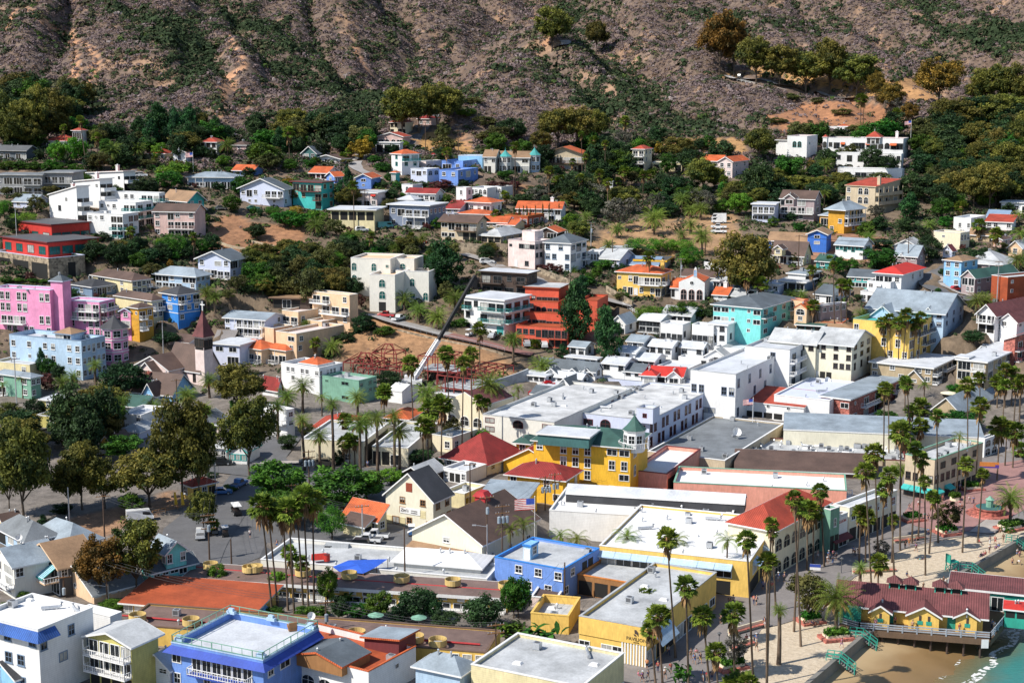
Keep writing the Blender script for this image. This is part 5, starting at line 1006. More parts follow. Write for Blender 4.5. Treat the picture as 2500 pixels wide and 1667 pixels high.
def front():
 tile(0,1247)
 b("house with long grey brown roof|and satellite dish at the left edge",(232,400,282),-30,520,48,wall='powder',roof='hip',rc='groof',A="OPP",B="...W",rh=2.6)
 b("house with grey green hip roof|and a satellite dish",(620,400,325),272,905,40,wall='white',roof='hip',rc='bgroof',A="WW..",B="W.W",rh=3.0)
 b("white cottage with pale metal roof|and a white balcony at the left edge",(140,790,500),-75,512,50,'cottage',wall='offwhite',roof='gv',rc='bgroof',A="GG/BB/GW",B="W..W/....",rh=2.0)
 b("dark green cottage with brown roof|and a striped teal awning over its deck",(545,760,505),258,865,48,'cottage',wall='dgray',roof='gv',rc='troof',A="BBB/GGG",B="W.W./....",rh=2.8,trim='peach',rail='white',bd=2.6,over=.6)
 awning_teal(BLD[-1])
 b("peach gabled house|with a grey roof and round attic vent",(845,830,745),515,1272,46,wall='peach',roof='gv',rc='groof',A=".R./...",B="W.WWW./......",rh=3.4,over=.5)
 b("aqua house|with a blue grey roof and two tall white windows",(1372,700,545),1268,1755,48,wall='aqua',roof='gv',rc='slate',A="W/.",B="WWPG./.....",rh=1.2,extra=[dict(N=(1495,520,375),L=1350,Rr=1668,roof='gu',rc='bgroof',rh=1.6,A="WP",B="W.W",base=None)])
 b("orange red roofed motel|with yellow and white room fronts",(2262,1010,918),1108,(11,),13.5,'motel',wall='sun',roof='sf',rc='rust',A="GDWGDWGD.GDWG",B="SS..",rh=.7,over=.7,awn='sky',door='white')
 b("white clapboard inn|with blue tile eaves and black framed windows",(375,1680,1065),-210,832,30,'inn',wall='white',A="W.W.W/D.WW./.T.W.",B="T..W../..P..W/......",win='steel',par=.5,rc='white',cap='white',clut=4,extra=[dict(N=(1005,1320,950),L=700,Rr=1090,A="T./../..",B="",clut=0)])
 bluetiles(BLD[-1],0,0)
 b("yellow house with stacked white balconies|and a pale grey gable roof",(1195,1640,1205),790,1416,30,wall='lemon',roof='gv',rc='lroof',A="NNNN/NNNN/OOOO",B="./.",rh=1.2,over=.7)
 b("small white gabled cottage|beside the yellow balcony house",(1528,1570,1412),1285,(8,),26,'cottage',wall='white',roof='gv',rc='lgray',A="WW/..",rh=1.8)
 tile(620,1247)
 b("royal blue hotel|with tiled eaves and a white roof terrace",(92,1760,1342),-742,580,26,'hotel',wall='peri',A="P.BBBBBB./W..W..GG.",B="WP.W/W...",rc='wroof',par=.9,cap='powder',trim='royal',rail='white')
 bluetiles(BLD[-1],0,1)
 b("brown roofed motel wing|behind the garden, with yellow tubs along its roof",(2270,905,782),-600,(6.5,),11,'motel',wall='sun',A="DGWDGWDGWDGWDGWDGW/NNNNNNNNNNNNNNNNNN",roof='slab',rc='motelroof',over=.8,door='white',fas=.5)
 b("brown roofed motel wing|in front of the garden, with wide yellow walls",(2085,1440,1275),-1190,(9.5,),12,'motel',wall='sun',A="...........................WWW",B="..",rc='motelroof',par=.15,cap='brown',clut=6)
 b("white restaurant block|with a glass courtyard roof and arched front",(1032,1720,1442),112,1452,32,'restaurant',wall='white',A="./AAAAAA",B="...w../......",rc='rust',par=1.0,cap='otile',clut=2,extra=[dict(N=(790,1480,1400),L=340,Rr=1040,roof='gv',rc='slate',rh=1.2,A="",B="",wall='wood',par=0,over=.2,base=None),dict(N=(1300,1300,1200),L=990,Rr=1452,roof='sl',rc='bgroof',rh=.8,A="",B="",wall='maroon',par=0,base=None)])
 b("low white roofed shop block|with parapets, beside the parking lot",(2090,720,612),60,(13,),15,'shops',wall='offwhite',A="",B="",rc='lroof',par=.6,clut=22,name='shop_block',extra=[dict(N=(2030,560,520),L=1255,Rr=(7,),roof='hip',rc='white',rh=1.6,A="",B="",clut=0,par=0,base=None)])
 b("cream gabled hall|with a brown roof and a red roof vent",(2045,505,292),1418,2540,32,'hall',wall='ivory',roof='gv',rc='broof',A="..W../...../.GGG.",B="../WWW",rh=4.2,over=.6)
 hallporch(BLD[-1])
 b("pale blue roofed building|with two skylights at the bottom edge",(1850,1800,1480),1450,1990,28,'building',wall='powder',roof='hip',rc='bgroof',A="",B="",rh=1.8)
 tile(0,1247)
 b("blue cottage roof|at the bottom left corner",(150,1640,1500),-100,180,40,'cottage',wall='sky',roof='gv',rc='charcoal',A="",B="",rh=1.6)
hill_left();hill_mid();hill_right();more_houses();cottages();town();front()

# ---------------------------------------------------------------- roads, plaza, sand, sea
PAL.update(asphalt=(.135,.135,.142),asphalt2=(.235,.215,.21),brickpave=(.36,.20,.185),pavepale=(.42,.38,.35),roadpale=(.36,.34,.33),redroad=(.30,.15,.13),sandy=(.62,.53,.40),seawall=(.22,.21,.19),deck=(.15,.095,.06),rail=(.36,.40,.46),kerb=(.45,.43,.40),ptealk=(.05,.36,.29),linewhite=(.6,.6,.6))
def clip_axis(poly,ax,v,keep):
 out=[];n=len(poly)
 for i in range(n):
  a,c=poly[i],poly[(i+1)%n];ia,ic=(a[ax]-v)*keep>=0,(c[ax]-v)*keep>=0
  if ia:out.append(a)
  if ia!=ic:
   t=(v-a[ax])/(c[ax]-a[ax]);out.append((a[0]+(c[0]-a[0])*t,a[1]+(c[1]-a[1])*t))
 return out
def sheet(name,pix,mat,dz=.06,z=None,step=2.5):
 w=[hit(x,y)[:2]if z is None else at_z(x,y,z)[:2]for x,y in pix];mb=MB()
 poly=[(float(p[0]),float(p[1]))for p in w]
 if z is not None:mb.quad(*[(*p,z)for p in poly])
 else:
  y=math.floor(min(p[1]for p in poly)/step)*step;y1=max(p[1]for p in poly)
  while y<y1:
   row=clip_axis(clip_axis(poly,1,y,1),1,y+step,-1)
   if len(row)>2:
    x=math.floor(min(p[0]for p in row)/step)*step;x1=max(p[0]for p in row)
    while x<x1:
     c=clip_axis(clip_axis(row,0,x,1),0,x+step,-1)
     if len(c)>2:mb.quad(*[(*p,tz(*p)+dz)for p in c])
     x+=step
   y+=step
 me=mb.mesh(name,mat)
 if me.polygons and sum(p.normal.z for p in me.polygons)<0:me.flip_normals()
 return tag(link(name,me),kind='structure')
def pathpts(pix,step=1.5):
 P=[hit(x,y)for x,y in pix];out=[]
 for a,c in zip(P[:-1],P[1:]):
  n=max(1,int(np.linalg.norm(c-a)/step))
  for i in range(n):out.append(a+(c-a)*i/n)
 out.append(P[-1]);o=np.array(out)
 for _ in range(6):o[1:-1]=(o[:-2]+2*o[1:-1]+o[2:])/4
 return o
def road(name,pix,w,mat,dz=.14,kind='structure'):
 P=pathpts(pix);mb=MB();rows=[]
 for i,p in enumerate(P):
  d=P[min(i+1,len(P)-1)]-P[max(i-1,0)];d=d[:2]/max(np.linalg.norm(d[:2]),1e-6);n=np.array([-d[1],d[0]])
  zs=[tz(*(p[:2]+n*w*t))for t in(-.5,-.25,0,.25,.5)];zc=max(np.mean(zs),max(zs)-.25)
  rows.append([(*(p[:2]+n*w*t),zc+dz)for t in(-.5,-.25,0,.25,.5)])
 for a,c in zip(rows[:-1],rows[1:]):
  for k in range(4):mb.quad(a[k],a[k+1],c[k+1],c[k])
 me=mb.mesh(name,mat)
 if sum(p.normal.z for p in me.polygons)<0:me.flip_normals()
 return tag(link(name,me),kind='structure')
THINGS=[]
def low_wall(name,label,cat,pix,h,mat,th=.5,zs=None,cap=None):
 P=pathpts(pix,2.0)if zs is None else np.array([at_z(x,y,zs)for x,y in pix]);mb=MB()
 for a,c in zip(P[:-1],P[1:]):
  d=c[:2]-a[:2];L=np.linalg.norm(d)
  if L<.01:continue
  n=np.array([-d[1],d[0]])/L*th/2
  q=[a[:2]-n,c[:2]-n,c[:2]+n,a[:2]+n];zz=[a[2],c[2],c[2],a[2]];lo=[z-2.5 for z in zz];hi=[z+h for z in zz]
  B_=[(*p,z)for p,z in zip(q,lo)];T_=[(*p,z)for p,z in zip(q,hi)]
  for i in range(4):j=(i+1)%4;mb.quad(B_[i],B_[j],T_[j],T_[i])
  mb.quad(*T_)
 return tag(link(name,mb.mesh(name,mat)),label,cat)
def fence(label,pix,h,mat,cat='fence',name='fence',step=1.8):
 P=pathpts(pix,step);mb=MB()
 root=bpy.data.objects.new(name,None);COL.objects.link(root);root.location=P[0];tag(root,label,cat)
 q=[Vector(p)-Vector(P[0])for p in P]
 for a,c in zip(q[:-1],q[1:]):
  for f in(.45,.95):mb.bar(a+Vector((0,0,h*f)),c+Vector((0,0,h*f)),.1)
 link('rails',mb.mesh('rails',mat),root);mb=MB()
 for a in q:mb.bar(a-Vector((0,0,.3)),a+Vector((0,0,h)),.14)
 link('posts',mb.mesh('posts',mat),root);return root
def shore_mesh(name,d0,d1,nd,zf,x_margin=0):
 "a band that follows the sea wall between two distances from it"
 pts=[];W=WALLP
 for a,c in zip(W[:-1],W[1:]):
  n=max(1,int(np.linalg.norm(c-a)/2.0))
  for i in range(n):pts.append(a+(c-a)*i/n)
 pts.append(W[-1]);P=np.array(pts)
 for _ in range(10):P[1:-1]=(P[:-2]+2*P[1:-1]+P[2:])/4
 nr=[]
 for i in range(len(P)):
  d=P[min(i+1,len(P)-1)]-P[max(i-1,0)];d/=np.linalg.norm(d);nr.append((d[1],-d[0]))
 nr=np.array(nr)
 for _ in range(30):nr[1:-1]=(nr[:-2]+nr[1:-1]*2+nr[2:])/4
 ds=np.linspace(0,1,nd)**1.6*(d1-d0)+d0;V=[];D=[]
 for d in ds:
  q=P+nr*d;V.append(np.c_[q,[zf(d,a,c)for a,c in q]]);D.append(np.full(len(P),d))
 V=np.array(V);n,m=V.shape[:2];idx=np.arange(n*m).reshape(n,m)
 f=np.stack([idx[:-1,:-1],idx[1:,:-1],idx[1:,1:],idx[:-1,1:]],-1).reshape(-1,4)
 me=bpy.data.meshes.new(name);me.from_pydata(V.reshape(-1,3).tolist(),[],f.tolist())
 a=me.attributes.new('offshore','FLOAT','POINT');a.data.foreach_set('value',np.array(D,np.float32).ravel());me.polygons.foreach_set('use_smooth',[True]*len(me.polygons))
 me.update()
 if sum(p.normal.z for p in me.polygons)<0:me.flip_normals()
 return me
def shore_mats():
 def base(nm):
  m=bpy.data.materials.new(nm);nt,N,L,B=_nodes(m);at=N.new('ShaderNodeAttribute');at.attribute_name='offshore';g=N.new('ShaderNodeNewGeometry')
  def noise(sc,det=4,st=None):
   n=N.new('ShaderNodeTexNoise');n.inputs['Scale'].default_value=sc;n.inputs['Detail'].default_value=det
   if st:
    mp=N.new('ShaderNodeMapping');mp.inputs['Scale'].default_value=st;mp.inputs['Rotation'].default_value=(0,0,-.6);L.new(g.outputs['Position'],mp.inputs['Vector']);L.new(mp.outputs[0],n.inputs['Vector'])
   else:L.new(g.outputs['Position'],n.inputs['Vector'])
   return n.outputs['Fac']
  def mth(op,a,b2):
   x=N.new('ShaderNodeMath');x.operation=op
   for i,q in enumerate((a,b2)):
    if isinstance(q,(int,float)):x.inputs[i].default_value=q
    else:L.new(q,x.inputs[i])
   return x.outputs[0]
  return m,N,L,B,at.outputs['Fac'],noise,mth
 def ramp(N,L,fac,stops):
  r=N.new('ShaderNodeValToRGB');e=r.color_ramp.elements
  for i,(p,c)in enumerate(stops):
   el=e[i]if i<2 else e.new(p);el.position=p;el.color=(*c,1)
  L.new(fac,r.inputs[0]);return r.outputs[0]
 m,N,L,B,off,noise,mth=base('wet_sand');MATS['wet_sand']=m
 f=mth('DIVIDE',mth('ADD',off,mth('MULTIPLY',noise(.25),5.0)),22.0)
 L.new(ramp(N,L,f,[(0,(.46,.36,.23)),(.22,(.40,.29,.16)),(.42,(.26,.165,.075)),(1,(.16,.105,.05))]),B.inputs['Base Color'])
 r=N.new('ShaderNodeMapRange');r.inputs[1].default_value=.25;r.inputs[2].default_value=.6;r.inputs[3].default_value=.85;r.inputs[4].default_value=.3;L.new(f,r.inputs[0]);L.new(r.outputs[0],B.inputs['Roughness'])
 m,N,L,B,off,noise,mth=base('sea_water');MATS['sea_water']=m
 f=mth('DIVIDE',mth('SUBTRACT',mth('ADD',off,mth('MULTIPLY',noise(.12),8.0)),15.0),22.0)
 col=ramp(N,L,f,[(0,(.20,.135,.06)),(.25,(.13,.15,.095)),(.45,(.05,.20,.19)),(1,(.012,.17,.19))])
 fo=mth('ABSOLUTE',mth('SUBTRACT',mth('ADD',off,mth('MULTIPLY',noise(.09,2),7.0)),19.5),0.0)
 fo2=mth('ABSOLUTE',mth('SUBTRACT',mth('ADD',off,mth('MULTIPLY',noise(.13,2),6.0)),15.6),0.0)
 s1=mth('MULTIPLY',mth('LESS_THAN',fo,.75),mth('GREATER_THAN',noise(1.1,6),.5));s2=mth('MULTIPLY',mth('LESS_THAN',fo2,.3),mth('GREATER_THAN',noise(1.6,6),.55))
 foam=mth('MAXIMUM',s1,s2)
 mx=N.new('ShaderNodeMix');mx.data_type='RGBA';L.new(foam,mx.inputs['Factor']);L.new(col,mx.inputs['A']);mx.inputs['B'].default_value=(.75,.76,.76,1);L.new(mx.outputs['Result'],B.inputs['Base Color'])
 B.inputs['Roughness'].default_value=.12;bu=N.new('ShaderNodeBump');bu.inputs['Strength'].default_value=.35;bu.inputs['Distance'].default_value=.25;L.new(mth('ADD',noise(.9,4,(1,2.2,1)),mth('MULTIPLY',noise(3.2,3),.3)),bu.inputs['Height']);L.new(bu.outputs[0],B.inputs['Normal'])
def sand_mat():
 m=bpy.data.materials.new('dry_sand');MATS['dry_sand']=m;nt,N,L,B=_nodes(m);g=N.new('ShaderNodeNewGeometry')
 n=N.new('ShaderNodeTexNoise');n.inputs['Scale'].default_value=1.3;n.inputs['Detail'].default_value=8;n.inputs['Roughness'].default_value=.7;L.new(g.outputs['Position'],n.inputs['Vector'])
 r=N.new('ShaderNodeValToRGB');r.color_ramp.elements[0].position=.3;r.color_ramp.elements[0].color=(.42,.335,.235,1);r.color_ramp.elements[1].position=.7;r.color_ramp.elements[1].color=(.66,.56,.43,1);L.new(n.outputs['Fac'],r.inputs[0]);L.new(r.outputs[0],B.inputs['Base Color']);B.inputs['Roughness'].default_value=.95
 bu=N.new('ShaderNodeBump');bu.inputs['Strength'].default_value=.9;bu.inputs['Distance'].default_value=.25;L.new(n.outputs['Fac'],bu.inputs['Height']);L.new(bu.outputs[0],B.inputs['Normal'])
def site():
 cut_terrain();shore_mats();sand_mat()

 sm=shore_mesh('sea',9.0,260,60,lambda d,a,c:0.0);sm.materials.append(MATS['sea_water']);tag(link('sea',sm),kind='structure')
 bm_=shore_mesh('beach',-.3,60,40,lambda d,a,c:1.55-d*.118+.12*math.sin(a*.7+c*.4)*min(1,max(d,0)/6)if d<20 else-.81-(d-20)*.1);bm_.materials.append(MATS['wet_sand']);tag(link('beach',bm_),kind='structure')
 SANDP=[(1790,1700),(1815,1600),(1860,1535),(1905,1525),(2010,1492),(2045,1445),(2085,1410),(2120,1392),(2160,1362),(2215,1337),(2290,1320),(2330,1312),(2360,1310),(2430,1303),(2470,1285),(2520,1262),(2540,1292),(2467,1333),(2333,1410),(2268,1456),(2099,1562),(1975,1669),(1940,1700)]
 sheet('sand',SANDP,'dry_sand',z=3.06)
 low_wall('sea_wall','long grey concrete sea wall between the pale upper sand and the wet beach','sea wall',[(1945,1693)]+WALL[:6],.35,'seawall',.7,zs=3.0)

 sheet('promenade',[(1290,1690),(1500,1560),(1700,1440),(1960,1290),(2160,1180),(2300,1120),(2420,1080),(2540,1060),(2540,1262),(2470,1285),(2430,1303),(2360,1310),(2330,1312),(2290,1320),(2215,1337),(2160,1362),(2120,1392),(2085,1410),(2045,1445),(2010,1492),(1905,1525),(1860,1535),(1815,1600),(1790,1700)],'asphalt2',.10)
 sheet('plaza',[(2235,1215),(2300,1180),(2380,1140),(2540,1115),(2540,1225),(2470,1262),(2400,1272),(2365,1298),(2300,1300),(2235,1285),(2200,1262)],'brickpave',.16)
 sheet('plaza_step',[(2366,1300),(2412,1266),(2478,1268),(2474,1296),(2420,1304)],'pavepale',.24)
 sheet('parking_lot',[(385,1345),(400,1290),(470,1235),(585,1200),(600,1150),(540,1120),(545,1075),(650,1070),(720,1140),(820,1150),(960,1160),(1010,1170),(940,1230),(1010,1260),(1010,1370),(850,1352),(690,1338),(600,1375),(480,1395)],'asphalt',.08)
 road('road',[(420,1130),(540,1140),(640,1155),(760,1152),(900,1155),(1010,1160)],8,'asphalt');road('road',[(470,1400),(500,1330),(560,1240),(600,1170),(660,1110),(700,1060)],8,'asphalt')
 road('road',[(10,1070),(130,1030),(250,990),(330,930),(440,880),(540,840),(560,800)],6,'asphalt2')
 road('sidewalk',[(520,1115),(640,1132),(760,1128),(880,1128)],2.4,'pavepale',.22)
 tile(620,560);T=lambda L:[(tx(x),ty(y))for x,y in L]
 road('road',T([(1050,745),(1200,830),(1450,885),(1750,960)]),5.5,'roadpale');road('road',T([(1750,960),(2000,1010),(2250,1075),(2500,1130)]),5.5,'redroad')
 low_wall('stone_wall','rough stone retaining wall below the sloping brick road','wall',T([(1290,905),(1500,960),(1750,1010),(2000,1060),(2240,1125)]),.4,'stone');fence('thin grey fence along the sloping road above the dug out bank',T([(1230,850),(1450,915),(1750,985),(2000,1035),(2250,1100)]),1.1,'galv')
 road('road',T([(1880,225),(2060,270),(2200,330),(2400,400),(2560,470),(2800,560),(3000,600),(3400,700)]),5,'roadpale')
 tile(1860,560);T2=[(tx(x),ty(y))for x,y in[(1750,300),(1650,360),(1530,420),(1490,480),(1560,530),(1700,590),(1900,650)]];road('road',T2,7.5,'asphalt');road('sidewalk',[(tx(x),ty(y))for x,y in[(1700,370),(1610,430),(1590,480),(1640,520),(1760,565),(1880,605)]],1.6,'pavepale',.3)
 tile(620,200);road('road',T([(1130,875),(1000,810),(930,780),(890,740),(930,690),(1000,650)]),5,'roadpale');road('road',T([(1440,600),(1415,555),(1440,490),(1500,420),(1560,360),(1600,320)]),6,'asphalt')
 road('road',[(1350,128),(1368,120),(1388,108),(1378,99)],5,'roadpale',.3);road('road',[(1775,186),(1840,199),(1900,212),(1990,229),(2090,247)],4.5,'roadpale',.3)
 fence('pale guard rail beside the hillside road below the eucalyptus row',[(1780,192),(1840,206),(1900,220),(1990,236)],.9,'white','guard rail','guard_rail',3)
 tile(1240,560);low_wall('stone_wall','stone garden wall below the white house with blue window trim','wall',T([(270,390),(400,440),(560,500)]),1.6,'stone');low_wall('stone_wall','curving stone wall below the yellow house with red tile roof','wall',T([(885,560),(980,620),(1060,665),(1120,700)]),1.8,'stone')
 fence('white road rail beside the curving stone wall',T([(1030,690),(1130,740),(1200,790)]),1.0,'white')
 low_wall('garden_wall','long white garden wall beside the dirt valley floor','wall',T([(1760,335),(1950,360),(2120,385)]),1.6,'white')
 tile(620,200);low_wall('stone_wall','stone retaining wall with an arched doorway below the grey bungalow','wall',T([(1840,1530),(1960,1540),(2100,1545),(2270,1550)]),3.0,'stone')
 tile(0,200);low_wall('terrace_wall','low timber terrace wall on the bare orange slope','wall',T([(1960,1440),(2000,1490),(2280,1510),(2352,1540)]),.7,'sand');
 tile(620,560);low_wall('terrace_wall','long pale terrace wall below the bare slope, second of the two','wall',T([(-20,115),(110,150),(250,180),(420,190)]),.6,'sand')
 tile(0,920);fence('brown timber fence along the edge of the park',T([(1370,1250),(1500,1225),(1620,1190),(1700,1160)]),1.1,'wood')
 tile(1240,560);low_wall('board_wall','long grey site wall beside the steel frames','wall',T([(-360,1480),(-150,1440),(30,1400),(180,1330)]),2.4,'lgray')
# ---------------------------------------------------------------- the pier
def pier():
 tile(1860,1247);Z=3.35
 dk=[(872,1062),(2050,1150),(2185,985),(2360,985),(2420,900),(1700,880),(1000,940),(690,1010)]
 W=[at_z(tx(x),ty(y),Z)for x,y in dk];poly=[(p[0],p[1])for p in W]
 root=bpy.data.objects.new('pier_deck',None);COL.objects.link(root);root.location=W[0];tag(root,'timber pier deck on dark piles under the yellow restroom building','pier')
 lo=[(p[0]-W[0][0],p[1]-W[0][1])for p in poly];mb=MB();mb.prism(lo,-.45,0)
 me=mb.mesh('planks','deck');link('planks',me,root)
 mb=MB();a,c=lo[0],lo[1]
 mb=MB();mb.bar((*a,-.5),(*c,-.5),.25,.9);mb.bar((*lo[1],-.5),(*lo[2],-.5),.25,.9);link('edge_beam',mb.mesh('edge_beam','deck'),root)
 for i in range(8):
  for j in range(3):
   f=(i+.5)/8;x=a[0]+(c[0]-a[0])*f+j*1.2;y=a[1]+(c[1]-a[1])*f+.6+j*4.0
   link('pile',cached('pile',lambda:MB().cyl(0,0,-6,-.45,.2,.17,8).mesh('pile','dbrown')),root,(x,y,0))
 rr=bpy.data.objects.new('pier_railing',None);COL.objects.link(rr);rr.location=W[0];tag(rr,'grey blue timber railing along the outer edge of the pier deck','railing')
 L=[lo[7],lo[0],lo[1],lo[2]];mb=MB();mp=MB()
 for p,q in zip(L[:-1],L[1:]):
  n=max(1,int(math.hypot(q[0]-p[0],q[1]-p[1])/2.1))
  for h in(.35,.7,1.08):mb.bar((*p,h),(*q,h),.1,.16)
  for i in range(n+1):x,y=p[0]+(q[0]-p[0])*i/n,p[1]+(q[1]-p[1])*i/n;mp.bar((x,y,-.4),(x,y,1.15),.2)
 link('rails',mb.mesh('rails','rail'),rr);link('posts',mp.mesh('posts','rail'),rr)
 mb=MB();q=(lo[1][0]-.9,lo[1][1]-.3);mb.box(q[0]-.55,q[0]+.55,q[1]-.06,q[1],-1.3,.1);link('notice_board',mb.mesh('notice_board','white'),rr)
 PAL['pteal']=(.03,.36,.27)
 vs=b("yellow pier restroom building|with teal doors, a maroon roof and four cupolas",(1978,1085,935),700,(8.5,),17,'pier building',wall='sun',roof='gu',rc='mroof',A="..D..D.",B="...",rh=2.1,over=.9,door='pteal',base=Z,skirt=.3,win='pteal',name='pier_building',trim='white',
      extra=[dict(N=(1140,1050,905),L=985,Rr=(4,),roof='gv',rh=.9,A="",B="",base=Z+.01),dict(N=(1585,1080,945),L=1318,Rr=(4,),roof='gv',rh=1.3,A="",B="",base=Z+.012),dict(N=(1925,1098,960),L=1742,Rr=(4,),roof='gv',rh=.9,A="",B="",base=Z+.014)])
 v=BLD[-1];s=vs[0];root=s.root
 a,c,zr=s.ridge
 for k,x in enumerate((1190,1337,1598,1745)):
  P0=onb(s,a[0],a[1],zr);P1=onb(s,c[0],c[1],zr)
  P0,P1=np.array(P0),np.array(P1);d=P1-P0;t=solve_x(P0,d,tx(x));lp=rl(root,P0+d*t);lp.z-=.75
  mb=MB();mb.box(-.85,.85,-.85,.85,-.6,.5);mb.box(-.85,-.65,-.85,-.65,.5,1.35);mb.box(.65,.85,-.85,-.65,.5,1.35);mb.box(.65,.85,.65,.85,.5,1.35);mb.box(-.85,-.65,.65,.85,.5,1.35);mb.box(-.9,.9,-.9,.9,1.35,1.5)
  o=link('cupola',mb.mesh('cupola','pteal'),root,lp);m2=MB();m2.prism([(-1.25,-1.25),(1.25,-1.25),(1.25,1.25),(-1.25,1.25)],1.5,2.5,[(-.06,-.06),(.06,-.06),(.06,.06),(-.06,.06)]);m2.cyl(0,0,2.5,2.8,.05,.02,6);link('cupola_roof',m2.mesh('cupola_roof','mroof'),o)
  m3=MB();m3.box(-.6,.6,-.6,.6,.5,1.34);link('louvre',m3.mesh('louvre','dark'),o)

 mb=MB();w=s.w*.155
 for i in range(26):x=-s.w-.6+(w+.6)*i/25;mb.bar((x,-.9,0),(x,-.9,2.5),.1)
 for i in range(14):mb.bar((-s.w-.6,-.93,2.5*i/13),(-s.w+w,-.93,2.5*i/13),.1)
 part(s,root,'lattice_screen',mb.mesh('lattice_screen','pteal'))
 for vv,xs in((vs[1],(.5,)),(vs[2],(.33,.62)),(vs[3],(.45,))):
  for f in xs:
   for nm,z,sx,sz,m_ in(('wall_lamp',1.9,.18,.4,'dbrown'),('plaque',1.15,.42,.3,'pteal')):
    mb=MB();mb.box(-sx,sx,-.07,-.005,-sz,sz);part(vv,root,nm,mb.mesh(nm,m_),(-vv.w*f,0,z))
 b("long teal pier shop|with a flat maroon roof and a dark green awning",(2420,930,765),1690,(8,),19,'pier building',wall='pteal',roof='slab',rc='mroof',A=".VGG.K",base=Z,h=3.1,skirt=.3,awn='green',door='white',over=.4,name='pier_shop')
 b("small teal ticket kiosk|with a bright red roof on the pier",(2375,1045,900),2180,(4,),19,'kiosk',wall='pteal',roof='hip',rc='red',A="OO/..",base=Z,h=2.6,skirt=.3,rh=.5,over=.3,name='ticket_kiosk')
# ---------------------------------------------------------------- vegetation
def leaf_mat(name,a,b2,hue=.12,trans=.25,sc=6.0):
 m=bpy.data.materials.new(name);MATS[name]=m;nt,N,L,B=_nodes(m)
 tc=N.new('ShaderNodeNewGeometry');oi=N.new('ShaderNodeObjectInfo')
 n=N.new('ShaderNodeTexNoise');n.inputs['Scale'].default_value=.55*sc/6;n.inputs['Detail'].default_value=5;n.inputs['Roughness'].default_value=.7;L.new(tc.outputs['Position'],n.inputs['Vector'])
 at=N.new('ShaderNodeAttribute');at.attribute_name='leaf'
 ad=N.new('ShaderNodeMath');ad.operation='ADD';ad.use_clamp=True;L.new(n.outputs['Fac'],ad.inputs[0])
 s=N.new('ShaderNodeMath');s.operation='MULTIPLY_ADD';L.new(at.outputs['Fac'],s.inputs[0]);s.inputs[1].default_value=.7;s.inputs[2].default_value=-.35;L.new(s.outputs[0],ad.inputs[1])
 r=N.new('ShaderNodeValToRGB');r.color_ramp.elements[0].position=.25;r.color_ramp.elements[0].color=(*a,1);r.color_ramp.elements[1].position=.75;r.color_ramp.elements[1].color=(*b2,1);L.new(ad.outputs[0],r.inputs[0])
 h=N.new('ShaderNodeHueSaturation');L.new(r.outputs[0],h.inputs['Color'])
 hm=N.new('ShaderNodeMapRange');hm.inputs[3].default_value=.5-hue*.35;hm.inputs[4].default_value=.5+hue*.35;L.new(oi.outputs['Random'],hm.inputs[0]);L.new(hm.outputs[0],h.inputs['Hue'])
 w=N.new('ShaderNodeMath');w.operation='FRACT';w2=N.new('ShaderNodeMath');w2.operation='MULTIPLY';w2.inputs[1].default_value=7.31;L.new(oi.outputs['Random'],w2.inputs[0]);L.new(w2.outputs[0],w.inputs[0])
 vm=N.new('ShaderNodeMapRange');vm.inputs[3].default_value=.75;vm.inputs[4].default_value=1.3;L.new(w.outputs[0],vm.inputs[0]);L.new(vm.outputs[0],h.inputs['Value'])
 B.inputs['Roughness'].default_value=.65;B.inputs['Specular IOR Level'].default_value=.25;L.new(h.outputs[0],B.inputs['Base Color'])
 tr=N.new('ShaderNodeBsdfTranslucent');L.new(h.outputs[0],tr.inputs['Color']);mx=N.new('ShaderNodeMixShader');mx.inputs[0].default_value=trans
 out=N['Material Output'];L.new(B.outputs[0],mx.inputs[1]);L.new(tr.outputs[0],mx.inputs[2]);L.new(mx.outputs[0],out.inputs['Surface']);return m
def quads_mesh(name,C,Nn,S,tint,mat,asp=1.0,rng=RNG,tri=False):
 "many leaf-sized faces: centres, facings, sizes"
 n=len(C);Nn=Nn/np.maximum(np.linalg.norm(Nn,axis=1,keepdims=True),1e-6)
 a=np.cross(Nn,rng.normal(size=(n,3)));a/=np.maximum(np.linalg.norm(a,axis=1,keepdims=True),1e-6);b2=np.cross(Nn,a);S=np.asarray(S).reshape(-1,1)*np.ones((n,1))
 k=3 if tri else 4
 P=[C+a*S*asp+b2*S*.25,C+b2*S,C-a*S*asp-b2*S*.25,C-b2*S][:k]if not tri else[C+a*S,C-a*S*.5+b2*S*.8,C-a*S*.5-b2*S*.8]
 V=np.stack(P,1).reshape(-1,3)
 return raw_mesh(name,V,np.arange(n*k).reshape(n,k),mat,np.repeat(tint,k))
def raw_mesh(name,V,F,mat,tint=None,smooth=False):
 me=bpy.data.meshes.new(name);n,k=F.shape;me.vertices.add(len(V));me.vertices.foreach_set('co',np.ascontiguousarray(V,np.float32).ravel());me.loops.add(n*k);me.loops.foreach_set('vertex_index',F.ravel().astype(np.int32))
 me.polygons.add(n);me.polygons.foreach_set('loop_start',np.arange(0,n*k,k,dtype=np.int32));me.polygons.foreach_set('loop_total',np.full(n,k,np.int32))
 if smooth:me.polygons.foreach_set('use_smooth',np.ones(n,bool))
 if tint is not None:
  a=me.attributes.new('leaf','FLOAT','POINT');a.data.foreach_set('value',np.asarray(tint,np.float32))
 if mat is not None:me.materials.append(mat if not isinstance(mat,str)else M(mat))
 me.update();return me
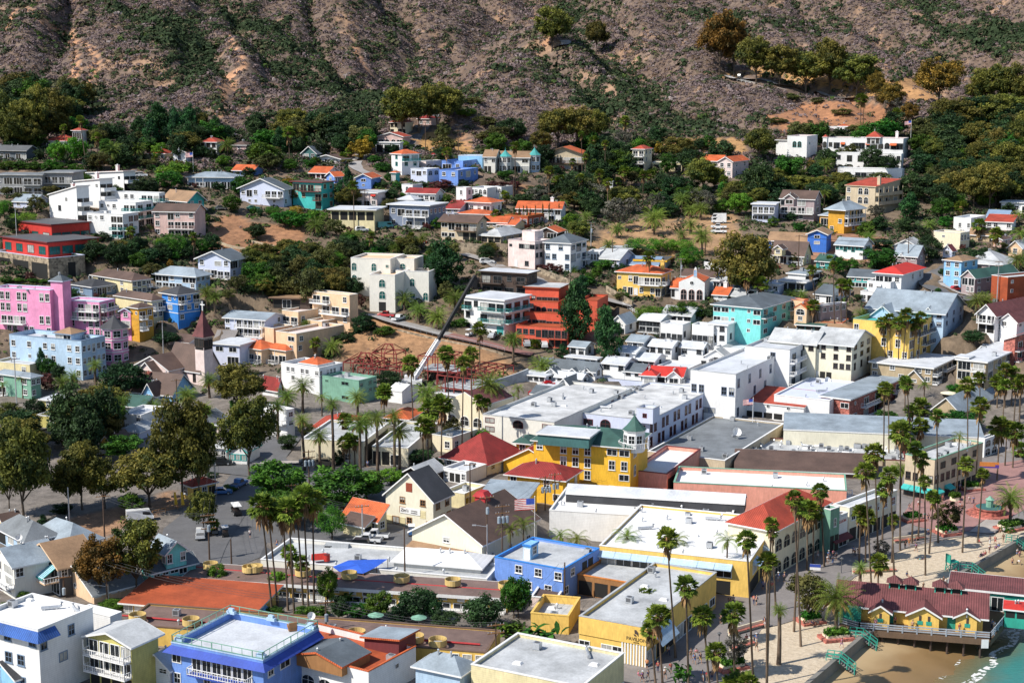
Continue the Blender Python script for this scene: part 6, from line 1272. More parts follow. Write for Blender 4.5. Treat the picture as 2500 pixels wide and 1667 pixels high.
def veg_mats():
 leaf_mat('leaf_euc',(.024,.044,.010),(.215,.20,.035),.10);leaf_mat('leaf_red',(.035,.036,.008),(.29,.17,.03),.05);leaf_mat('leaf_green',(.014,.05,.006),(.085,.20,.02),.10);leaf_mat('leaf_bright',(.03,.11,.008),(.17,.33,.03),.08)
 leaf_mat('leaf_dark',(.010,.026,.010),(.045,.10,.03),.08);leaf_mat('leaf_pine',(.008,.032,.014),(.045,.14,.035),.06);leaf_mat('leaf_olive',(.035,.042,.012),(.16,.165,.045),.08);leaf_mat('leaf_gray',(.045,.05,.038),(.20,.19,.15),.05)
 leaf_mat('leaf_flower',(.22,.006,.012),(.65,.02,.03),.02);leaf_mat('leaf_maroon',(.04,.015,.015),(.17,.06,.055),.03);leaf_mat('leaf_yellow',(.10,.07,.006),(.48,.32,.04),.05)
 leaf_mat('leaf_palm',(.035,.080,.010),(.29,.37,.05),.05,.35);leaf_mat('leaf_dry',(.13,.08,.04),(.36,.22,.10),.03,.15);leaf_mat('leaf_date',(.034,.08,.014),(.26,.35,.06),.05,.35)
 m=leaf_mat('bark_pale',(.10,.075,.055),(.34,.27,.21),.02,.0);leaf_mat('bark_brown',(.05,.035,.025),(.17,.12,.085),.02,.0);leaf_mat('bark_palm',(.045,.032,.024),(.16,.115,.08),.02,.0)
def limbs(mb,rng,h0,tips,r):
 mb.tube([(0,0,-.04),(rng.uniform(-.01,.01),rng.uniform(-.01,.01),h0*.5),(0,0,h0)],[r*1.25,r,r*.85],7)
 for t in tips:
  m=Vector((t[0]*.45,t[1]*.45,h0+(t[2]-h0)*.5));mb.tube([(0,0,h0-.03),m,t],[r*.62,r*.42,r*.16],5)
TREE=dict(
 euc=('leaf_euc','bark_pale',.26,110,.58,(.48,.48,.42),.10,96,.021,.38),redeuc=('leaf_red','bark_pale',.26,110,.58,(.48,.48,.42),.10,96,.021,.38),grn=('leaf_green','bark_brown',.18,70,.55,(.42,.42,.40),.11,70,.026,.55),bright=('leaf_bright','bark_brown',.18,70,.55,(.42,.42,.40),.11,70,.026,.55),
 dark=('leaf_dark','bark_brown',.14,70,.54,(.42,.42,.42),.12,70,.026,.5),pine=('leaf_pine','bark_brown',.10,80,.52,(.40,.40,.46),.10,64,.024,.4),pepper=('leaf_bright','bark_brown',.2,60,.56,(.42,.42,.36),.12,80,.022,.5),olive=('leaf_olive','bark_brown',.2,60,.58,(.42,.42,.36),.10,60,.026,.45),
 gray=('leaf_gray','bark_pale',.2,56,.55,(.42,.42,.38),.09,50,.022,.45),cyp=('leaf_pine','bark_brown',.05,60,.5,(.36,.36,.50),.12,46,.02,.3),bush=('leaf_green','bark_brown',.05,50,.42,(.42,.42,.46),.13,64,.034,.5),dbush=('leaf_dark','bark_brown',.05,50,.42,(.42,.42,.46),.13,64,.034,.5),yellow=('leaf_yellow','bark_brown',.1,50,.5,(.38,.38,.46),.11,60,.028,.4),
 flower=('leaf_flower','bark_brown',.1,56,.48,(.42,.42,.44),.11,60,.03,.5),maroon=('leaf_maroon','bark_brown',.08,50,.48,(.42,.42,.42),.11,60,.03,.5),hbush=('leaf_olive','bark_brown',.05,50,.40,(.42,.42,.42),.13,60,.032,.5))
PROTO={}
def tree_proto(kind,v):
 key=(kind,v)
 if key in PROTO:return PROTO[key]
 lm,bm_,ts,nc,cz,rad,cr,nf,ls,hol=TREE[kind];rng=np.random.default_rng(abs(hash(kind))%1000+v*77 if False else sum(map(ord,kind))*13+v*77)
 d=rng.normal(size=(nc*3,3));d/=np.linalg.norm(d,axis=1,keepdims=True);rr=hol+(1-hol)*rng.random(nc*3)**.6

 lob=rng.normal(size=(7,3));lob/=np.linalg.norm(lob,axis=1,keepdims=True);w=.72+.34*np.max(np.clip(d@lob.T,0,1)**3,axis=1)
 c=d*(rr*w)[:,None]*np.array(rad)
 if kind in('euc','redeuc'):
  c[:,2]=np.where(c[:,2]<-.10,c[:,2]*.6,c[:,2]);keep=rng.random(nc*3)<np.where(d[:,2]<-.3,.55,1)
 elif kind in('pine','cyp'):
  t=(c[:,2]/rad[2]+1)/2;f=np.clip(1.15-t,.12,1)**(.75 if kind=='pine' else.6)*1.25;c[:,:2]*=f[:,None];keep=np.ones(nc*3,bool)
 else:keep=np.ones(nc*3,bool)
 c=c[keep][:nc];c[:,2]+=cz;c[:,2]=np.maximum(c[:,2],cr*.7)
 crs=cr*rng.uniform(.7,1.35,len(c));k=nf
 dd=rng.normal(size=(len(c)*k,3));dd/=np.linalg.norm(dd,axis=1,keepdims=True);q=rng.random(len(c)*k)**.45
 C=np.repeat(c,k,0)+dd*(q*np.repeat(crs,k))[:,None]*np.array([1,1,.75]);
 if kind=='pepper':C[:,2]-=.05*rng.random(len(C))**2*2
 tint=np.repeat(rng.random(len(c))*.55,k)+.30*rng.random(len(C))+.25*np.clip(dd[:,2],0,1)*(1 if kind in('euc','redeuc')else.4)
 Nn=dd*.7+np.array([0,0,.35])+rng.normal(size=dd.shape)*.55;S=ls*rng.uniform(.6,1.4,len(C))
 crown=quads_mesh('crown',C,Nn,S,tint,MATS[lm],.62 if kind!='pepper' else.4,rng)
 mb=MB();o=np.argsort(-rng.random(len(c)))[:9];limbs(mb,random.Random(v),max(ts,.08),[tuple(c[i])for i in o],.018 if kind in('euc','redeuc')else.022)
 trunk=mb.mesh('trunk',MATS[bm_],True)
 PROTO[key]=(trunk,crown);return PROTO[key]
def frond_strip(V,F,T,base,az,el,L,w,droop,nseg,leafl,rng,tw=.35):
 "one feather leaf: a curved rib with leaflets on both sides"
 p=np.array(base,float);e=el;st=L/nseg
 for i in range(nseg+1):
  t=i/nseg;dirv=np.array([math.cos(az)*math.cos(e),math.sin(az)*math.cos(e),math.sin(e)]);side=np.array([-math.sin(az),math.cos(az),0]);upv=np.cross(dirv,side)*-1
  if i>0:
   ll=leafl*(1-abs(t-.45)*1.1)*rng.uniform(.85,1.1)
   for s in(-1,1):
    q=p+dirv*ll*.55+side*s*ll*.75+np.array([0,0,-ll*.35-.1*ll*rng.random()]);b0=len(V)
    V+=[p-dirv*st*.30,p+dirv*st*.30,q];F.append((b0,b0+1,b0+2));T+=[.2+.3*rng.random(),.3+.3*rng.random(),.6+.35*rng.random()]
  p=p+dirv*st;e-=droop/nseg*(.4+1.2*t)
def palm_proto(kind,v):
 key=('palm',kind,v)
 if key in PROTO:return PROTO[key]
 rng=np.random.default_rng(900+v*31+len(kind)*7+sum(map(ord,kind)));V,F,T=[],[],[]
 SV,SF,STt=[],[],[]
 if kind=='fan':
  for i in range(58):
   az=rng.uniform(0,6.283);el=rng.uniform(-.7,1.4);pl=rng.uniform(.42,.62)
   d=np.array([math.cos(az)*math.cos(el),math.sin(az)*math.cos(el),math.sin(el)]);c=d*pl;s=np.array([-math.sin(az),math.cos(az),0]);u=np.cross(d,s);b0=len(V)
   V+=[np.zeros(3)-s*.012,np.zeros(3)+s*.012,c];F.append((b0,b0+1,b0+2));T+=[.3]*3
   for k in range(11):
    a=(k-5)/5*1.5;q=d*math.cos(a)+s*math.sin(a)*rng.uniform(.9,1.1);r=rng.uniform(.40,.56)*(1-.2*abs(a)/1.5);w=.075
    tip=c+q*r+np.array([0,0,-.12*r-.1*rng.random()*r])+u*rng.normal()*.03;pn=np.cross(q,u);b0=len(V)
    V+=[c,c+q*r*.55+pn*w,tip,c+q*r*.55-pn*w];F+=[(b0,b0+1,b0+2),(b0,b0+2,b0+3)];tt=.2+.6*rng.random();T+=[tt*.5,tt,tt,tt]
  for i in range(46):
   az=rng.uniform(0,6.283);z=-rng.random()**1.5*1.25;r=.22+.2*rng.random()*(1+z*.3);c=np.array([math.cos(az)*r,math.sin(az)*r,z]);b0=len(SV);s=np.array([-math.sin(az),math.cos(az),0])*.1
   SV+=[c*np.array([.35,.35,1])+[0,0,.25],c+s+[0,0,-.1],c*1.1+[0,0,-.42],c-s+[0,0,-.1]];SF+=[(b0,b0+1,b0+2),(b0,b0+2,b0+3)];STt+=[.2+.7*rng.random()]*4
 elif kind=='date':
  for i in range(64):
   az=i*2.39996+rng.normal()*.1;t=i/63;el=1.35-1.75*t+rng.normal()*.08;frond_strip(V,F,T,(math.cos(az)*.04,math.sin(az)*.04,.02),az,el,rng.uniform(.92,1.08),.1,1.1+.3*rng.random(),15,.20,rng)
  for i in range(26):
   az=rng.uniform(0,6.283);b0=len(SV);c=np.array([math.cos(az),math.sin(az),0]);L=rng.uniform(.3,.6);s=np.array([-math.sin(az),math.cos(az),0])*.05
   SV+=[c*.05,c*L*.8+[0,0,-L*.55]+s,c*L+[0,0,-L*1.0],c*L*.8+[0,0,-L*.55]-s];SF+=[(b0,b0+1,b0+2),(b0,b0+2,b0+3)];STt+=[.3+.6*rng.random()]*4
 else:
  for i in range(17):
   az=i*2.39996+rng.normal()*.2;t=i/16;el=1.25-1.3*t;frond_strip(V,F,T,(0,0,0),az,el,rng.uniform(.95,1.15),.1,1.9,16,.30,rng)
  for i in range(5):
   az=rng.uniform(0,6.283);b0=len(SV);c=np.array([math.cos(az),math.sin(az),0]);SV+=[c*.03,c*.2+[.03,0,-.3],c*.18+[0,0,-.6]];SV.append(c*.1+[0,0,-.3]);SF+=[(b0,b0+1,b0+2),(b0,b0+2,b0+3)];STt+=[.4]*4
 crown=raw_mesh('crown',np.array(V),np.array(F),MATS['leaf_date' if kind=='date' else 'leaf_palm'],T)
 skirt=raw_mesh('dead_leaves',np.array(SV),np.array(SF),MATS['leaf_dry'],STt)
 mb=MB();bend=[(0,0,-.03)]+[(math.sin(t*2.2+v)*.012*(1-t)*t*4,math.cos(t*1.7+v)*.008*t*(1-t)*4,t)for t in np.linspace(0,1,9)]
 rr=[1.5,1.25,1.02,.95,.9,.87,.84,.80,.78,.76];rr=[r*rng.uniform(.95,1.05)for r in rr]
 n=8;VV=[];
 for(x,y,z),r in zip(bend,rr):VV+=[(x*20+r*math.cos(6.2832*k/n),y*20+r*math.sin(6.2832*k/n),z)for k in range(n)]
 FF=[(i*n+k,i*n+(k+1)%n,(i+1)*n+(k+1)%n,(i+1)*n+k)for i in range(len(bend)-1)for k in range(n)]
 trunk=raw_mesh('trunk',np.array(VV),np.array(FF),MATS['bark_palm'],rng.random(len(VV)),True)
 boot=None
 if kind=='date':
  m2=MB();m2.cyl(0,0,-.50,-.22,.11,.20,10);m2.cyl(0,0,-.22,.04,.20,.12,10);boot=m2.mesh('trunk_boot',MATS['bark_brown'])
 PROTO[key]=(trunk,crown,skirt,boot);return PROTO[key]
VNAME=dict(fan='fan_palm',date='date_palm',queen='queen_palm',euc='eucalyptus_tree',redeuc='eucalyptus_tree',grn='broadleaf_tree',bright='broadleaf_tree',dark='evergreen_tree',pine='pine_tree',pepper='pepper_tree',olive='olive_tree',gray='grey_tree',cyp='cypress_tree',bush='bush',dbush='bush',hbush='bush',yellow='bush',flower='bougainvillea',maroon='bush',banana='banana_plant')
VDESC=dict(fan='fan palm',date='date palm',queen='drooping queen palm',euc='olive brown eucalyptus',redeuc='reddish eucalyptus',grn='round green tree',bright='bright green tree',dark='dark evergreen tree',pine='dark green conifer',pepper='weeping light green tree',olive='dull olive tree',gray='grey leaved tree',cyp='narrow dark cypress',bush='green bush',dbush='dark bush',hbush='low olive hillside bush',yellow='yellowish shrub',flower='red flowering bougainvillea',maroon='maroon shrub',banana='broad leaved banana plant')
VGROUP=dict(fan='fan palms',date='date palms',queen='queen palms',euc='eucalyptus trees',redeuc='eucalyptus trees')
_vc=[0]
def plant(kind,x,yb,yt,w=None,xt=None):
 P=hit(tx(x),ty(yb));sc=proj(P)[2];k=_vc[0];_vc[0]+=1
 P=np.array([P[0],P[1],max(tz(P[0],P[1]),ground(P[0],P[1])-6 if tz(P[0],P[1])>-2 else 3.0)])
 h=(yb-yt)/_T[2]/sc/math.cos(math.atan2(ty(yb)-YH,FPX));r=(w or 120)/_T[2]/sc/2*1.08
 o=bpy.data.objects.new(VNAME[kind],None);COL.objects.link(o);o.location=P;rz=(k*2.4)%6.28
 if kind in('fan','date','queen'):
  tr,cr,sk,bt=palm_proto(kind,k%3);h=max(h,1.5)
  if kind=='fan':r*=1.12;hh=h-r*.75
  elif kind=='date':r*=1.08;hh=h-r*.72
  else:hh=h-r*.7
  hh=max(hh,.6);tr_r=dict(fan=.165,date=.34,queen=.17)[kind]
  if kind=='date' and hh<3:tr_r=.5
  lean=0.0
  if xt is not None:lean=(xt-x)/_T[2]/sc
  a=math.atan2(lean,hh);L=math.hypot(hh,lean)
  t=link('trunk',tr,o,(0,0,0),0,(tr_r,tr_r,L));t.rotation_euler=(0,a,rz if lean==0 else 0)
  c=link('crown',cr,o,(math.sin(a)*L,0,math.cos(a)*L),rz,(r,r,r))
  link('dead_leaves',sk,c,(0,0,0),0)if kind=='fan' else link('dead_leaves',sk,c)
  if bt:link('trunk_boot',bt,c)
 elif kind=='banana':
  link('crown',banana_mesh(k%2),o,(0,0,0),rz,(r*2,r*2,h))
 else:
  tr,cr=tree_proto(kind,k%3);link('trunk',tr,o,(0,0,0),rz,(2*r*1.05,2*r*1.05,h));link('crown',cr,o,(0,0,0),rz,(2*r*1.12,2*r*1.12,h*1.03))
 THINGS.append((o,tx(x),ty(yb),VDESC[kind],h,kind,P));o['category']='palm' if kind in('fan','date','queen')else('bush' if VNAME[kind]=='bush' else 'tree' if kind!='banana' else 'plant')
 o['group']=VGROUP.get(kind,VNAME[kind].replace('_',' ')+('es' if VNAME[kind].endswith('bush')else 's')+' around the town');return o
def banana_mesh(v):
 key=('banana',v)
 if key in PROTO:return PROTO[key]
 rng=np.random.default_rng(50+v);V,F,T=[],[],[]
 for i in range(46):
  bx,by=rng.normal(size=2)*.2;az=rng.uniform(0,6.283);el=rng.uniform(.5,1.4);p=np.array([bx,by,rng.uniform(.1,.5)]);L=rng.uniform(.3,.5);s=np.array([-math.sin(az),math.cos(az),0])*.07;tt=rng.random();pts=[]
  for j in range(4):pts.append(p.copy());p=p+np.array([math.cos(az)*math.cos(el)*L/3,math.sin(az)*math.cos(el)*L/3,math.sin(el)*L/3]);el-=.5
  ws=(.25,1,.9,.05)
  for j in range(3):
   b0=len(V);V+=[pts[j]-s*ws[j],pts[j]+s*ws[j],pts[j+1]+s*ws[j+1],pts[j+1]-s*ws[j+1]];F.append((b0,b0+1,b0+2,b0+3));T+=[tt]*4
 PROTO[key]=raw_mesh('crown',np.array(V),np.array(F),MATS['leaf_green'],T);return PROTO[key]
# ---- scrub that nobody could count
def scrub(name,n,xr,yr,dens,pick,size,label,faces=20):
 rng=np.random.default_rng(len(name)*5+n);C_,N_,S_,T_,K_=[],[],[],[],[]
 X=rng.uniform(*xr,n);Y=rng.uniform(*yr,n);keep=np.abs(X)<Y*.362+25;X,Y=X[keep],Y[keep]
 ix=np.clip(((X-GX0)/GS).astype(int),0,TZ.shape[1]-2);iy=np.clip(((Y-GY0)/GS).astype(int),0,TZ.shape[0]-2);u_,v_=(X-GX0)/GS-ix,(Y-GY0)/GS-iy;Z=(TZ[iy,ix]*(1-u_)+TZ[iy,ix+1]*u_)*(1-v_)+(TZ[iy+1,ix]*(1-u_)+TZ[iy+1,ix+1]*u_)*v_;px,py=PX[iy,ix],PY[iy,ix]
 k=rng.random(len(X))<dens(X,Y,px,py);X,Y,Z,px,py=X[k],Y[k],Z[k],px[k],py[k]
 kind=pick(X,Y,px,py,rng);s=size(kind,rng);m=len(X)
 d=rng.normal(size=(m*faces,3));d/=np.linalg.norm(d,axis=1,keepdims=True);d[:,2]=np.abs(d[:,2]);R_=np.repeat(s,faces)
 lump=np.repeat(rng.normal(size=(m,3,3)),1,0);lump/=np.linalg.norm(lump,axis=2,keepdims=True)
 wl=.75+.45*np.max(np.einsum('mfk,mlk->mfl',d.reshape(m,faces,3),lump),axis=2).clip(0).ravel()
 C=np.c_[np.repeat(X,faces),np.repeat(Y,faces),np.repeat(Z,faces)]+d*(R_*wl*rng.uniform(.82,1,m*faces))[:,None]*np.array([1,1,.72])
 Nn=d+rng.normal(size=d.shape)*.32;kk=np.repeat(kind,faces)
 base=np.array([(.165,.125,.125),(.036,.055,.026),(.088,.088,.048),(.25,.21,.205),(.065,.105,.028),(.135,.09,.062)])
 col=base[kk]*np.repeat(rng.uniform(.75,1.25,m),faces)[:,None]*rng.uniform(.85,1.15,(m*faces,1))
 n_=len(C);Nn/=np.linalg.norm(Nn,axis=1,keepdims=True);a=np.cross(Nn,rng.normal(size=(n_,3)));a/=np.linalg.norm(a,axis=1,keepdims=True);b2=np.cross(Nn,a);S=(R_*rng.uniform(.24,.40,n_))[:,None]
 V=np.stack([C+a*S,C+b2*S*.7,C-a*S,C-b2*S*.7],1).reshape(-1,3);me=raw_mesh(name,V,np.arange(n_*4).reshape(n_,4),None)
 at=me.color_attributes.new('tint','FLOAT_COLOR','POINT');at.data.foreach_set('color',np.repeat(np.c_[col,np.ones(n_)],4,0).astype(np.float32).ravel())
 if 'scrub' not in MATS:
  mt=bpy.data.materials.new('scrub');MATS['scrub']=mt;nt,N,L,B=_nodes(mt);q=N.new('ShaderNodeAttribute');q.attribute_name='tint';L.new(q.outputs['Color'],B.inputs['Base Color']);B.inputs['Roughness'].default_value=.9;B.inputs['Specular IOR Level'].default_value=.1
 me.materials.append(MATS['scrub']);o=link(name,me);tag(o,label,'scrub',kind='stuff');return o
def bare_mask(px,py):
 b_=np.zeros(len(px),bool)
 for c,poly in EARTH:b_|=inpoly(px,py,poly)
 for tr in TRAILS:
  for(xa,ya),(xb,yb)in zip(tr[:-1],tr[1:]):
   d=np.array([xb-xa,yb-ya],float);t=np.clip(((px-xa)*d[0]+(py-ya)*d[1])/(d@d),0,1);b_|=np.hypot(px-xa-t*d[0],(py-ya-t*d[1])*1.5)<6
 return b_
def builtup(X,Y):
 m=np.zeros(len(X),bool)
 for c,z in CUTS:
  c=np.array(c);g=c.mean(0);r=np.max(np.linalg.norm(c-g,axis=1))+2;near=np.hypot(X-g[0],Y-g[1])<r
  if near.any():
   ins=np.ones(near.sum(),bool)
   for a,b2 in zip(c,np.roll(c,-1,0)):
    d=b2-a;nn=np.array([d[1],-d[0]])/max(np.linalg.norm(d),1e-6);s_=(X[near]-a[0])*nn[0]+(Y[near]-a[1])*nn[1];ins&=s_*np.sign((g-a)@nn)>-1.0
   idx=np.where(near)[0];m[idx[ins]]=True
 return m
def near_road(X,Y,px,py):
 m=np.zeros(len(X),bool)
 for o in[q for q in COL.objects if q.get('kind')=='structure' and q.name.split('.')[0]in('road','parking_lot','promenade','plaza','sand','sidewalk')]:
  v=np.empty(len(o.data.vertices)*3,np.float32);o.data.vertices.foreach_get('co',v);v=v.reshape(-1,3)[:,:2]
  if o.name.split('.')[0]in('road','sidewalk'):
   v=v[::3]
   for i in range(0,len(v),400):m|=(np.hypot(X[:,None]-v[None,i:i+400,0],Y[:,None]-v[None,i:i+400,1]).min(1)<2.6)
  else:
   h,w=np.histogram2d(v[:,0],v[:,1],bins=1)[0],None
   bx=((X>v[:,0].min())&(X<v[:,0].max())&(Y>v[:,1].min())&(Y<v[:,1].max()));idx=np.where(bx)[0]
   for i in idx:
    if np.min(np.abs(v[:,0]-X[i])+np.abs(v[:,1]-Y[i]))<2.6:m[i]=True
 return m
def all_scrub():
 def gully(X,Y,px,py):
  g=fbm(X,Y,150,3,21)*.45+fbm(X,Y,22,3,22)*.5;rv=np.abs(fbm(X+Y*.25,Y*.30,105,3,41));g=g+.55*np.exp(-(rv/.16)**2)
  def band(x0,y0,x1,y1,w):
   d=np.array([x1-x0,y1-y0],float);t=np.clip(((px-x0)*d[0]+(py-y0)*d[1])/(d@d),0,1);return np.exp(-(np.hypot(px-x0-t*d[0],py-y0-t*d[1])/w)**2)
  return g+.75*band(250,0,460,130,45)+.65*band(460,60,420,190,35)+.7*band(420,60,520,240,35)+.75*band(640,100,900,260,38)+.7*band(560,40,680,110,30)+.8*band(900,270,640,340,45)+.7*band(2200,40,2500,110,60)+.6*band(1450,260,1700,340,55)+.55*band(1130,250,1300,180,30)+.6*band(1350,180,1600,250,40)
 def dens(X,Y,px,py):return np.where(bare_mask(px,py),.06,np.clip(.75+.25*fbm(X,Y,30,3,5),.2,1))*((py<420)&(px>-150)&(px<2650))*(~builtup(X,Y))*(~near_road(X,Y,px,py))
 def pick(X,Y,px,py,rng):
  g=gully(X,Y,px,py)+rng.normal(size=len(X))*.42;k=np.where(g>.72,1,np.where(g>.46,2,0));u=rng.random(len(X));k=np.where((k==0)&(u<.10),3,k);k=np.where((k==0)&(u>.86),5,k);k=np.where((k==2)&(u>.8),4,k);return k
 def size(kind,rng):return np.array([.95,1.55,1.3,.9,1.2,.8])[kind]*np.exp(rng.normal(size=len(kind))*.34)
 scrub('hillside_scrub',190000,(-400,400),(545,985),dens,pick,size,'mauve grey and dark green dry scrub covering the hills',20)
 def dens2(X,Y,px,py):
  return np.where(bare_mask(px,py),.05,np.clip(.55+.5*fbm(X,Y,26,3,8),0,1))*((py>380)&(py<960))*(~builtup(X,Y))*(~near_road(X,Y,px,py))*np.where((py>800)&(px>1230),.25,1)*np.where(py>880,.5,1)
 def pick2(X,Y,px,py,rng):return rng.choice([1,1,1,4,2,5,0],len(X))
 def size2(kind,rng):return np.array([.6,1.3,1.0,.7,1.2,.5])[kind]*rng.uniform(.5,1.4,len(kind))
 scrub('slope_shrubbery',42000,(-210,210),(370,600),dens2,pick2,size2,'mixed green garden shrubbery filling the slopes between the houses',18)
def vg(kind,L):
 for e in L:plant(kind,*e)
def vegetation():
 veg_mats()
 tile(1250,0,1.0752)
 vg('euc',[(105,135,25,92),(222,142,52,62),(640,222,103,96),(702,228,125,92),(770,245,132,112),(832,252,108,100),(905,255,150,112),(1265,297,165,105),(1335,305,170,90)]);vg('redeuc',[(545,197,42,112),(582,203,60,70),(1120,285,155,112),(992,302,222,72),(955,270,190,50),(1040,330,270,50)])
 tile(0,200)
 vg('euc',[(30,600,120,260),(190,610,150,250),(330,570,50,280),(500,460,80,260),(600,430,110,160),(250,620,350,220),(90,640,300,240),(1820,505,265,130),(-20,560,180,200)]);vg('pine',[(1250,545,300,190),(1430,520,160,260),(1570,570,225,180),(1700,510,190,170),(1690,640,330,150),(1940,475,300,140),(1350,580,330,180)])
 vg('dark',[(1060,550,370,170),(950,560,385,140),(1600,700,440,180),(2040,520,400,90),(2000,640,540,140),(2260,690,590,170),(1800,690,560,160),(1890,700,590,120),(350,700,600,100)]);vg('grn',[(340,610,430,160),(830,510,380,100),(2170,1010,790,180),(960,640,510,160),(1150,600,480,120)]);vg('bright',[(510,730,530,170),(690,730,490,220),(1420,690,550,130),(1560,890,720,270),(1440,640,490,160),(480,790,690,120),(2010,760,660,150)])
 vg('bush',[(60,780,700,160),(180,780,705,150),(300,785,705,150),(420,790,710,130),(560,800,720,160),(680,800,720,140),(760,880,790,140),(860,860,760,120),(1700,800,700,120),(2080,780,720,160)]);vg('pepper',[(210,1265,1080,260),(40,1205,1040,140)]);vg('olive',[(460,1010,920,170),(60,1010,930,140),(330,1180,1010,170),(180,1060,960,180),(1300,760,690,220)]);vg('dbush',[(2230,840,760,130),(900,1420,1340,160)])
 vg('date',[(1010,760,540,220),(1240,710,540,170),(2040,670,500,170)]);vg('fan',[(775,775,310,80,740),(610,735,385,65,585),(880,780,460,90),(560,450,235,70),(1390,740,660,60)])
 tile(0,560)
 vg('dark',[(1050,310,55,230),(1190,270,90,120),(2290,90,-40,190),(1500,1020,900,220),(520,1350,1210,140)]);vg('pepper',[(1440,170,60,100),(1590,260,15,210),(1740,200,80,130)]);vg('olive',[(1360,430,290,190),(2130,575,400,190),(1890,150,70,120),(1270,240,160,130)]);vg('grn',[(2290,580,430,170),(1310,300,170,110),(1780,400,330,70),(2250,730,620,110)]);vg('yellow',[(1530,340,270,80),(1330,400,330,90),(1850,860,780,90)]);vg('maroon',[(2230,420,345,120),(270,470,370,90),(420,1440,1270,140)]);vg('bush',[(60,480,410,120),(170,470,430,130),(300,480,430,100),(390,480,440,90),(1120,400,350,140)])
 vg('date',[(1860,730,490,170),(1930,750,540,160),(900,340,230,110),(1700,910,830,110),(1450,910,830,120),(860,1390,1160,150),(560,1430,1310,160),(660,1410,1260,170),(1880,1510,1280,190),(1690,1640,1420,190),(1010,1600,1420,160)]);vg('pine',[(375,1290,1040,110)]);vg('grn',[(440,1310,1150,140)]);vg('bright',[(1090,1350,1225,230)]);vg('euc',[(2150,1640,1230,420)]);vg('queen',[(205,1500,1280,120),(30,1480,1330,110)])
 tile(620,200)
 vg('euc',[(1330,490,75,370),(1480,450,40,330),(1640,430,30,330),(1740,350,60,260)]);vg('pine',[(240,650,390,170),(840,1000,740,120),(770,1110,870,130),(860,1090,880,150)]);vg('dark',[(600,660,480,200),(780,640,460,160),(1490,925,850,180),(1240,640,555,150),(30,1400,1260,130),(1790,1110,1000,150),(1880,950,880,110)]);vg('olive',[(130,810,640,260),(740,1400,1220,180),(1220,1150,1040,150),(1700,560,360,160),(840,740,690,120)]);vg('grn',[(500,770,690,120),(430,570,470,130),(330,800,690,150),(280,1310,1150,230),(420,1330,1170,200),(1600,720,650,120),(1430,790,700,110),(2250,870,790,150)]);vg('pepper',[(560,1260,1140,220),(170,1200,1110,170)]);vg('yellow',[(960,690,480,240),(390,1210,1110,150),(310,960,850,130)]);vg('bright',[(1350,592,525,92),(1900,320,240,190)]);vg('maroon',[(1690,960,870,230),(2200,960,870,260),(2330,960,880,150)])
 vg('hbush',[(1700,630,450,210),(2130,660,565,210),(2110,540,410,270),(2080,390,290,220),(1750,260,180,240),(1980,200,120,180)]);vg('fan',[(320,730,410,110),(900,1340,885,95),(2250,1105,980,90),(2170,1260,1110,90),(860,680,540,80),(800,690,600,80)]);vg('date',[(560,1380,1215,190),(330,1240,1140,150),(880,1500,1330,190)]);vg('bush',[(1640,1310,1210,110),(1150,800,700,150),(1080,720,650,120),(1100,930,870,120),(1210,880,800,90),(1300,960,880,100),(1040,900,850,80)]);vg('gray',[(1160,1060,980,110)])
 tile(1240,200)
 vg('euc',[(450,600,225,350),(630,600,235,280),(800,560,265,180),(2250,720,400,280),(1750,1010,700,330)]);vg('gray',[(1020,640,410,200),(330,1030,830,130),(1000,1330,1000,330),(1350,1190,980,220),(1560,1340,1200,100),(1640,700,600,140)]);vg('dark',[(600,1140,830,230),(780,1220,1120,100),(430,830,750,110),(1590,1000,850,250),(2250,1060,680,280),(740,820,560,160),(900,760,480,160),(330,800,690,90),(1700,620,510,120),(860,1030,960,110)]);vg('grn',[(1440,830,640,180),(1570,620,500,110),(2090,990,880,160),(1790,610,480,160),(1940,1080,870,110),(1130,860,760,160)]);vg('bright',[(2080,1200,990,250),(1880,1160,1060,90),(560,1270,1180,140)]);vg('olive',[(980,1070,935,180),(1970,680,570,120),(1230,640,500,170),(1850,960,820,180)]);vg('yellow',[(1350,660,535,110),(1410,1000,900,120)])
 vg('date',[(1310,1370,1130,250),(980,1400,1260,155),(630,1370,1235,200),(1640,1365,1220,150),(740,1130,940,160),(1560,1190,990,160),(1730,1240,1080,160),(1640,1225,1095,140),(1060,800,630,160),(1560,1420,1320,125),(1740,1560,1300,210),(700,1260,1160,120)]);vg('fan',[(670,1000,450,60,655),(695,910,650,65),(930,900,730,75),(1040,950,760,110),(990,950,850,80),(1270,990,790,100),(1210,1100,800,80),(870,900,530,65),(68,1060,540,90,62),(425,1060,850,75),(580,810,690,65),(545,680,575,70),(770,880,700,60)]);vg('cyp',[(x,1245,y,26)for x,y in((55,1060),(103,1055),(140,1060),(170,1065),(200,1068),(247,1058),(312,1050),(370,1055),(458,1075))]);vg('euc',[(2110,1900,1190,500)])
 tile(1860,200)
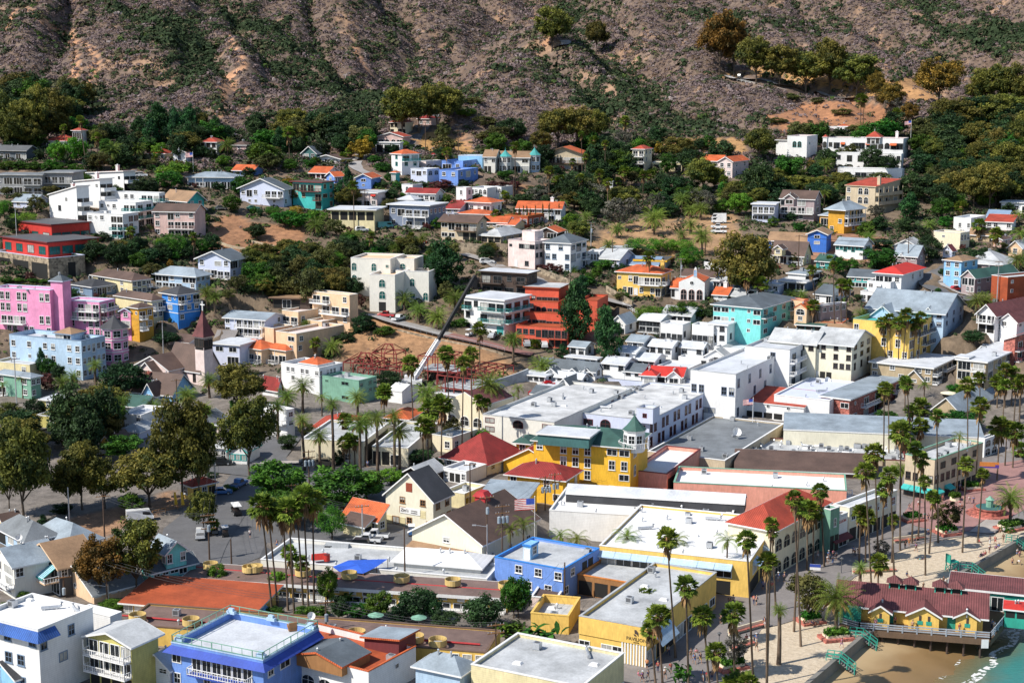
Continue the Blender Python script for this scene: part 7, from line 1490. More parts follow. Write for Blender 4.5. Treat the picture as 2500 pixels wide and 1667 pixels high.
 vg('olive',[(470,540,380,200),(830,480,380,180),(1060,900,800,220),(1450,800,690,240),(2060,560,400,150),(1920,700,560,160)]);vg('dark',[(1550,500,340,270),(1460,700,580,220),(1330,1070,820,300),(1600,1160,900,260),(1490,990,820,220),(1290,1340,1220,180),(700,490,420,150),(2000,920,740,260),(1700,760,600,240),(1850,880,680,220),(2100,1020,880,220)]);vg('grn',[(310,660,560,150),(1560,650,490,190),(1760,580,460,180),(250,890,650,280),(1600,1230,1030,200),(930,1430,1250,200),(1800,740,560,200)]);vg('euc',[(130,1000,830,270),(350,1000,830,290),(530,990,850,210),(720,960,820,220),(1720,1110,790,250),(1900,1130,780,270),(2040,1140,750,280),(2310,700,320,280),(2010,780,540,310),(2200,920,560,310),(2300,1010,700,280),(2120,760,430,220),(1930,250,-60,200)]);vg('pine',[(1325,1250,975,220)]);vg('yellow',[(440,790,690,85)]);vg('gray',[(1020,1240,1090,160),(1180,330,120,170),(300,460,340,80)])
 vg('fan',[(885,480,110,100,875),(905,480,130,80),(1200,490,240,85),(130,1190,1070,85),(1780,1210,1070,115),(1945,1420,1220,130),(2090,1540,1310,120)]);vg('date',[(570,830,680,150),(370,840,760,140),(960,1500,1340,140),(905,500,360,150),(1500,1320,1230,140),(1010,480,430,110)]);vg('queen',[(560,1140,950,140),(690,1000,890,160),(2300,1290,1120,140),(2310,1550,1270,210)]);vg('dbush',[(160,1200,1080,90),(260,1240,1160,110),(2210,1180,1080,150),(1090,1500,1390,170)]);vg('bush',[(330,1330,1250,110),(620,730,640,110),(100,1300,1200,100)]);vg('hbush',[(500,190,130,130),(720,300,220,170),(260,160,90,130),(120,370,310,130),(200,370,325,80)])
 tile(1860,560)
 vg('grn',[(1050,370,160,320),(1230,365,250,160),(700,405,240,120),(790,375,240,140)]);vg('dark',[(1930,290,80,340),(1500,290,25,220),(1750,1090,950,300),(2080,1070,870,170),(1900,1010,880,190)]);vg('olive',[(2150,180,110,110),(290,300,190,110)]);vg('fan',[(520,825,225,95,430),(610,330,220,100),(455,830,530,115),(655,870,220,80,620),(712,875,380,115,700),(758,870,380,120,752),(1132,1130,590,120,1070),(1168,1140,560,115,1132),(1230,1190,590,125,1215),(1255,1190,515,125,1280),(1358,1160,600,130,1362),(1392,1160,545,110,1412)]);vg('date',[(910,780,620,190),(1930,760,560,200),(2010,740,550,170),(260,610,535,130),(360,610,540,110),(540,520,470,90),(2290,390,190,190),(2180,370,230,140)]);vg('bush',[(1100,1200,1120,220),(1410,1195,1135,200),(110,980,900,90),(240,940,880,100),(95,640,570,120)]);vg('banana',[(990,1150,1070,80),(480,380,300,90)])
 tile(1240,560)
 vg('pine',[(600,1015,385,350),(650,700,390,240),(540,860,560,220),(880,1175,600,300),(850,800,600,200)]);vg('pepper',[(1250,780,570,260),(1240,195,50,350),(1420,205,70,200),(1540,205,80,290),(1660,310,110,220),(1600,320,180,160),(1100,180,60,140)]);vg('grn',[(1590,760,590,330),(1440,740,630,220),(850,350,270,190),(1640,390,300,110),(740,470,385,100)]);vg('flower',[(1390,1240,1120,150),(370,1390,1290,140),(490,1315,1250,100),(255,1460,1385,130)]);vg('maroon',[(370,370,280,110),(450,390,310,110),(290,350,290,90)]);vg('olive',[(1145,1380,1300,100),(1830,640,560,180)if False else(1000,640,560,110)]);vg('dbush',[(1800,740,650,220),(2260,1040,910,90),(1090,960,890,120),(490,1140,1010,120),(1000,380,300,130)]);vg('bush',[(2030,600,530,220),(2150,640,600,150),(1640,860,820,140),(800,420,320,100)])
 vg('fan',[(2000,590,200,115),(2140,630,160,140),(2270,640,240,140),(1272,580,170,115,1258),(235,1060,990,110)]);vg('date',[(48,1190,910,200),(310,1250,1065,240),(900,180,50,130),(590,370,330,100)]);vg('queen',[(90,1560,1370,150)])
 tile(620,560)
 vg('pine',[(1700,530,70,370),(1600,520,120,220)]);vg('dbush',[(980,915,740,200),(910,915,810,120),(1060,910,810,90),(820,985,885,190),(1180,190,80,220),(1290,180,90,150)]);vg('bush',[(1175,948,845,175),(1840,860,750,140),(560,500,440,160),(690,540,440,150),(440,690,640,160)]);vg('olive',[(500,660,150,300),(200,530,210,230),(330,560,300,260),(640,420,140,230),(1420,260,130,170),(810,500,320,180)]);vg('grn',[(80,720,570,200),(1530,330,220,120),(100,560,390,230),(390,180,95,100),(1020,200,90,160)]);vg('dark',[(1210,1430,1255,240),(760,300,130,150),(1440,180,60,120)]);vg('maroon',[(960,700,570,80)])
 vg('date',[(1350,720,540,190),(1480,840,650,190),(1650,900,700,220),(1810,750,540,210),(890,190,5,190),(700,1140,980,200),(465,855,770,90),(740,440,360,110),(770,340,230,120),(1560,1900,1350,260),(2110,1700,1255,310),(1510,180,30,120)]);vg('fan',[(555,1170,970,110),(1430,1790,1140,155,1412),(1765,1860,1060,155,1730),(1865,1990,1140,140,1885),(1955,1940,1055,135),(2028,1300,840,130),(1410,160,30,85),(1170,1720,1390,140),(1330,200,110,70)])
 tile(0,920)
 vg('euc',[(210,1330,430,560),(90,1250,620,300),(1340,1190,640,560),(1640,1120,210,480),(1790,1120,420,330),(1830,1420,1010,260),(2240,890,200,470),(80,480,250,280),(240,520,290,240)]);vg('euc',[(740,1190,610,430)]);vg('euc',[(940,1180,760,330),(620,1200,760,260)]);vg('dark',[(640,720,55,430),(950,640,60,280),(760,760,250,330),(560,620,420,260)]);vg('grn',[(1110,750,500,380),(1180,1230,1040,240)]);vg('date',[(1370,330,190,190),(1680,370,90,200),(1830,430,210,190),(1110,520,150,140),(1760,520,380,150)]);vg('fan',[(1910,1420,1270,120),(1890,620,420,120),(1850,560,260,100)]);vg('dbush',[(390,1330,1230,120),(560,1220,1130,200),(1900,900,850,110)]);vg('bush',[(2060,1020,960,130),(2120,300,180,120)])
 tile(620,920)
 vg('grn',[(220,1150,740,540),(800,1190,800,640),(1010,1090,830,320),(330,1340,1000,500)]);vg('bright',[(1230,970,820,220),(1330,960,850,120),(2050,600,450,140)]);vg('pepper',[(700,1460,1130,280)]);vg('dbush',[(1480,770,640,290),(1650,830,720,120),(760,780,640,130),(300,650,500,170)]);vg('olive',[(1770,560,350,220),(460,560,400,140)])
 vg('date',[(455,840,325,170,440),(595,840,450,210),(712,840,185,165),(955,870,330,250),(1110,870,300,200),(1308,870,400,230),(1265,880,290,170),(1010,800,310,190),(440,320,0,210),(300,320,95,210),(930,350,110,200),(220,560,200,160)]);vg('fan',[(1170,390,60,150),(1600,640,190,210,1590),(1680,700,170,190,1690),(1520,820,370,150),(1565,820,400,130),(860,800,500,110),(905,800,520,110),(815,800,530,130),(820,640,310,140),(2020,480,160,120),(2080,500,180,100)]);vg('queen',[(610,350,130,150),(2330,240,120,130)])
 tile(620,1247)
 vg('fan',[(165,935,-130,240,95),(212,855,-90,210,150),(305,890,-60,220,285),(362,935,-90,240,335),(442,840,-110,200,405),(490,890,-200,220,470),(540,830,-160,220,545),(350,760,290,150,330),(440,660,370,130,430)]);vg('bright',[(660,840,510,200),(220,700,490,190)]);vg('grn',[(2330,960,590,230),(1120,970,710,260),(930,970,830,240)]);vg('dark',[(1490,970,680,370),(1730,1090,890,250),(2050,1070,740,360),(1300,1010,820,200),(760,980,760,180),(1620,1000,760,160)]);vg('banana',[(810,810,700,180),(120,700,590,190),(2240,1110,950,220),(2330,1100,1000,160),(270,720,560,130)]);vg('bush',[(560,960,830,200),(440,950,840,150),(190,930,840,180),(1960,1130,1050,110),(860,1030,960,150),(1350,1080,1010,150),(1850,1110,1040,140)]);vg('queen',[(2300,480,50,260)])
 tile(0,1247)
 vg('euc',[(1230,740,90,440)]);vg('redeuc',[(905,800,240,400)]);vg('bright',[(1960,660,430,200)]);vg('dark',[(2210,690,550,250)]);vg('banana',[(1640,650,560,210),(1500,650,590,120),(1920,660,570,150)]);vg('bush',[(1010,860,800,240),(1160,1050,970,120),(40,910,810,160),(220,780,700,120),(800,1400,1180,90)])
 tile(1240,1247)
 vg('queen',[(470,345,140,230),(620,365,160,260),(1065,510,85,290),(1505,570,150,260),(1960,720,165,270),(1830,600,300,240),(900,500,380,150),(140,440,20,240)]);vg('fan',[(1505,1320,190,200,1410),(2215,1660,105,180,2105),(2325,1660,130,180,2290),(1620,1600,620,210,1580),(1230,1010,690,220),(1390,1600,870,220,1335),(1325,1560,1010,170,1275),(1810,1580,875,200,1735),(2030,1540,850,210,2010),(1885,1660,1195,190,1860),(2180,1660,1370,190,2150),(2040,1640,1480,260)]);vg('banana',[(260,1240,920,330),(80,1090,950,160),(1560,1560,1280,200)]);vg('grn',[(90,960,590,230)]);vg('gray',[(2030,1420,1085,240)]);vg('bush',[(2010,1440,1390,120)])
 tile(1860,1247)
 vg('fan',[(350,1222,-130,150,248),(288,1090,-60,140,300),(45,1560,-110,130,40),(125,900,150,120,70),(560,500,-232,150,500),(405,535,-85,190,390),(460,480,-70,180,448),(930,470,-10,170,915),(872,470,-45,140,865),(985,740,-400,180,885),(1045,425,-580,190,970),(1188,635,-370,170,1110),(1165,470,40,110),(1240,355,-775,190,1195),(1345,295,-600,130,1340),(1402,265,-510,150,1400),(1475,580,-430,110,1420),(1500,390,-170,130,1515),(1582,290,-880,120,1515),(1800,376,-535,140,1790),(1935,290,-370,110,1950),(1080,260,-250,150,1075),(1040,745,390,170)]);vg('date',[(665,1085,480,410),(2222,150,-370,300),(880,730,455,150),(150,1385,845,150,143)]);vg('olive',[(410,995,530,430),(1660,200,-80,270)]);vg('gray',[(1080,410,250,190)]);vg('bush',[(640,1110,1065,130),(2200,190,130,120),(2320,130,60,120)])
 tile(1860,920)
 vg('grn',[(1110,430,295,220),(1780,480,300,430)]);vg('fan',[(1090,790,50,120,1070),(1140,700,60,110,1112),(1345,760,15,120,1270),(1845,970,15,140,1800),(1918,980,195,160),(2110,930,365,200),(1402,700,370,150,1412),(1255,700,390,230,1270),(1180,620,400,120),(1320,640,240,130),(1420,340,190,170),(2250,820,410,180),(2180,800,400,120),(2320,720,590,150),(2160,420,20,120),(2260,430,30,110),(2310,420,-20,120)]);vg('queen',[(1745,1075,480,160),(1455,190,20,150)]);vg('date',[(1245,1010,760,190)])
 tile(1860,560)
 vg('fan',[(1072,1560,1370,130),(1282,1640,1320,110,1272),(1800,1560,1330,135),(1960,1600,1225,110,1940),(2110,1600,1310,150),(2180,1600,1205,120,2160),(2240,1580,1230,120),(2310,1640,1340,120)]);vg('bush',[(1720,1440,1350,140),(1640,1560,1480,160)])
 fill_trees();all_scrub()
def fill_trees():
 "the further trees that stand about the hillside gardens, and the thick groves"
 rn=random.Random(12);tile(0,0,1.0)
 def go(n,area,kinds,h0,h1,poly=None,small=True):
  k_=tries=0
  while k_<n and tries<n*40:
   tries+=1;x,y=rn.uniform(area[0],area[2]),rn.uniform(area[1],area[3])
   if poly and not inpoly(np.array([x]),np.array([y]),poly)[0]:continue
   if not poly and(y>640 and 1150<x<2100 and rn.random()<.8 or y>740 and x>500):continue
   P=hit(x,y)
   if builtup(np.array([P[0]]),np.array([P[1]]))[0]or bare_mask(np.array([x]),np.array([y]))[0]:continue
   h=rn.uniform(h0,h1)*(1.2 if y<420 else 1)
   if any(q['box'][0]-14<x<q['box'][2]+14 and q['box'][3]-12<y<q['box'][3]+h*.9 for q in BLD):
    if not small:continue
    h=rn.uniform(12,20)
   k=rn.choices(*kinds)[0]
   if h<21:k=rn.choice(['bush','dbush','maroon','bush','dbush'])
   if k=='date' and y<400:k='dark'
   if k=='fan':plant(k,x,y,y-h*1.5,24)
   elif k=='date':plant(k,x,y,y-min(h,40)*.9,min(h*1.15,44))
   else:plant(k,x,y,y-h,h*rn.uniform(.9,1.3))
   k_+=1
 mix=(['dark','grn','olive','pepper','date','fan','bush','dbush','euc'],[6,4,3,1.2,2,1.5,3,4,2])
 go(230,(10,330,2490,800),mix,26,56)
 wood=(['dark','gray','date','fan','olive','euc','grn'],[7,2,3,2,2,2,1]);wd2=(['dark','euc','olive','grn','dbush'],[7,4,2,1,2])
 go(62,(1280,380,1850,580),wood,34,66,[(1290,400),(1830,390),(1840,500),(1660,560),(1500,530),(1290,500)],False)
 go(70,(2180,300,2520,540),wd2,40,74,[(2215,330),(2515,300),(2515,530),(2390,500),(2250,440)],False);go(24,(1840,420,2180,520),wd2,30,56,None,False)
 go(26,(-10,250,200,370),wd2,40,70,None,False);go(34,(300,320,900,400),wd2,28,56,None,False);go(46,(600,590,880,730),(['olive','grn','dark','pepper','euc'],[4,3,3,1,3]),32,60,None,False);go(16,(180,560,480,640),mix,26,46,None,False)
 go(20,(40,900,620,1120),(['dark','euc','grn','date'],[3,5,2,1]),55,110,[(20,960),(230,930),(420,1000),(440,1180),(20,1260)],False)
# ---------------------------------------------------------------- vehicles, poles, site works, beach furniture
def paint(name,c,rough=.3):
 PAL[name]=c;m=M(name);m.node_tree.nodes['Principled BSDF'].inputs['Roughness'].default_value=rough;return name
def empty_at(name,P,rz,label=None,cat=None,group=None):
 o=bpy.data.objects.new(name,None);COL.objects.link(o);o.location=P;o.rotation_euler=(0,0,rz);return tag(o,label,cat,group)
def gz(x,y):
 P=hit(x,y);z=tz(P[0],P[1]);return np.array([P[0],P[1],(z if z>2 else 3.0)+.12])
CARCOL=dict(white=(.72,.73,.74),black=(.015,.016,.018),silver=(.42,.44,.46),red=(.42,.03,.03),blue=(.05,.16,.40),tan=(.36,.27,.17),green=(.05,.22,.16),gray=(.14,.15,.16),teal=(.10,.36,.36))
def wheels(o,xs,w,r=.34):
 def ty_():return MB().cyl(0,0,-.11,.11,r,r,14).mesh('tyre','rubber')
 def rm():return MB().cyl(0,0,-.115,.115,r*.58,r*.58,10).mesh('rim','silver')
 for x in xs:
  for s in(-1,1):
   q=bpy.data.objects.new('wheel',None);COL.objects.link(q);q.parent=o;q.location=(x,s*w,r);q.rotation_euler=(math.pi/2,0,0)
   link('tyre',cached(('tyre',r),ty_),q);link('rim',cached(('rim',r),rm),q)
def profile_body(prof,w,mat,name):
 "a car body: a side outline given its width, pinched in above the waist"
 mb=MB();L=[(x,-w*(1 if z<.95 else.84),z)for x,z in prof];Rr=[(x,w*(1 if z<.95 else.84),z)for x,z in prof];n=len(prof)
 mb.quad(*L);mb.quad(*reversed(Rr))
 for i in range(n):j=(i+1)%n;mb.quad(L[j],L[i],Rr[i],Rr[j])
 return mb.mesh(name,mat)
def car(kind,col):
 nm='paint_'+col
 if nm not in PAL:paint(nm,CARCOL[col])
 def side_glass(pts,w):
  mb=MB()
  for s in(-1,1):mb.quad(*[(x,s*(w*.86+.02)if z>.95 else s*(w+.005),z)for x,z in(pts if s<0 else reversed(pts))])
  return mb
 if kind=='suv':
  pr=[(-2.2,.35),(2.2,.35),(2.25,.75),(2.1,.95),(1.15,1.0),(.55,1.65),(-1.85,1.68),(-2.2,1.0)];g=side_glass([(.98,1.02),(.52,1.56),(-1.75,1.58),(-1.95,1.02)],.88);wn=((1.1,1.05),(.6,1.6));w=.88;ws=(1.35,-1.35)
 elif kind=='pickup':
  pr=[(-2.6,.45),(2.5,.45),(2.55,.8),(2.4,1.0),(1.3,1.05),(.75,1.7),(-.45,1.72),(-.6,1.0),(-2.6,1.0)];g=side_glass([(1.1,1.05),(.7,1.6),(-.38,1.62),(-.45,1.05)],.9);wn=((1.25,1.1),(.8,1.65));w=.9;ws=(1.6,-1.55)
 elif kind=='van':
  pr=[(-2.6,.4),(2.4,.4),(2.45,.9),(2.2,1.1),(1.75,2.1),(-2.6,2.2)];g=side_glass([(2.0,1.15),(1.7,1.8),(.4,1.85),(.4,1.15)],.95);wn=((2.12,1.2),(1.8,2.0));w=.95;ws=(1.5,-1.6)
 else:
  pr=[(-2.1,.32),(2.1,.32),(2.15,.65),(1.9,.85),(.95,.95),(.3,1.42),(-.95,1.44),(-1.6,.98),(-2.1,.9)];g=side_glass([(.78,.96),(.26,1.34),(-.9,1.36),(-1.4,.98)],.85);wn=((.9,.98),(.34,1.38));w=.85;ws=(1.3,-1.3)
 return pr,g,wn,w,ws,nm
CGEN=[0]
def vehicle(x,y,deg,kind,col,label,group='parked cars'):
 P=gz(tx(x),ty(y));rz=R(deg);nm=dict(suv='parked_car',sedan='parked_car',pickup='pickup_truck',van='parked_van',cart='golf_cart',bus='open_tram')[kind]
 o=empty_at(nm,P,rz,label,dict(suv='car',sedan='car',pickup='pickup truck',van='van',cart='golf cart',bus='tram')[kind],'golf carts' if kind=='cart' else group)
 if kind in('cart','bus'):
  k=1.0 if kind=='cart' else 1.9;nmp='paint_'+col
  if nmp not in PAL:paint(nmp,CARCOL[col])
  def body():
   mb=MB();mb.box(-1.1*k,1.0*k,-.55*k**.4,.55*k**.4,.3,.55);mb.prism([(1.0*k,-.55*k**.4),(1.15*k,-.4),(1.15*k,.4),(1.0*k,.55*k**.4)],.3,.9);mb.box(-1.1*k,-.5*k,-.55*k**.4,.55*k**.4,.55,.85);return mb.mesh('body',nmp)
  link('body',cached(('cartb',kind,col),body),o)
  def seat():
   mb=MB()
   for i in range(1 if kind=='cart' else 3):x0=-.45*k+i*1.1-(.0 if kind=='cart' else.8);mb.box(x0,x0+.5,-.5,.5,.56,.8);mb.box(x0-.1,x0,-.5,.5,.6,1.25)
   return mb.mesh('seat','dbrown')
  link('seat',cached(('carts',kind),seat),o)
  def roof():
   mb=MB();mb.box(-1.05*k,.85*k,-.6*k**.4,.6*k**.4,1.85,1.93)
   return mb.mesh('canopy','white')
  link('canopy',cached(('cartr',kind),roof),o)
  def posts():
   mb=MB()
   for xx in(-1.0*k,.8*k):
    for s in(-.5,.5):mb.bar((xx,s*k**.4,.5),(xx,s*k**.4,1.86),.05)
   return mb.mesh('canopy_posts','dgray')
  link('canopy_posts',cached(('cartp',kind),posts),o)
  wheels(o,(.75*k,-.75*k),.5*k**.4,.23 if kind=='cart' else.36);return o
 pr,g,wn,w,ws,nmp=car(kind,col)
 link('body',cached(('carbody',kind,col),lambda:profile_body(pr,w,nmp,'body')),o)
 link('side_windows',cached(('carglass',kind),lambda:g.mesh('side_windows','glass')),o)
 def wind():
  mb=MB();(x0,z0),(x1,z1)=wn;mb.quad((x0+.03,-w*.8,z0+.02),(x0+.03,w*.8,z0+.02),(x1+.03,w*.75,z1+.0),(x1+.03,-w*.75,z1+.0));return mb.mesh('windscreen','glass')
 link('windscreen',cached(('carwind',kind),wind),o)
 for s in(-1,1):link('headlight',cached(('hl',kind),lambda:MB().box(pr[2][0]-.06,pr[2][0]+.01,-.16,.16,.62,.8).mesh('headlight','silver')),o,(0,s*w*.68,0))
 if kind=='pickup':link('truck_bed',cached('bed',lambda:MB().box(-2.5,-.68,-.72,.72,.98,1.012).mesh('truck_bed','dgray')),o)
 wheels(o,ws,w*.9);return o
def vehicles():
 tile(0,920)
 vehicle(1800,1440,100,'pickup','white','white utility pickup at the utility pole in the middle of the parking lot');vehicle(2020,1430,105,'cart','black','golf cart with white canopy parked behind the white utility pickup')
 vehicle(1930,1410,100,'cart','gray','grey golf cart under the small palm in the parking lot');vehicle(2120,1230,110,'bus','black','black open tram with white canopy at the top of the parking lot');vehicle(2140,990,70,'pickup','blue','dark blue truck with white cab parked in the side street')
 vehicle(1990,790,10,'suv','black','black jeep in front of the white porch cottage');vehicle(1260,1290,20,'van','white','white van shaded by eucalyptus at the edge of the park');vehicle(920,690,30,'suv','silver','pale car parked by the tiny yellow gabled house');vehicle(1990,1050,10,'sedan','blue','dark blue car below the utility pole by the park kiosk')
 tile(620,920)
 vehicle(640,800,8,'suv','tan','tan brown car parked at the palm plaza');vehicle(490,780,8,'sedan','gray','grey car beside the tan brown one at the palm plaza');vehicle(1090,1450,172,'pickup','white','white pickup with open tailgate below the warehouse');vehicle(1020,1490,172,'pickup','white','white pickup nearest the black suv in the lot');vehicle(930,1520,172,'suv','black','black suv with a roof load parked in front of the white pickups');vehicle(730,1550,172,'van','silver','open market stall van with flags at the end of the lot');vehicle(1415,1420,95,'cart','blue','purple blue cart parked against the warehouse wall')
 tile(0,200)
 vehicle(1150,830,10,'suv','black','black car on the terrace above the white townhouses');vehicle(1265,855,15,'suv','white','white jeep beside the black car above the townhouses')
 for i,(x,c)in enumerate(((1260,'teal'),(1340,'teal'),(1400,'blue'),(1470,'tan'))):vehicle(x,940,80,'cart' if i<2 else 'sedan',c,['pale teal cart behind the stepped hotel roof','covered teal cart between the pale cart and the blue car','blue car behind the stepped hotel roof','tan car behind the stepped hotel roof'][i])
 vehicle(1980,1150,20,'sedan','gray','grey car under the trees below the lavender house');vehicle(2270,1150,20,'sedan','green','dark green car beside the lavender house deck')
 tile(620,560)
 vehicle(1190,790,160,'pickup','red','dark red cart parked beside the arched villa garage');vehicle(1300,820,60,'pickup','white','white pickup on the sloping road by the arched villa');vehicle(2090,310,10,'suv','white','white car on the terrace road beside the dark modern house');vehicle(2160,215,10,'sedan','blue','blue car in front of the stone arched wall');vehicle(2040,210,10,'cart','green','green cart beside the stone arch');vehicle(1930,960,60,'cart','white','white cart below the teal balconies');vehicle(2145,975,70,'sedan','silver','silver car below the teal garage doors');vehicle(1490,130,10,'sedan','red','red car behind the young date palm on the slope')
 tile(620,200)
 vehicle(1650,665,170,'suv','red','red truck parked above the white tower house');vehicle(1470,410,60,'sedan','gray','grey car at the top of the steep hill street');vehicle(930,700,80,'cart','gray','golf cart on the curve of the hill road');vehicle(1180,1310,20,'van','teal','teal and white van beside the slate blue house');vehicle(970,1345,20,'suv','white','white car beside the cream based glass pavilion')
 tile(1240,200)
 for i,y in enumerate((1240,1270,1320,1360)):vehicle(1890,y,170,'van' if i in(0,1)else 'pickup','white',['white van, highest of the vehicles stacked up the right of the dirt valley','second white van from the top beside the dirt valley','white truck below the two vans in the dirt valley','lowest white truck beside the dirt valley'][i])
 vehicle(1390,880,10,'sedan','blue','blue car glimpsed between palms in the grove')
 tile(1860,560)
 vehicle(1740,520,20,'sedan','red','red car parked by the blue corner house');vehicle(100,355,10,'sedan','red','pink red car beside the cream cape cottage');vehicle(2140,640,10,'suv','gray','dark car beside the rust red wooden house')
 tile(1240,560);vehicle(170,1040,95,'suv','silver','silver car under the coral red apartment house');vehicle(325,1055,95,'suv','white','white car in the second bay under the coral red apartment house')
 tile(1250,0,1.0752);vehicle(600,205,60,'suv','gray','dark car on the hillside road under the eucalyptus row')
# ---- poles, lamps, flags
def utility_pole(x,yb,yt,label,arms=2,tr=0,col='pole'):
 P=gz(tx(x),ty(yb));H=solve_h(P,ty(yt));o=empty_at('utility_pole',P,R(20),label,'utility pole','wooden utility poles')
 link('pole',MB().cyl(0,0,-.4,H,.17,.11,8).mesh('pole',col),o)
 for i in range(arms):
  z=H-.35-i*1.2;a=link('crossarm',cached('xarm',lambda:MB().box(-1.3,1.3,-.16,-.05,-.07,.07).mesh('crossarm','wood')),o,(0,0,z))
  def ins():
   mb=MB()
   for q in(-1.2,-.7,.7,1.2):mb.cyl(q,-.1,.07,.3,.06,.04,6)
   return mb.mesh('insulators','galv')
  link('insulators',cached('ins',ins),a)
 for i in range(tr):
  link('transformer',cached('trf',lambda:MB().cyl(0,0,-.6,.5,.3,.3,12).cyl(0,0,.5,.62,.3,.1,12).mesh('transformer','bgroof')),o,((i-(tr-1)/2)*.75,-.45,H-2.6))
 o['top']=(float(P[0]),float(P[1]),float(P[2]+H-.3));return o
def wire(a,c,label,sag=.6):
 A,C=Vector(a['top']),Vector(c['top']);mb=MB()
 d=(C-A);s=Vector((d.y,-d.x,0)).normalized()
 for off in(-1.0,0,1.0):
  pts=[A.lerp(C,t)+s*off+Vector((0,0,-sag*4*t*(1-t)))for t in np.linspace(0,1,9)];mb.tube(pts,.022,4)
 tag(link('power_line',mb.mesh('power_line','charcoal')),label,'power line','power lines between the poles')
def lamp_post(x,yb,yt,label,head='acorn',col='dgray'):
 P=gz(tx(x),ty(yb));H=solve_h(P,ty(yt));o=empty_at('street_lamp',P,0,label,'street lamp','street lamps')
 if head=='acorn':
  link('post',MB().cyl(0,0,-.2,H-.5,.09,.05,8).mesh('post',col),o);link('lamp_head',cached('lh',lambda:MB().cyl(0,0,-.5,-.1,.12,.22,8).cyl(0,0,-.1,.15,.38,.05,8).mesh('lamp_head','dgray')),o,(0,0,H))
 else:
  link('post',MB().cyl(0,0,-.2,H,.1,.07,8).mesh('post','galv'),o);link('lamp_head',cached('lh2',lambda:MB().bar((0,0,0),(-2.0,-.2,.35),.08).box(-2.6,-1.9,-.35,-.08,.25,.42).mesh('lamp_head','galv')),o,(0,0,H-.4))
 return o
def flag_mesh(w,h,draw):
 mbs={}
 for(u0,u1,v0,v1,c)in draw:
  mb=mbs.setdefault(c,MB());n=5
  for i in range(n):
   a,b2=u0+(u1-u0)*i/n,u0+(u1-u0)*(i+1)/n;f=lambda u:.10*math.sin(u*8)*u
   mb.quad((a*w,f(a),v0*h-a*.18*h),(b2*w,f(b2),v0*h-b2*.18*h),(b2*w,f(b2),v1*h-b2*.18*h),(a*w,f(a),v1*h-a*.18*h))
 return mbs
USA=[(0,1,i/13,(i+1)/13,'red' if i%2==0 else 'white')for i in range(6)]+[(.42,1,i/13,(i+1)/13,'red' if i%2==0 else 'white')for i in range(6,13)]+[(0,.42,6/13,1,'royal')]
def flagpole(x,yb,yt,label,w=2.6,design=USA,base=None,left=True,flag=True,col='white'):
 P=gz(tx(x),ty(yb))if base is None else at_z(tx(x),ty(yb),base);H=solve_h(P,ty(yt));o=empty_at('flagpole',P,R(172)if left else 0,label,'flagpole','flagpoles around town')
 link('pole',MB().cyl(0,0,-.3,H,.08,.05,8).cyl(0,0,H,H+.16,.1,.1,8).mesh('pole',col),o)
 if flag:
  f=None
  for c,mb in flag_mesh(w,w*.58,design).items():
   if f is None:f=link('flag',mb.mesh('flag',c),o,(.06,0,H-w*.62-.1))
   else:link('flag_stripes',mb.mesh('flag_stripes',c),f)
  if any(d[4]=='royal' for d in design):
   m2=MB()
   for i in range(5):
    for j in range(4):u,v=.05+i*.075,.54+.11*j;m2.quad(*[((u+a)*w,-.03,(v+b2)*w*.58-u*.18*w*.58)for a,b2 in((0,0),(.03,0),(.03,.05),(0,.05))])
   link('stars',m2.mesh('stars','white'),f)
 return o
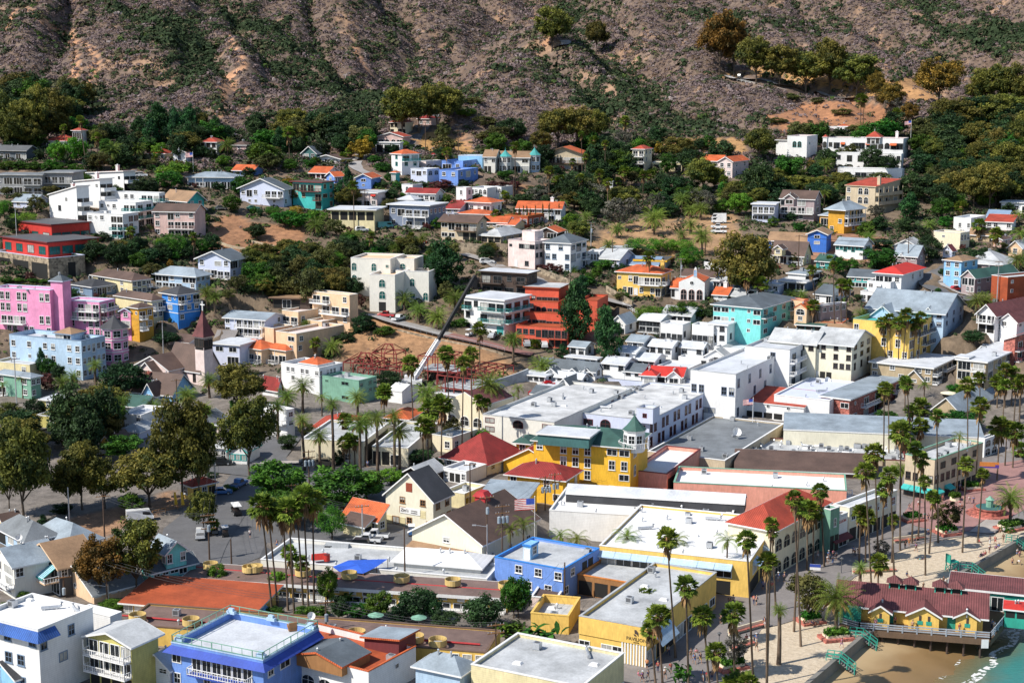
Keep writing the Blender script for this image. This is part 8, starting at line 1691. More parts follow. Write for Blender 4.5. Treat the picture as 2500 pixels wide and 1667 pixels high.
def poles():
 tile(0,1247);p1=utility_pole(965,830,435,'utility pole with two crossarms and blue transformers by the peach gabled house',2,2);p2=utility_pole(1880,440,20,'tall utility pole hung with cables and a transformer at the edge of the parking lot',3,1);p3=utility_pole(575,760,575,'short utility pole in front of the dark green cottage deck',1,1);p4=utility_pole(2078,500,250,'bare brown pole top above the tub roofed motel wing',0)
 p0=utility_pole(940,260,-150,'tall dark utility pole behind the grey green hip roofed house',1);lamp_post(975,830,655,'cobra head street lamp beside the pole at the peach gabled house','arm')
 tile(620,1247);p5=utility_pole(650,1190,800,'utility pole with one transformer behind the blue hotel roof',1,1);p6=utility_pole(2170,1450,1000,'utility pole at the end of the yellow walled motel wing',2);p7=utility_pole(1355,640,140,'brown pole rising from the low white roofed shop block',0)
 p8=utility_pole(2090,500,-140,'utility pole with one transformer in front of the brown hall roof',1,1);p9=utility_pole(2228,500,-60,'utility pole with three transformers beside the brown hall roof',2,3);lamp_post(2092,505,120,'cobra head lamp on a pole by the cream gabled hall','arm')
 tile(1240,1247);p10=utility_pole(508,800,460,'dark pole at the right corner of the bright blue building',0)
 tile(620,920);p11=utility_pole(497,1010,655,'utility pole with three transformers by the palm plaza',2,3);p12=utility_pole(345,1200,955,'utility pole above the round green trees',1);p13=utility_pole(975,1480,1145,'thin grey pole by the shingle roofed cafe',1,0,'galv');p14=utility_pole(1940,1180,770,'dark pole between the warehouse and the yellow annex',1)
 tile(1240,920);p15=utility_pole(335,1190,890,'left one of the two brown poles with transformers before the yellow cottage',2,3);p16=utility_pole(420,1160,860,'right one of the two poles with insulators before the yellow cottage',1,2);p17=utility_pole(950,1010,880,'short dark pole against the yellow hotel wall',0)
 tile(0,920);p18=utility_pole(1935,1060,690,'grey pole with white brackets beside the park kiosk',1,0,'galv');p19=utility_pole(625,1330,990,'thin grey pole in the park shade',0,0,'galv')
 tile(0,560);p20=utility_pole(150,1560,1150,'tall pole with four round lamps by the grey green house',1,0,'galv');p21=utility_pole(1465,1090,820,'pale pole above the brown church roof',1,0,'galv');p22=utility_pole(915,980,690,'dark thin pole in front of the pink hotel',0);p23=utility_pole(1590,1590,1340,'dark pole among date palms below the church',1)
 tile(620,200);p24=utility_pole(1540,660,360,'bare wooden pole beside the steep hill street');p25=utility_pole(1834,690,430,'wooden pole on the dry slope above the sky blue flat building',1);p26=utility_pole(997,1120,970,'short wooden pole by the house with red awnings',1)
 tile(1240,200);p27=utility_pole(745,1475,1260,'grey pole with a transformer at the dirt valley',1,1,'galv');p28=utility_pole(50,1060,860,'dark pole above the cypress row',0);p29=utility_pole(1770,1560,1300,'dark pole beside the big date palm of the dirt valley',0)
 tile(1860,560);p30=utility_pole(325,370,50,'brown pole in front of the cream cape cottage',1);p31=utility_pole(1308,330,80,'brown pole with a crossarm before the mauve gabled house',1);p32=utility_pole(2108,660,280,'pale tall pole beside the mauve house with green roof',2,0,'galv');p33=utility_pole(80,560,440,'thin dark pole near the white deck house',0)
 tile(1240,560);p34=utility_pole(1550,470,260,'grey pole with a round transformer behind the yellow house',1,1,'galv');p35=utility_pole(937,290,90,'thin dark pole behind the grey gabled cottage',0)
 for a,c,t in((p1,p5,'sagging wires from the peach house pole to the blue hotel pole'),(p5,p6,'wires crossing the motel garden'),(p0,p2,'wires running across the parking lot edge'),(p8,p9,'short wires between the two poles at the brown hall roof'),(p9,p15,'wires from the brown hall to the yellow cottage'),(p11,p12,'wires above the round green trees'),(p12,p13,'wires from the green trees to the cafe pole'),(p2,p18,'wires from the parking lot to the park kiosk'),(p15,p17,'wires reaching the yellow hotel wall'),(p27,p34,'wires across the pepper trees'),(p30,p31,'wires between the cape cottage and the mauve gabled house'),(p31,p32,'wires above the street bend'),(p21,p22,'wires above the church roof'),(p10,p6,'wires from the bright blue building to the motel end')):wire(a,c,t,1.1)
 tile(1240,920);flagpole(240,1560,1075,'tall white flagpole flying a large american flag behind the bright blue building',3.6)
 flagpole(2195,420,190,'white flagpole with a drooping american flag by the red tile fronted building',2.4)
 tile(620,1247);flagpole(200,1430,1200,'short flagpole with an american flag in front of the blue hotel',2.8);flagpole(775,1480,1265,'flagpole with a green white and red flag above the white restaurant',2.8,[(0,.33,0,1,'teal'),(.33,.66,0,1,'white'),(.66,1,0,1,'red')])
 tile(1860,200);flagpole(1333,560,345,'white flagpole with a flag at the right end of the hillside mansion',2.6)
 tile(0,200);flagpole(1735,810,630,'white flagpole with a flag in front of the pale blue bungalow',2.6);flagpole(152,1440,1110,'bare white mast at the red modern house',flag=False)
 tile(0,560);pass
 tile(1860,1247);lamp_post(712,560,420,'lamp post beside the blue white banner on the promenade');lamp_post(2150,60,-90,'lamp post to the right of the brick fountain');lamp_post(1895+0,1000-200+150,745+60,'lamp post on the pier in front of the teal shop')
 tile(1240,1247);lamp_post(1893,1260,1090,'lamp post where the dark promenade meets the sand')
# ---- steel frames and crane
def works():
 tile(620,560)
 def frame(label,N,L_,Rr_,a,floors,peak=False,nx=3,ny=2):
  s=Vol(N,L_,Rr_,a);CUTS.pop();o=empty_at('steel_frame',s.P,s.rz,label,'steel frame','red steel frames on the construction site');xs=np.linspace(-s.w,0,nx+1);ys=np.linspace(0,s.d,ny+1);mb=MB()
  for x in xs:
   for y in ys:mb.bar((x,y,-1),(x,y,s.H),.22)
  link('columns',mb.mesh('columns','scaff'),o);mb=MB()
  for f in range(1,floors+1):
   z=s.H*f/floors
   for x in xs:mb.bar((x,0,z),(x,s.d,z),.14,.26)
   for y in ys:mb.bar((-s.w,y,z),(0,y,z),.14,.26)
  if peak:
   c=Vector((-s.w/2,s.d/2,s.H+2.0))
   for x in xs:
    for y in(0,s.d):mb.bar((x,y,s.H),c+Vector(((x+s.w/2)*.35,(y-s.d/2)*.2,0)),.18)
   for q in((-.35,-.2),(.35,-.2)):pass
   mb.bar(c+Vector((-s.w*.18,0,0)),c+Vector((s.w*.18,0,0)),.25)
  else:mb.bar((xs[0],0,0),(xs[1],0,s.H),.12);mb.bar((xs[1],0,0),(xs[0],0,s.H),.12)
  link('beams',mb.mesh('beams','scaff'),o)
  if floors>1:
   mb=MB()
   for f in range(1,floors):mb.box(-s.w+.2,-.2,.2,s.d-.2,s.H*f/floors+.19,s.H*f/floors+.3)
   link('decking',mb.mesh('decking','lgray'),o)
  return o
 frame('red steel frame with a faceted peaked top beside the white building',(1070,1330,1210),800,(9,),20,1,True);frame('tall narrow red steel tower frame in the dug out site',(1280,1290,1120),1058,(6,),20,1,True,2,1)
 frame('low red steel frame behind the round evergreen tree',(1330,1400,1270),930,(14,),24,1,False,4,3);frame('red steel frame with a pale deck behind the tall palms',(1830,1420,1160),1470,(9,),22,2,False,4,2);frame('wide red steel frame with floors at the right of the crane',(1950,1560,1340),1640,2330,30,2,False,4,4)

 P=gz(tx(1440),ty(1400));sc=proj(P)[2];o=empty_at('mobile_crane',P,0,'mobile crane with a long black and white boom leaning across the site','crane')
 a=rl(o,P+np.array([0,0,2.0]));tip=at_s(tx(1985),ty(415),sc*.985);t=Vector(tip)-Vector(P);mid=at_s(tx(1655),ty(990),sc*.993);m_=Vector(mid)-Vector(P)
 mb=MB();mb.bar(m_,t,.85,.75);mb.bar(t,t+Vector((.4,0,-.9)),.5);link('boom_tip',mb.mesh('boom_tip','black'),o);mb=MB();d=(m_-a).normalized()
 up=Vector((0,.5,0));n=16
 for e in(Vector((-.55,0,.25)),Vector((.55,0,-.25)),Vector((.0,.8,.3))):mb.bar(a+e,m_+e,.22)
 for i in range(n):
  p0,p1=a.lerp(m_,i/n),a.lerp(m_,(i+1)/n);s_=1 if i%2 else-1;mb.bar(p0+Vector((-.55*s_,0,.25*s_)),p1+Vector((.55*s_,0,-.25*s_)),.14)
 mb.bar(a,m_,.7,.5);link('lattice_boom',mb.mesh('lattice_boom','white'),o);mb=MB();mb.box(-3.5,2,-1.3,1.3,.4,1.5);mb.box(-2.5,.3,-1.2,1.2,1.5,2.6);link('carrier',mb.mesh('carrier','white'),o);wheels(o,(-2.8,-1.2,1.2),1.2,.5)
# ---- roof tubs, garden and beach things
def tub(x,y,label,w=155):
 s=None
 for v in BLD:
  if 'motel wing' in v['short']:
   for q in v['vs']:
    if q.box[0]-20<tx(x)<q.box[2]+20 and q.box[1]-60<ty(y)<q.box[3]+10:s=q if s is None or abs(q.box[1]-ty(y))<abs(s.box[1]-ty(y))else s
 zr=(s.P[2]+s.H+.22 if s.k['roof']=='slab' else s.P[2]+s.H-.1)if s else 6.0
 P=at_z(tx(x),ty(y+30),zr);r=w/2/3.675/proj(P)[2];o=empty_at('fan_shroud',P,0,label,'fan shroud','yellow round fan shrouds on the motel roofs')
 def sh():
  mb=MB();n=20
  for i in range(n):
   a,c=6.2832*i/n,6.2832*(i+1)/n;p=lambda t,q,z:(q*math.cos(t),q*math.sin(t),z)
   mb.quad(p(a,1,.32),p(c,1,.32),p(c,1,1.25),p(a,1,1.25));mb.quad(p(c,.95,.32),p(a,.95,.32),p(a,.95,1.25),p(c,.95,1.25));mb.quad(p(a,1,1.25),p(c,1,1.25),p(c,.95,1.25),p(a,.95,1.25))
  return mb.mesh('shroud','tub')
 link('shroud',cached('shroud',sh),o,(0,0,0),0,(r,r,1))
 def mach():
  mb=MB();mb.box(-.6,.6,-.5,.5,0,.75);mb.box(-.2,.9,-.8,-.5,.2,.6);mb.bar((-.9,0,.5),(.9,0,.5),.08);mb.bar((0,-.9,.5),(0,.9,.5),.08);return mb.mesh('fan_machine','galv')
 link('fan_machine',cached('fanm',mach),o);return s,zr
def roofpipe(s,zr,pts,label):
 P=[at_z(tx(x),ty(y),zr+.2)for x,y in pts];mb=MB();mb.tube(P,.16,6);tag(link('roof_pipe',mb.mesh('roof_pipe','redpipe')),label,'pipe','red pipes along the motel roofs')
def bench(x,y,deg,L,label):
 P=gz(tx(x),ty(y));o=empty_at('beach_bench',P,R(deg),label,'bench','long red seats by the sand');link('seat',MB().box(-L/2,L/2,-.3,.3,.38,.5).mesh('seat','brick'),o);link('base',MB().box(-L/2,L/2,.1,.35,-.1,.38).box(-L/2,L/2,.3,.5,.38,1.0).mesh('base','cream'),o)
def planter(x,y,deg,L,W,label,hx=False):
 L,W=L*.58,W*.58
 P=gz(tx(x),ty(y));o=empty_at('planter',P,R(deg),label,'planter','low walled planters by the beach')
 n=8 if hx else 4;ph=math.pi/n
 link('wall',MB().cyl(0,0,-.2,.8,L*.36,L*.34,n,ph).mesh('wall','cream')if hx else MB().prism([(-L/2,-W/2),(L/2,-W/2),(L/2,W/2),(-L/2,W/2)],-.2,.85).mesh('wall','cream'),o)
 if not hx:link('seat_ledge',MB().prism([(-L/2-.6,-W/2-.6),(L/2+.6,-W/2-.6),(L/2+.6,W/2+.6),(-L/2-.6,W/2+.6)],-.1,.42).mesh('seat_ledge','brick'),o)
 rn=np.random.default_rng(int(x));m=700;k=.62 if hx else 1;C=np.c_[rn.uniform(-.49,.49,m)*L*k,rn.uniform(-.49,.49,m)*W*k,.8+rn.random(m)**2*.8];tag(link('planting',quads_mesh('planting',C,rn.normal(size=(m,3))+[0,0,.5],rn.uniform(.2,.34,m),rn.random(m),MATS['leaf_green'],.6,rn),o),kind='stuff')
def stairs_rail(x,y,deg,label):
 P=at_z(tx(x),ty(y),3.1);o=empty_at('beach_stairs',P,R(deg),label,'stairs','teal railed stairs over the sea wall');mb=MB();st=MB()
 for s in(-.8,.8):
  for h in(.5,1.0):mb.bar((-1.6,s,h),(.4,s,h),.1);mb.bar((.4,s,h),(2.6,s,h-1.5),.1)
  for q,z in((-1.6,0),(-.6,0),(.4,0),(1.5,-.75),(2.6,-1.5)):mb.bar((q,s,z-.3),(q,s,z+1.0),.12)
 for i in range(6):st.box(.4+i*.36,.76+i*.36,-.75,.75,-.25*(i+1)-.12,-.25*(i+1))
 st.box(-.3,.4,-.75,.75,-.1,.02);link('railing',mb.mesh('railing','pteal'),o);link('steps',st.mesh('steps','seawall'),o)
def awn_umb(x,y,rpx,hgt,cols,label,name='umbrella',base=None):
 P=gz(tx(x),ty(y))if base is None else at_z(tx(x),ty(y),base);r=rpx/3.675/proj(P)[2];o=empty_at(name,P,0,label,'umbrella','open umbrellas');link('pole',MB().cyl(0,0,-.1,hgt,.04,.04,6).mesh('pole','white'),o)
 m=MB();m.cyl(0,0,hgt-.5,hgt,r,.04,10);link('canopy',m.mesh('canopy',cols),o)
def things():
 tile(0,1247);g='yellow round fan shroud'
 for i,(x,y)in enumerate(((1890,495),(2240,525))):tub(x,y,[g+' on the upper motel roof beside the bright green tree',g+' second from the left on the upper motel roof'][i],135)
 for i,(x,y)in enumerate(((1235,960),(1715,1000))):S0=tub(x,y,[g+' at the left end of the lower motel roof',g+' left of the blue hotel roof deck'][i],155)
 tile(620,1247)
 for i,(x,y)in enumerate(((10,520),(440,555),(855,580),(1325,612),(1785,642),(2262,675))):S1=tub(x,y,[g+' left of the tall palm group',g+' behind the trunks of the tall palm group',g+' in front of the blue tarpaulin',g+' below the brown roof pole',g+' in front of the white tent roof',g+' at the right end of the upper motel roof'][i],145)
 for i,(x,y)in enumerate(((920,1110),(1445,1150),(1650,1185))):S2=tub(x,y,[g+' behind the white restaurant roof shed',g+' on the lower motel roof, left of the rightmost pair',g+' on the lower motel roof, rightmost and nearest'][i],165)
 roofpipe(*S1,[(-560,500),(300,575),(1200,640),(2240,712)],'long red pipe along the upper motel roof');roofpipe(*S2,[(-1180,935),(-600,985),(-330,1010)],'red pipe at the left end of the lower motel roof');roofpipe(*S2,[(590,1085),(1000,1110),(1500,1155),(2030,1195)],'red pipe at the right end of the lower motel roof')

 s=[v for v in BLD if v['short'].startswith('low white roofed shop block')][0]['vs'][0];zr=s.P[2]+s.H-.3
 C=[at_z(tx(x),ty(y),zr+h)for x,y,h in((705,500,1.2),(850,440,1.6),(1200,430,1.3),(1100,500,.9),(980,560,.8),(760,540,.5))];o=empty_at('tarpaulin',C[0],0,'bright blue tarpaulin spread over a shop roof','tarpaulin');mb=MB();q=[Vector(c)-Vector(C[0])for c in C];cc=sum(q,Vector())/6+Vector((0,0,.25))
 for i in range(6):mb.quad(q[i],q[(i+1)%6],cc)
 link('sheet',mb.mesh('sheet','tarp'),o);mb=MB()
 for p in q:mb.bar(p,p+Vector((0,0,-1.6)),.1)
 link('props',mb.mesh('props','wood'),o)
 for i,(x,lab)in enumerate(((590,'folded red and white striped awning on the shop roof'),(655,'red drum on the shop roof beside the folded awning'))):
  P=at_z(tx(x),ty(445),zr);o=empty_at('red_awning' if i==0 else 'red_drum',P,R(15),lab,'awning' if i==0 else 'drum')
  if i==0:link('cloth',MB().prism([(-1.4,-.6),(1.4,-.6),(1.4,.6),(-1.4,.6)],.3,1.3,[(-1.4,-.1),(1.2,-.1),(1.2,.1),(-1.4,.1)]).mesh('cloth','red'),o);link('legs',MB().bar((-1.2,0,0),(-1.2,0,.4),.1).bar((1.2,0,0),(1.2,0,.4),.1).mesh('legs','metal'),o)
  else:link('barrel',MB().cyl(0,0,0,1.1,.55,.55,12).mesh('barrel','red'),o);link('lid',MB().cyl(0,0,1.1,1.18,.58,.58,12).mesh('lid','maroon'),o)
 awn_umb(1095,1040,75,2.4,'seafoam','pale green garden umbrella, left one below the motel garden trees');awn_umb(1480,1065,75,2.4,'seafoam','pale green garden umbrella, right one below the motel garden trees')
 tile(620,560);awn_umb(30,1035,60,2.6,'lemon','lime green umbrella on the peach inn terrace',base=None)
 tile(1860,560);awn_umb(100,520,70,2.6,'cream','cream umbrella on the white deck house');awn_umb(1680,1500,80,2.8,'cream','cream umbrella over the courtyard below the tan hotel');
 tile(1860,200);awn_umb(730,790,48,2.6,'sky','sky blue umbrella on the mansion terrace')
 tile(1860,1247)

 P=gz(2300-620+0 if False else tx(2020),ty(10));P=gz(2415,1256);o=empty_at('fountain',P,0,'round red brick fountain with a tiled centre post on the plaza','fountain')
 link('step',MB().cyl(0,0,-.2,.28,4.6,4.4,20).mesh('step','brick'),o);link('basin',MB().cyl(0,0,.28,1.35,2.9,2.9,18).cyl(0,0,1.35,1.5,3.15,3.15,18).mesh('basin','brick'),o);link('centre_post',MB().cyl(0,0,1.5,3.0,.75,.75,8).cyl(0,0,3.0,3.3,.95,.6,8).cyl(0,0,3.3,3.7,.5,.2,8).mesh('centre_post','seafoam'),o);link('water_surface',MB().cyl(0,0,1.5,1.52,2.7,2.7,18).mesh('water_surface','dteal'),o)
 planter(665,1150,14,6.5,3.2,'low walled planter with red seats around the big date palm');planter(430,1000,20,5,4,'round red seat planter under the wide olive tree by the pier');planter(1660,205,20,5.5,5,'planter with seats under the gnarled olive tree at the plaza');planter(2220,165,30,6,5,'cream planter around the date palm right of the plaza steps')
 tile(1860,920);planter(1730,1110,15,5,5,'eight sided planter near the fountain',True);planter(1880,1010,15,6,4,'cream planter in front of the teal awnings');planter(1350,1290,20,5.5,3.5,'planter in the shade of the promenade palms')
 tile(1240,1247);planter(2010,1420,25,6,2.4,'low planter with red ledge under the grey tree');
 tile(1860,1247);bench(1010,560,10,8,'long red beach seat beside the small fan palm');bench(1330,275,22,7,'long red beach seat among the palm trunks near the plaza');tile(1240,1247);bench(2160,1080,35,8,'curved red seat at the edge of the promenade, upper one');bench(2110,1235,35,5,'red seat at the edge of the promenade, below the curved one')
 tile(1860,1247)
 stairs_rail(680,1330,-20,'teal railed beach stairs at the near sand');stairs_rail(880,1120,-20,'teal railed beach stairs beside the pier deck');stairs_rail(1865,520,-20,'teal railed beach stairs right of the lifeguard chair');stairs_rail(2270,275,-20,'teal railed beach stairs by the planter, farthest along the wall')
 P=at_z(tx(1705),ty(535),3.1);o=empty_at('lifeguard_chair',P,R(20),'teal timber lifeguard chair standing on the sand','lifeguard chair');mb=MB()
 for x in(-.9,.9):
  for y in(-.7,.7):mb.bar((x,y,0),(x*.85,y*.8,1.9),.14)
  mb.bar((x,-.7,.2),(x,.7,1.5),.1);mb.bar((x,.7,.2),(x,-.7,1.5),.1)
 mb.bar((-.9,-.7,.2),(.9,-.7,1.6),.1);mb.bar((.9,-.7,.2),(-.9,-.7,1.6),.1);link('legs',mb.mesh('legs','pteal'),o);link('seat',MB().box(-.95,.95,-.75,.75,1.6,1.8).mesh('seat','pteal'),o);link('backrest',MB().box(-.95,-.8,-.7,.7,1.8,3.1).mesh('backrest','pteal'),o)
 for x,yb,yt,w,c,txt,lab in((478,530,470,95,'powder','','blue and white cloth banner between two palm trunks'),):
  P=at_z(tx(x),ty(yb),3.6);o=empty_at('cloth_banner',P,R(-12),lab,'banner');W=w/3.675/proj(P)[2];link('cloth',MB().box(-W/2,W/2,-.03,.03,0,1.1).mesh('cloth','white'),o);link('stripe',MB().box(-W/2,W/2,-.05,-.031,.55,1.1).mesh('stripe','royal'),o)
 tile(1860,920);P=at_s(tx(2040),ty(815),proj(gz(tx(2040),ty(1000)))[2]);o=empty_at('street_banner',P,R(-8),'orange and purple banner hung across the street between palms','banner');link('cloth',MB().box(-2.0,2.0,-.03,.03,0,1.25).mesh('cloth','orange'),o);link('stripe',MB().box(-2.0,2.0,-.05,-.031,0,.3).mesh('stripe','purple'),o);link('end_panel',MB().box(1.2,2.0,-.055,-.051,.3,.7).mesh('end_panel','purple'),o)
 tile(0,920)
 for i,x in enumerate((1565,1625)):
  P=gz(tx(x),ty(1180));o=empty_at('feather_flag',P,R(15),['yellow feather flag at the park entrance, left one','yellow feather flag at the park entrance, right one'][i],'flag','feather flags');link('pole',MB().bar((0,0,0),(0,0,3.3),.06).mesh('pole','metal'),o);link('cloth',MB().prism([(0,-.02),(.7,-.02),(.7,.02),(0,.02)],.6,3.2,[(0,-.02),(.35,-.02),(.35,.02),(0,.02)]).mesh('cloth','yellow'),o)

 def dish(x,y,vpre,r,lab):
  v=[q for q in BLD if q['short'].startswith(vpre)][0];s=v['vs'][0];P=at_z(tx(x),ty(y),s.P[2]+s.H-(s.k['par']if s.k['roof']=='flat' else-.6));o=empty_at('satellite_dish',P,R(20),lab,'satellite dish','satellite dishes on roofs')
  def ds():
   mb=MB();n=16;rings=[(r_*.5,(r_*.5)**2*.9)for r_ in np.linspace(0.02,2,5)]
   tl=Matrix.Rotation(R(55),4,'X')
   for(r0,z0),(r1,z1)in zip(rings[:-1],rings[1:]):
    for i in range(n):
     a,c=6.2832*i/n,6.2832*(i+1)/n;mb.quad(*[tl@Vector((q*math.cos(t),q*math.sin(t),z))for q,t,z in((r0,a,z0),(r0,c,z0),(r1,c,z1),(r1,a,z1))])
   return mb.mesh('dish','white')
  link('dish',cached('dish',ds),o,(0,0,r*1.1),0,(r,r,r));link('mount',MB().bar((0,0,0),(0,0,r*1.1),.12).bar((-.4,0,.02),(.4,0,.02),.1).mesh('mount','metal'),o)
 tile(1240,920);dish(2040,550,'low dark grey roofed hall',1.1,'large white dish on the dark grey roof');tile(1860,560);dish(578,1400,'white building with a red tile front',.95,'white dish behind the red tile fronted building');dish(812,1370,'cream four storey',1.2,'large dish beside the cream four storey building')if False else None
 tile(0,1247);dish(170,275,'house with long grey brown roof',.6,'small dish on the grey brown roof');dish(585,320,'house with grey green hip roof',.65,'small dish on the grey green hip roof')
 tile(620,1247);dish(510,985,'royal blue hotel',.6,'small dish at the back corner of the blue hotel roof')
 s=[v for v in BLD if v['short'].startswith('royal blue hotel')][0]['vs'][0];P=at_z(tx(345),ty(1065),s.P[2]+s.H-.8);o=empty_at('wicker_chair',P,R(200),'brown wicker armchair on the blue hotel roof','chair');link('seat',MB().box(-.6,.6,-.5,.5,0,.55).mesh('seat','wood'),o);link('backrest',MB().box(-.6,.6,.35,.55,.55,1.25).mesh('backrest','wood'),o);link('armrests',MB().box(-.7,-.55,-.5,.35,.4,.85).box(.55,.7,-.5,.35,.4,.85).mesh('armrests','wood'),o)
# ---------------------------------------------------------------- people
def skin_figure(pose):
 "one continuous body grown over a posed skeleton; clothes are shells lifted from it"
 J={};bones=[]
 def j(n,x,y,z,r,par=None):J[n]=(Vector((x,y,z)),r);bones.append((par,n))if par else None
 st=pose
 if st=='lie':
  j('pel',0,0,.14,.13);j('ch',0,.28,.15,.14,'pel');j('nk',0,.52,.17,.055,'ch');j('hd',0,.66,.19,.10,'nk');j('hd2',0,.76,.20,.075,'hd')
  for s in(-1,1):j('sh%d'%s,s*.17,.42,.14,.06,'ch');j('el%d'%s,s*.30,.22,.08,.042,'sh%d'%s);j('wr%d'%s,s*.32,-.02,.06,.03,'el%d'%s);j('hp%d'%s,s*.09,-.04,.13,.09,'pel');j('kn%d'%s,s*.11,-.46,.11,.06,'hp%d'%s);j('an%d'%s,s*.12,-.88,.07,.04,'kn%d'%s);j('ft%d'%s,s*.14,-.93,.17,.03,'an%d'%s)
 elif st=='sit':
  j('pel',0,0,.55,.13);j('ch',0,.02,.86,.145,'pel');j('nk',0,.0,1.10,.055,'ch');j('hd',0,-.02,1.24,.10,'nk');j('hd2',0,-.02,1.34,.08,'hd')
  for s in(-1,1):j('sh%d'%s,s*.18,.02,1.0,.06,'ch');j('el%d'%s,s*.24,-.06,.74,.042,'sh%d'%s);j('wr%d'%s,s*.16,-.28,.64,.03,'el%d'%s);j('hp%d'%s,s*.09,-.06,.53,.09,'pel');j('kn%d'%s,s*.12,-.44,.52,.06,'hp%d'%s);j('an%d'%s,s*.12,-.46,.09,.04,'kn%d'%s);j('ft%d'%s,s*.13,-.60,.04,.035,'an%d'%s)
 else:
  w=.0 if st=='stand' else.22;b_=.3 if st=='bend' else 0;w=0 if st=='bend' else w
  j('pel',0,0,.93,.125);j('ch',0,-.06-b_,1.25-b_*.45,.145,'pel');j('nk',0,-.07-b_*1.6,1.48-b_*.8,.055,'ch');j('hd',0,-.08-b_*1.9,1.61-b_*1.0,.10,'nk');j('hd2',0,-.08-b_*2.1,1.71-b_*1.1,.08,'hd')
  for s in(-1,1):
   j('sh%d'%s,s*.19,-.06-b_*1.2,1.40-b_*.6,.06,'ch');j('el%d'%s,s*.25,-.04-b_*1.5+s*w*.6,1.12-b_*.9,.042,'sh%d'%s);j('wr%d'%s,s*.24,-.16-b_*1.8+s*w*1.0,.88-b_*1.1,.03,'el%d'%s)
   j('hp%d'%s,s*.09,0,.90,.09,'pel');j('kn%d'%s,s*.10,-.03-s*w*.8,.49,.06,'hp%d'%s);j('an%d'%s,s*.10,.05-s*w*1.5,.09,.04,'kn%d'%s);j('ft%d'%s,s*.11,-.11-s*w*1.5,.04,.035,'an%d'%s)
 for s in(-1,1):
  wv,ev=J['wr%d'%s][0],J['el%d'%s][0];d=(wv-ev).normalized();side=Vector((1,0,0))if abs(d.x)<.8 else Vector((0,1,0));side=(side-d*side.dot(d)).normalized()
  pm=wv+d*.07;j('pm%d'%s,*pm,.032,'wr%d'%s)
  for q,(o_,l)in enumerate(((-.03,.075),(-.01,.09),(.012,.085),(.033,.065))):
   k=pm+d*.035+side*o_;j('f%d%d'%(q,s),*k,.011,'pm%d'%s);c=k+d*l*.6+Vector((0,-.01,0));j('g%d%d'%(q,s),*c,.009,'f%d%d'%(q,s))
  k=wv+d*.03+side*-s*.04;j('t%d'%s,*k,.012,'pm%d'%s);
 names=list(J);ix={n:i for i,n in enumerate(names)};me=bpy.data.meshes.new('b');me.from_pydata([J[n][0]for n in names],[(ix[a],ix[c])for a,c in bones],[])
 o=bpy.data.objects.new('b',me);COL.objects.link(o);m=o.modifiers.new('s','SKIN');m.use_smooth_shade=True
 for i,n in enumerate(names):me.skin_vertices[0].data[i].radius=(J[n][1]*(1.25 if n in('ch','pel')else 1),J[n][1]);
 me.skin_vertices[0].data[ix['pel']].use_root=True
 sb=o.modifiers.new('u','SUBSURF');sb.levels=1;dg=bpy.context.evaluated_depsgraph_get();ev=bpy.data.meshes.new_from_object(o.evaluated_get(dg));bpy.data.objects.remove(o)
 V=np.array([v.co for v in ev.vertices]);F=[tuple(p.vertices)for p in ev.polygons];N=np.array([v.normal for v in ev.vertices])
 Jp=np.array([J[n][0]for n in names]);seg=[(ix[a],ix[c])for a,c in bones]
 def nearest(v):
  best=(9,0,0)
  for a,c in seg:
   d=Jp[c]-Jp[a];t=min(max(np.dot(v-Jp[a],d)/max(d@d,1e-9),0),1);D=np.linalg.norm(v-Jp[a]-d*t)
   if D<best[0]:best=(D,c,t)
  return names[best[1]],best[2]
 own=[nearest(v)for v in V];return V,F,N,own,J
def sub_mesh(name,V,F,N,own,test,off,mat):
 keep=[f for f in F if all(test(*own[i])for i in f)];ids=sorted({i for f in keep for i in f});mp={k:n for n,k in enumerate(ids)}
 me=bpy.data.meshes.new(name);me.from_pydata([tuple(V[i]+N[i]*off)for i in ids],[],[tuple(mp[i]for i in f)for f in keep])
 if me.polygons:me.polygons.foreach_set('use_smooth',[True]*len(me.polygons))
 me.materials.append(M(mat));me.update();return me
FIG={}
CLOTH=dict(white=(.72,.72,.72),red=(.45,.04,.04),blue=(.06,.20,.50),navy=(.02,.03,.10),black=(.02,.02,.022),teal=(.04,.33,.30),pink=(.65,.22,.32),orange=(.65,.22,.04),gray=(.25,.25,.26),purple=(.20,.06,.28),yellow=(.65,.48,.06),tan=(.42,.32,.2),green=(.05,.2,.08),brown=(.12,.07,.04),skin=(.50,.28,.19),khaki=(.36,.31,.2))
def cm(c):
 n='cloth_'+c
 if n not in PAL:PAL[n]=CLOTH[c]
 return n
def fig(pose):
 if pose not in FIG:FIG[pose]=skin_figure(pose)
 return FIG[pose]
TORSO=('ch','sh1','sh-1','pel')
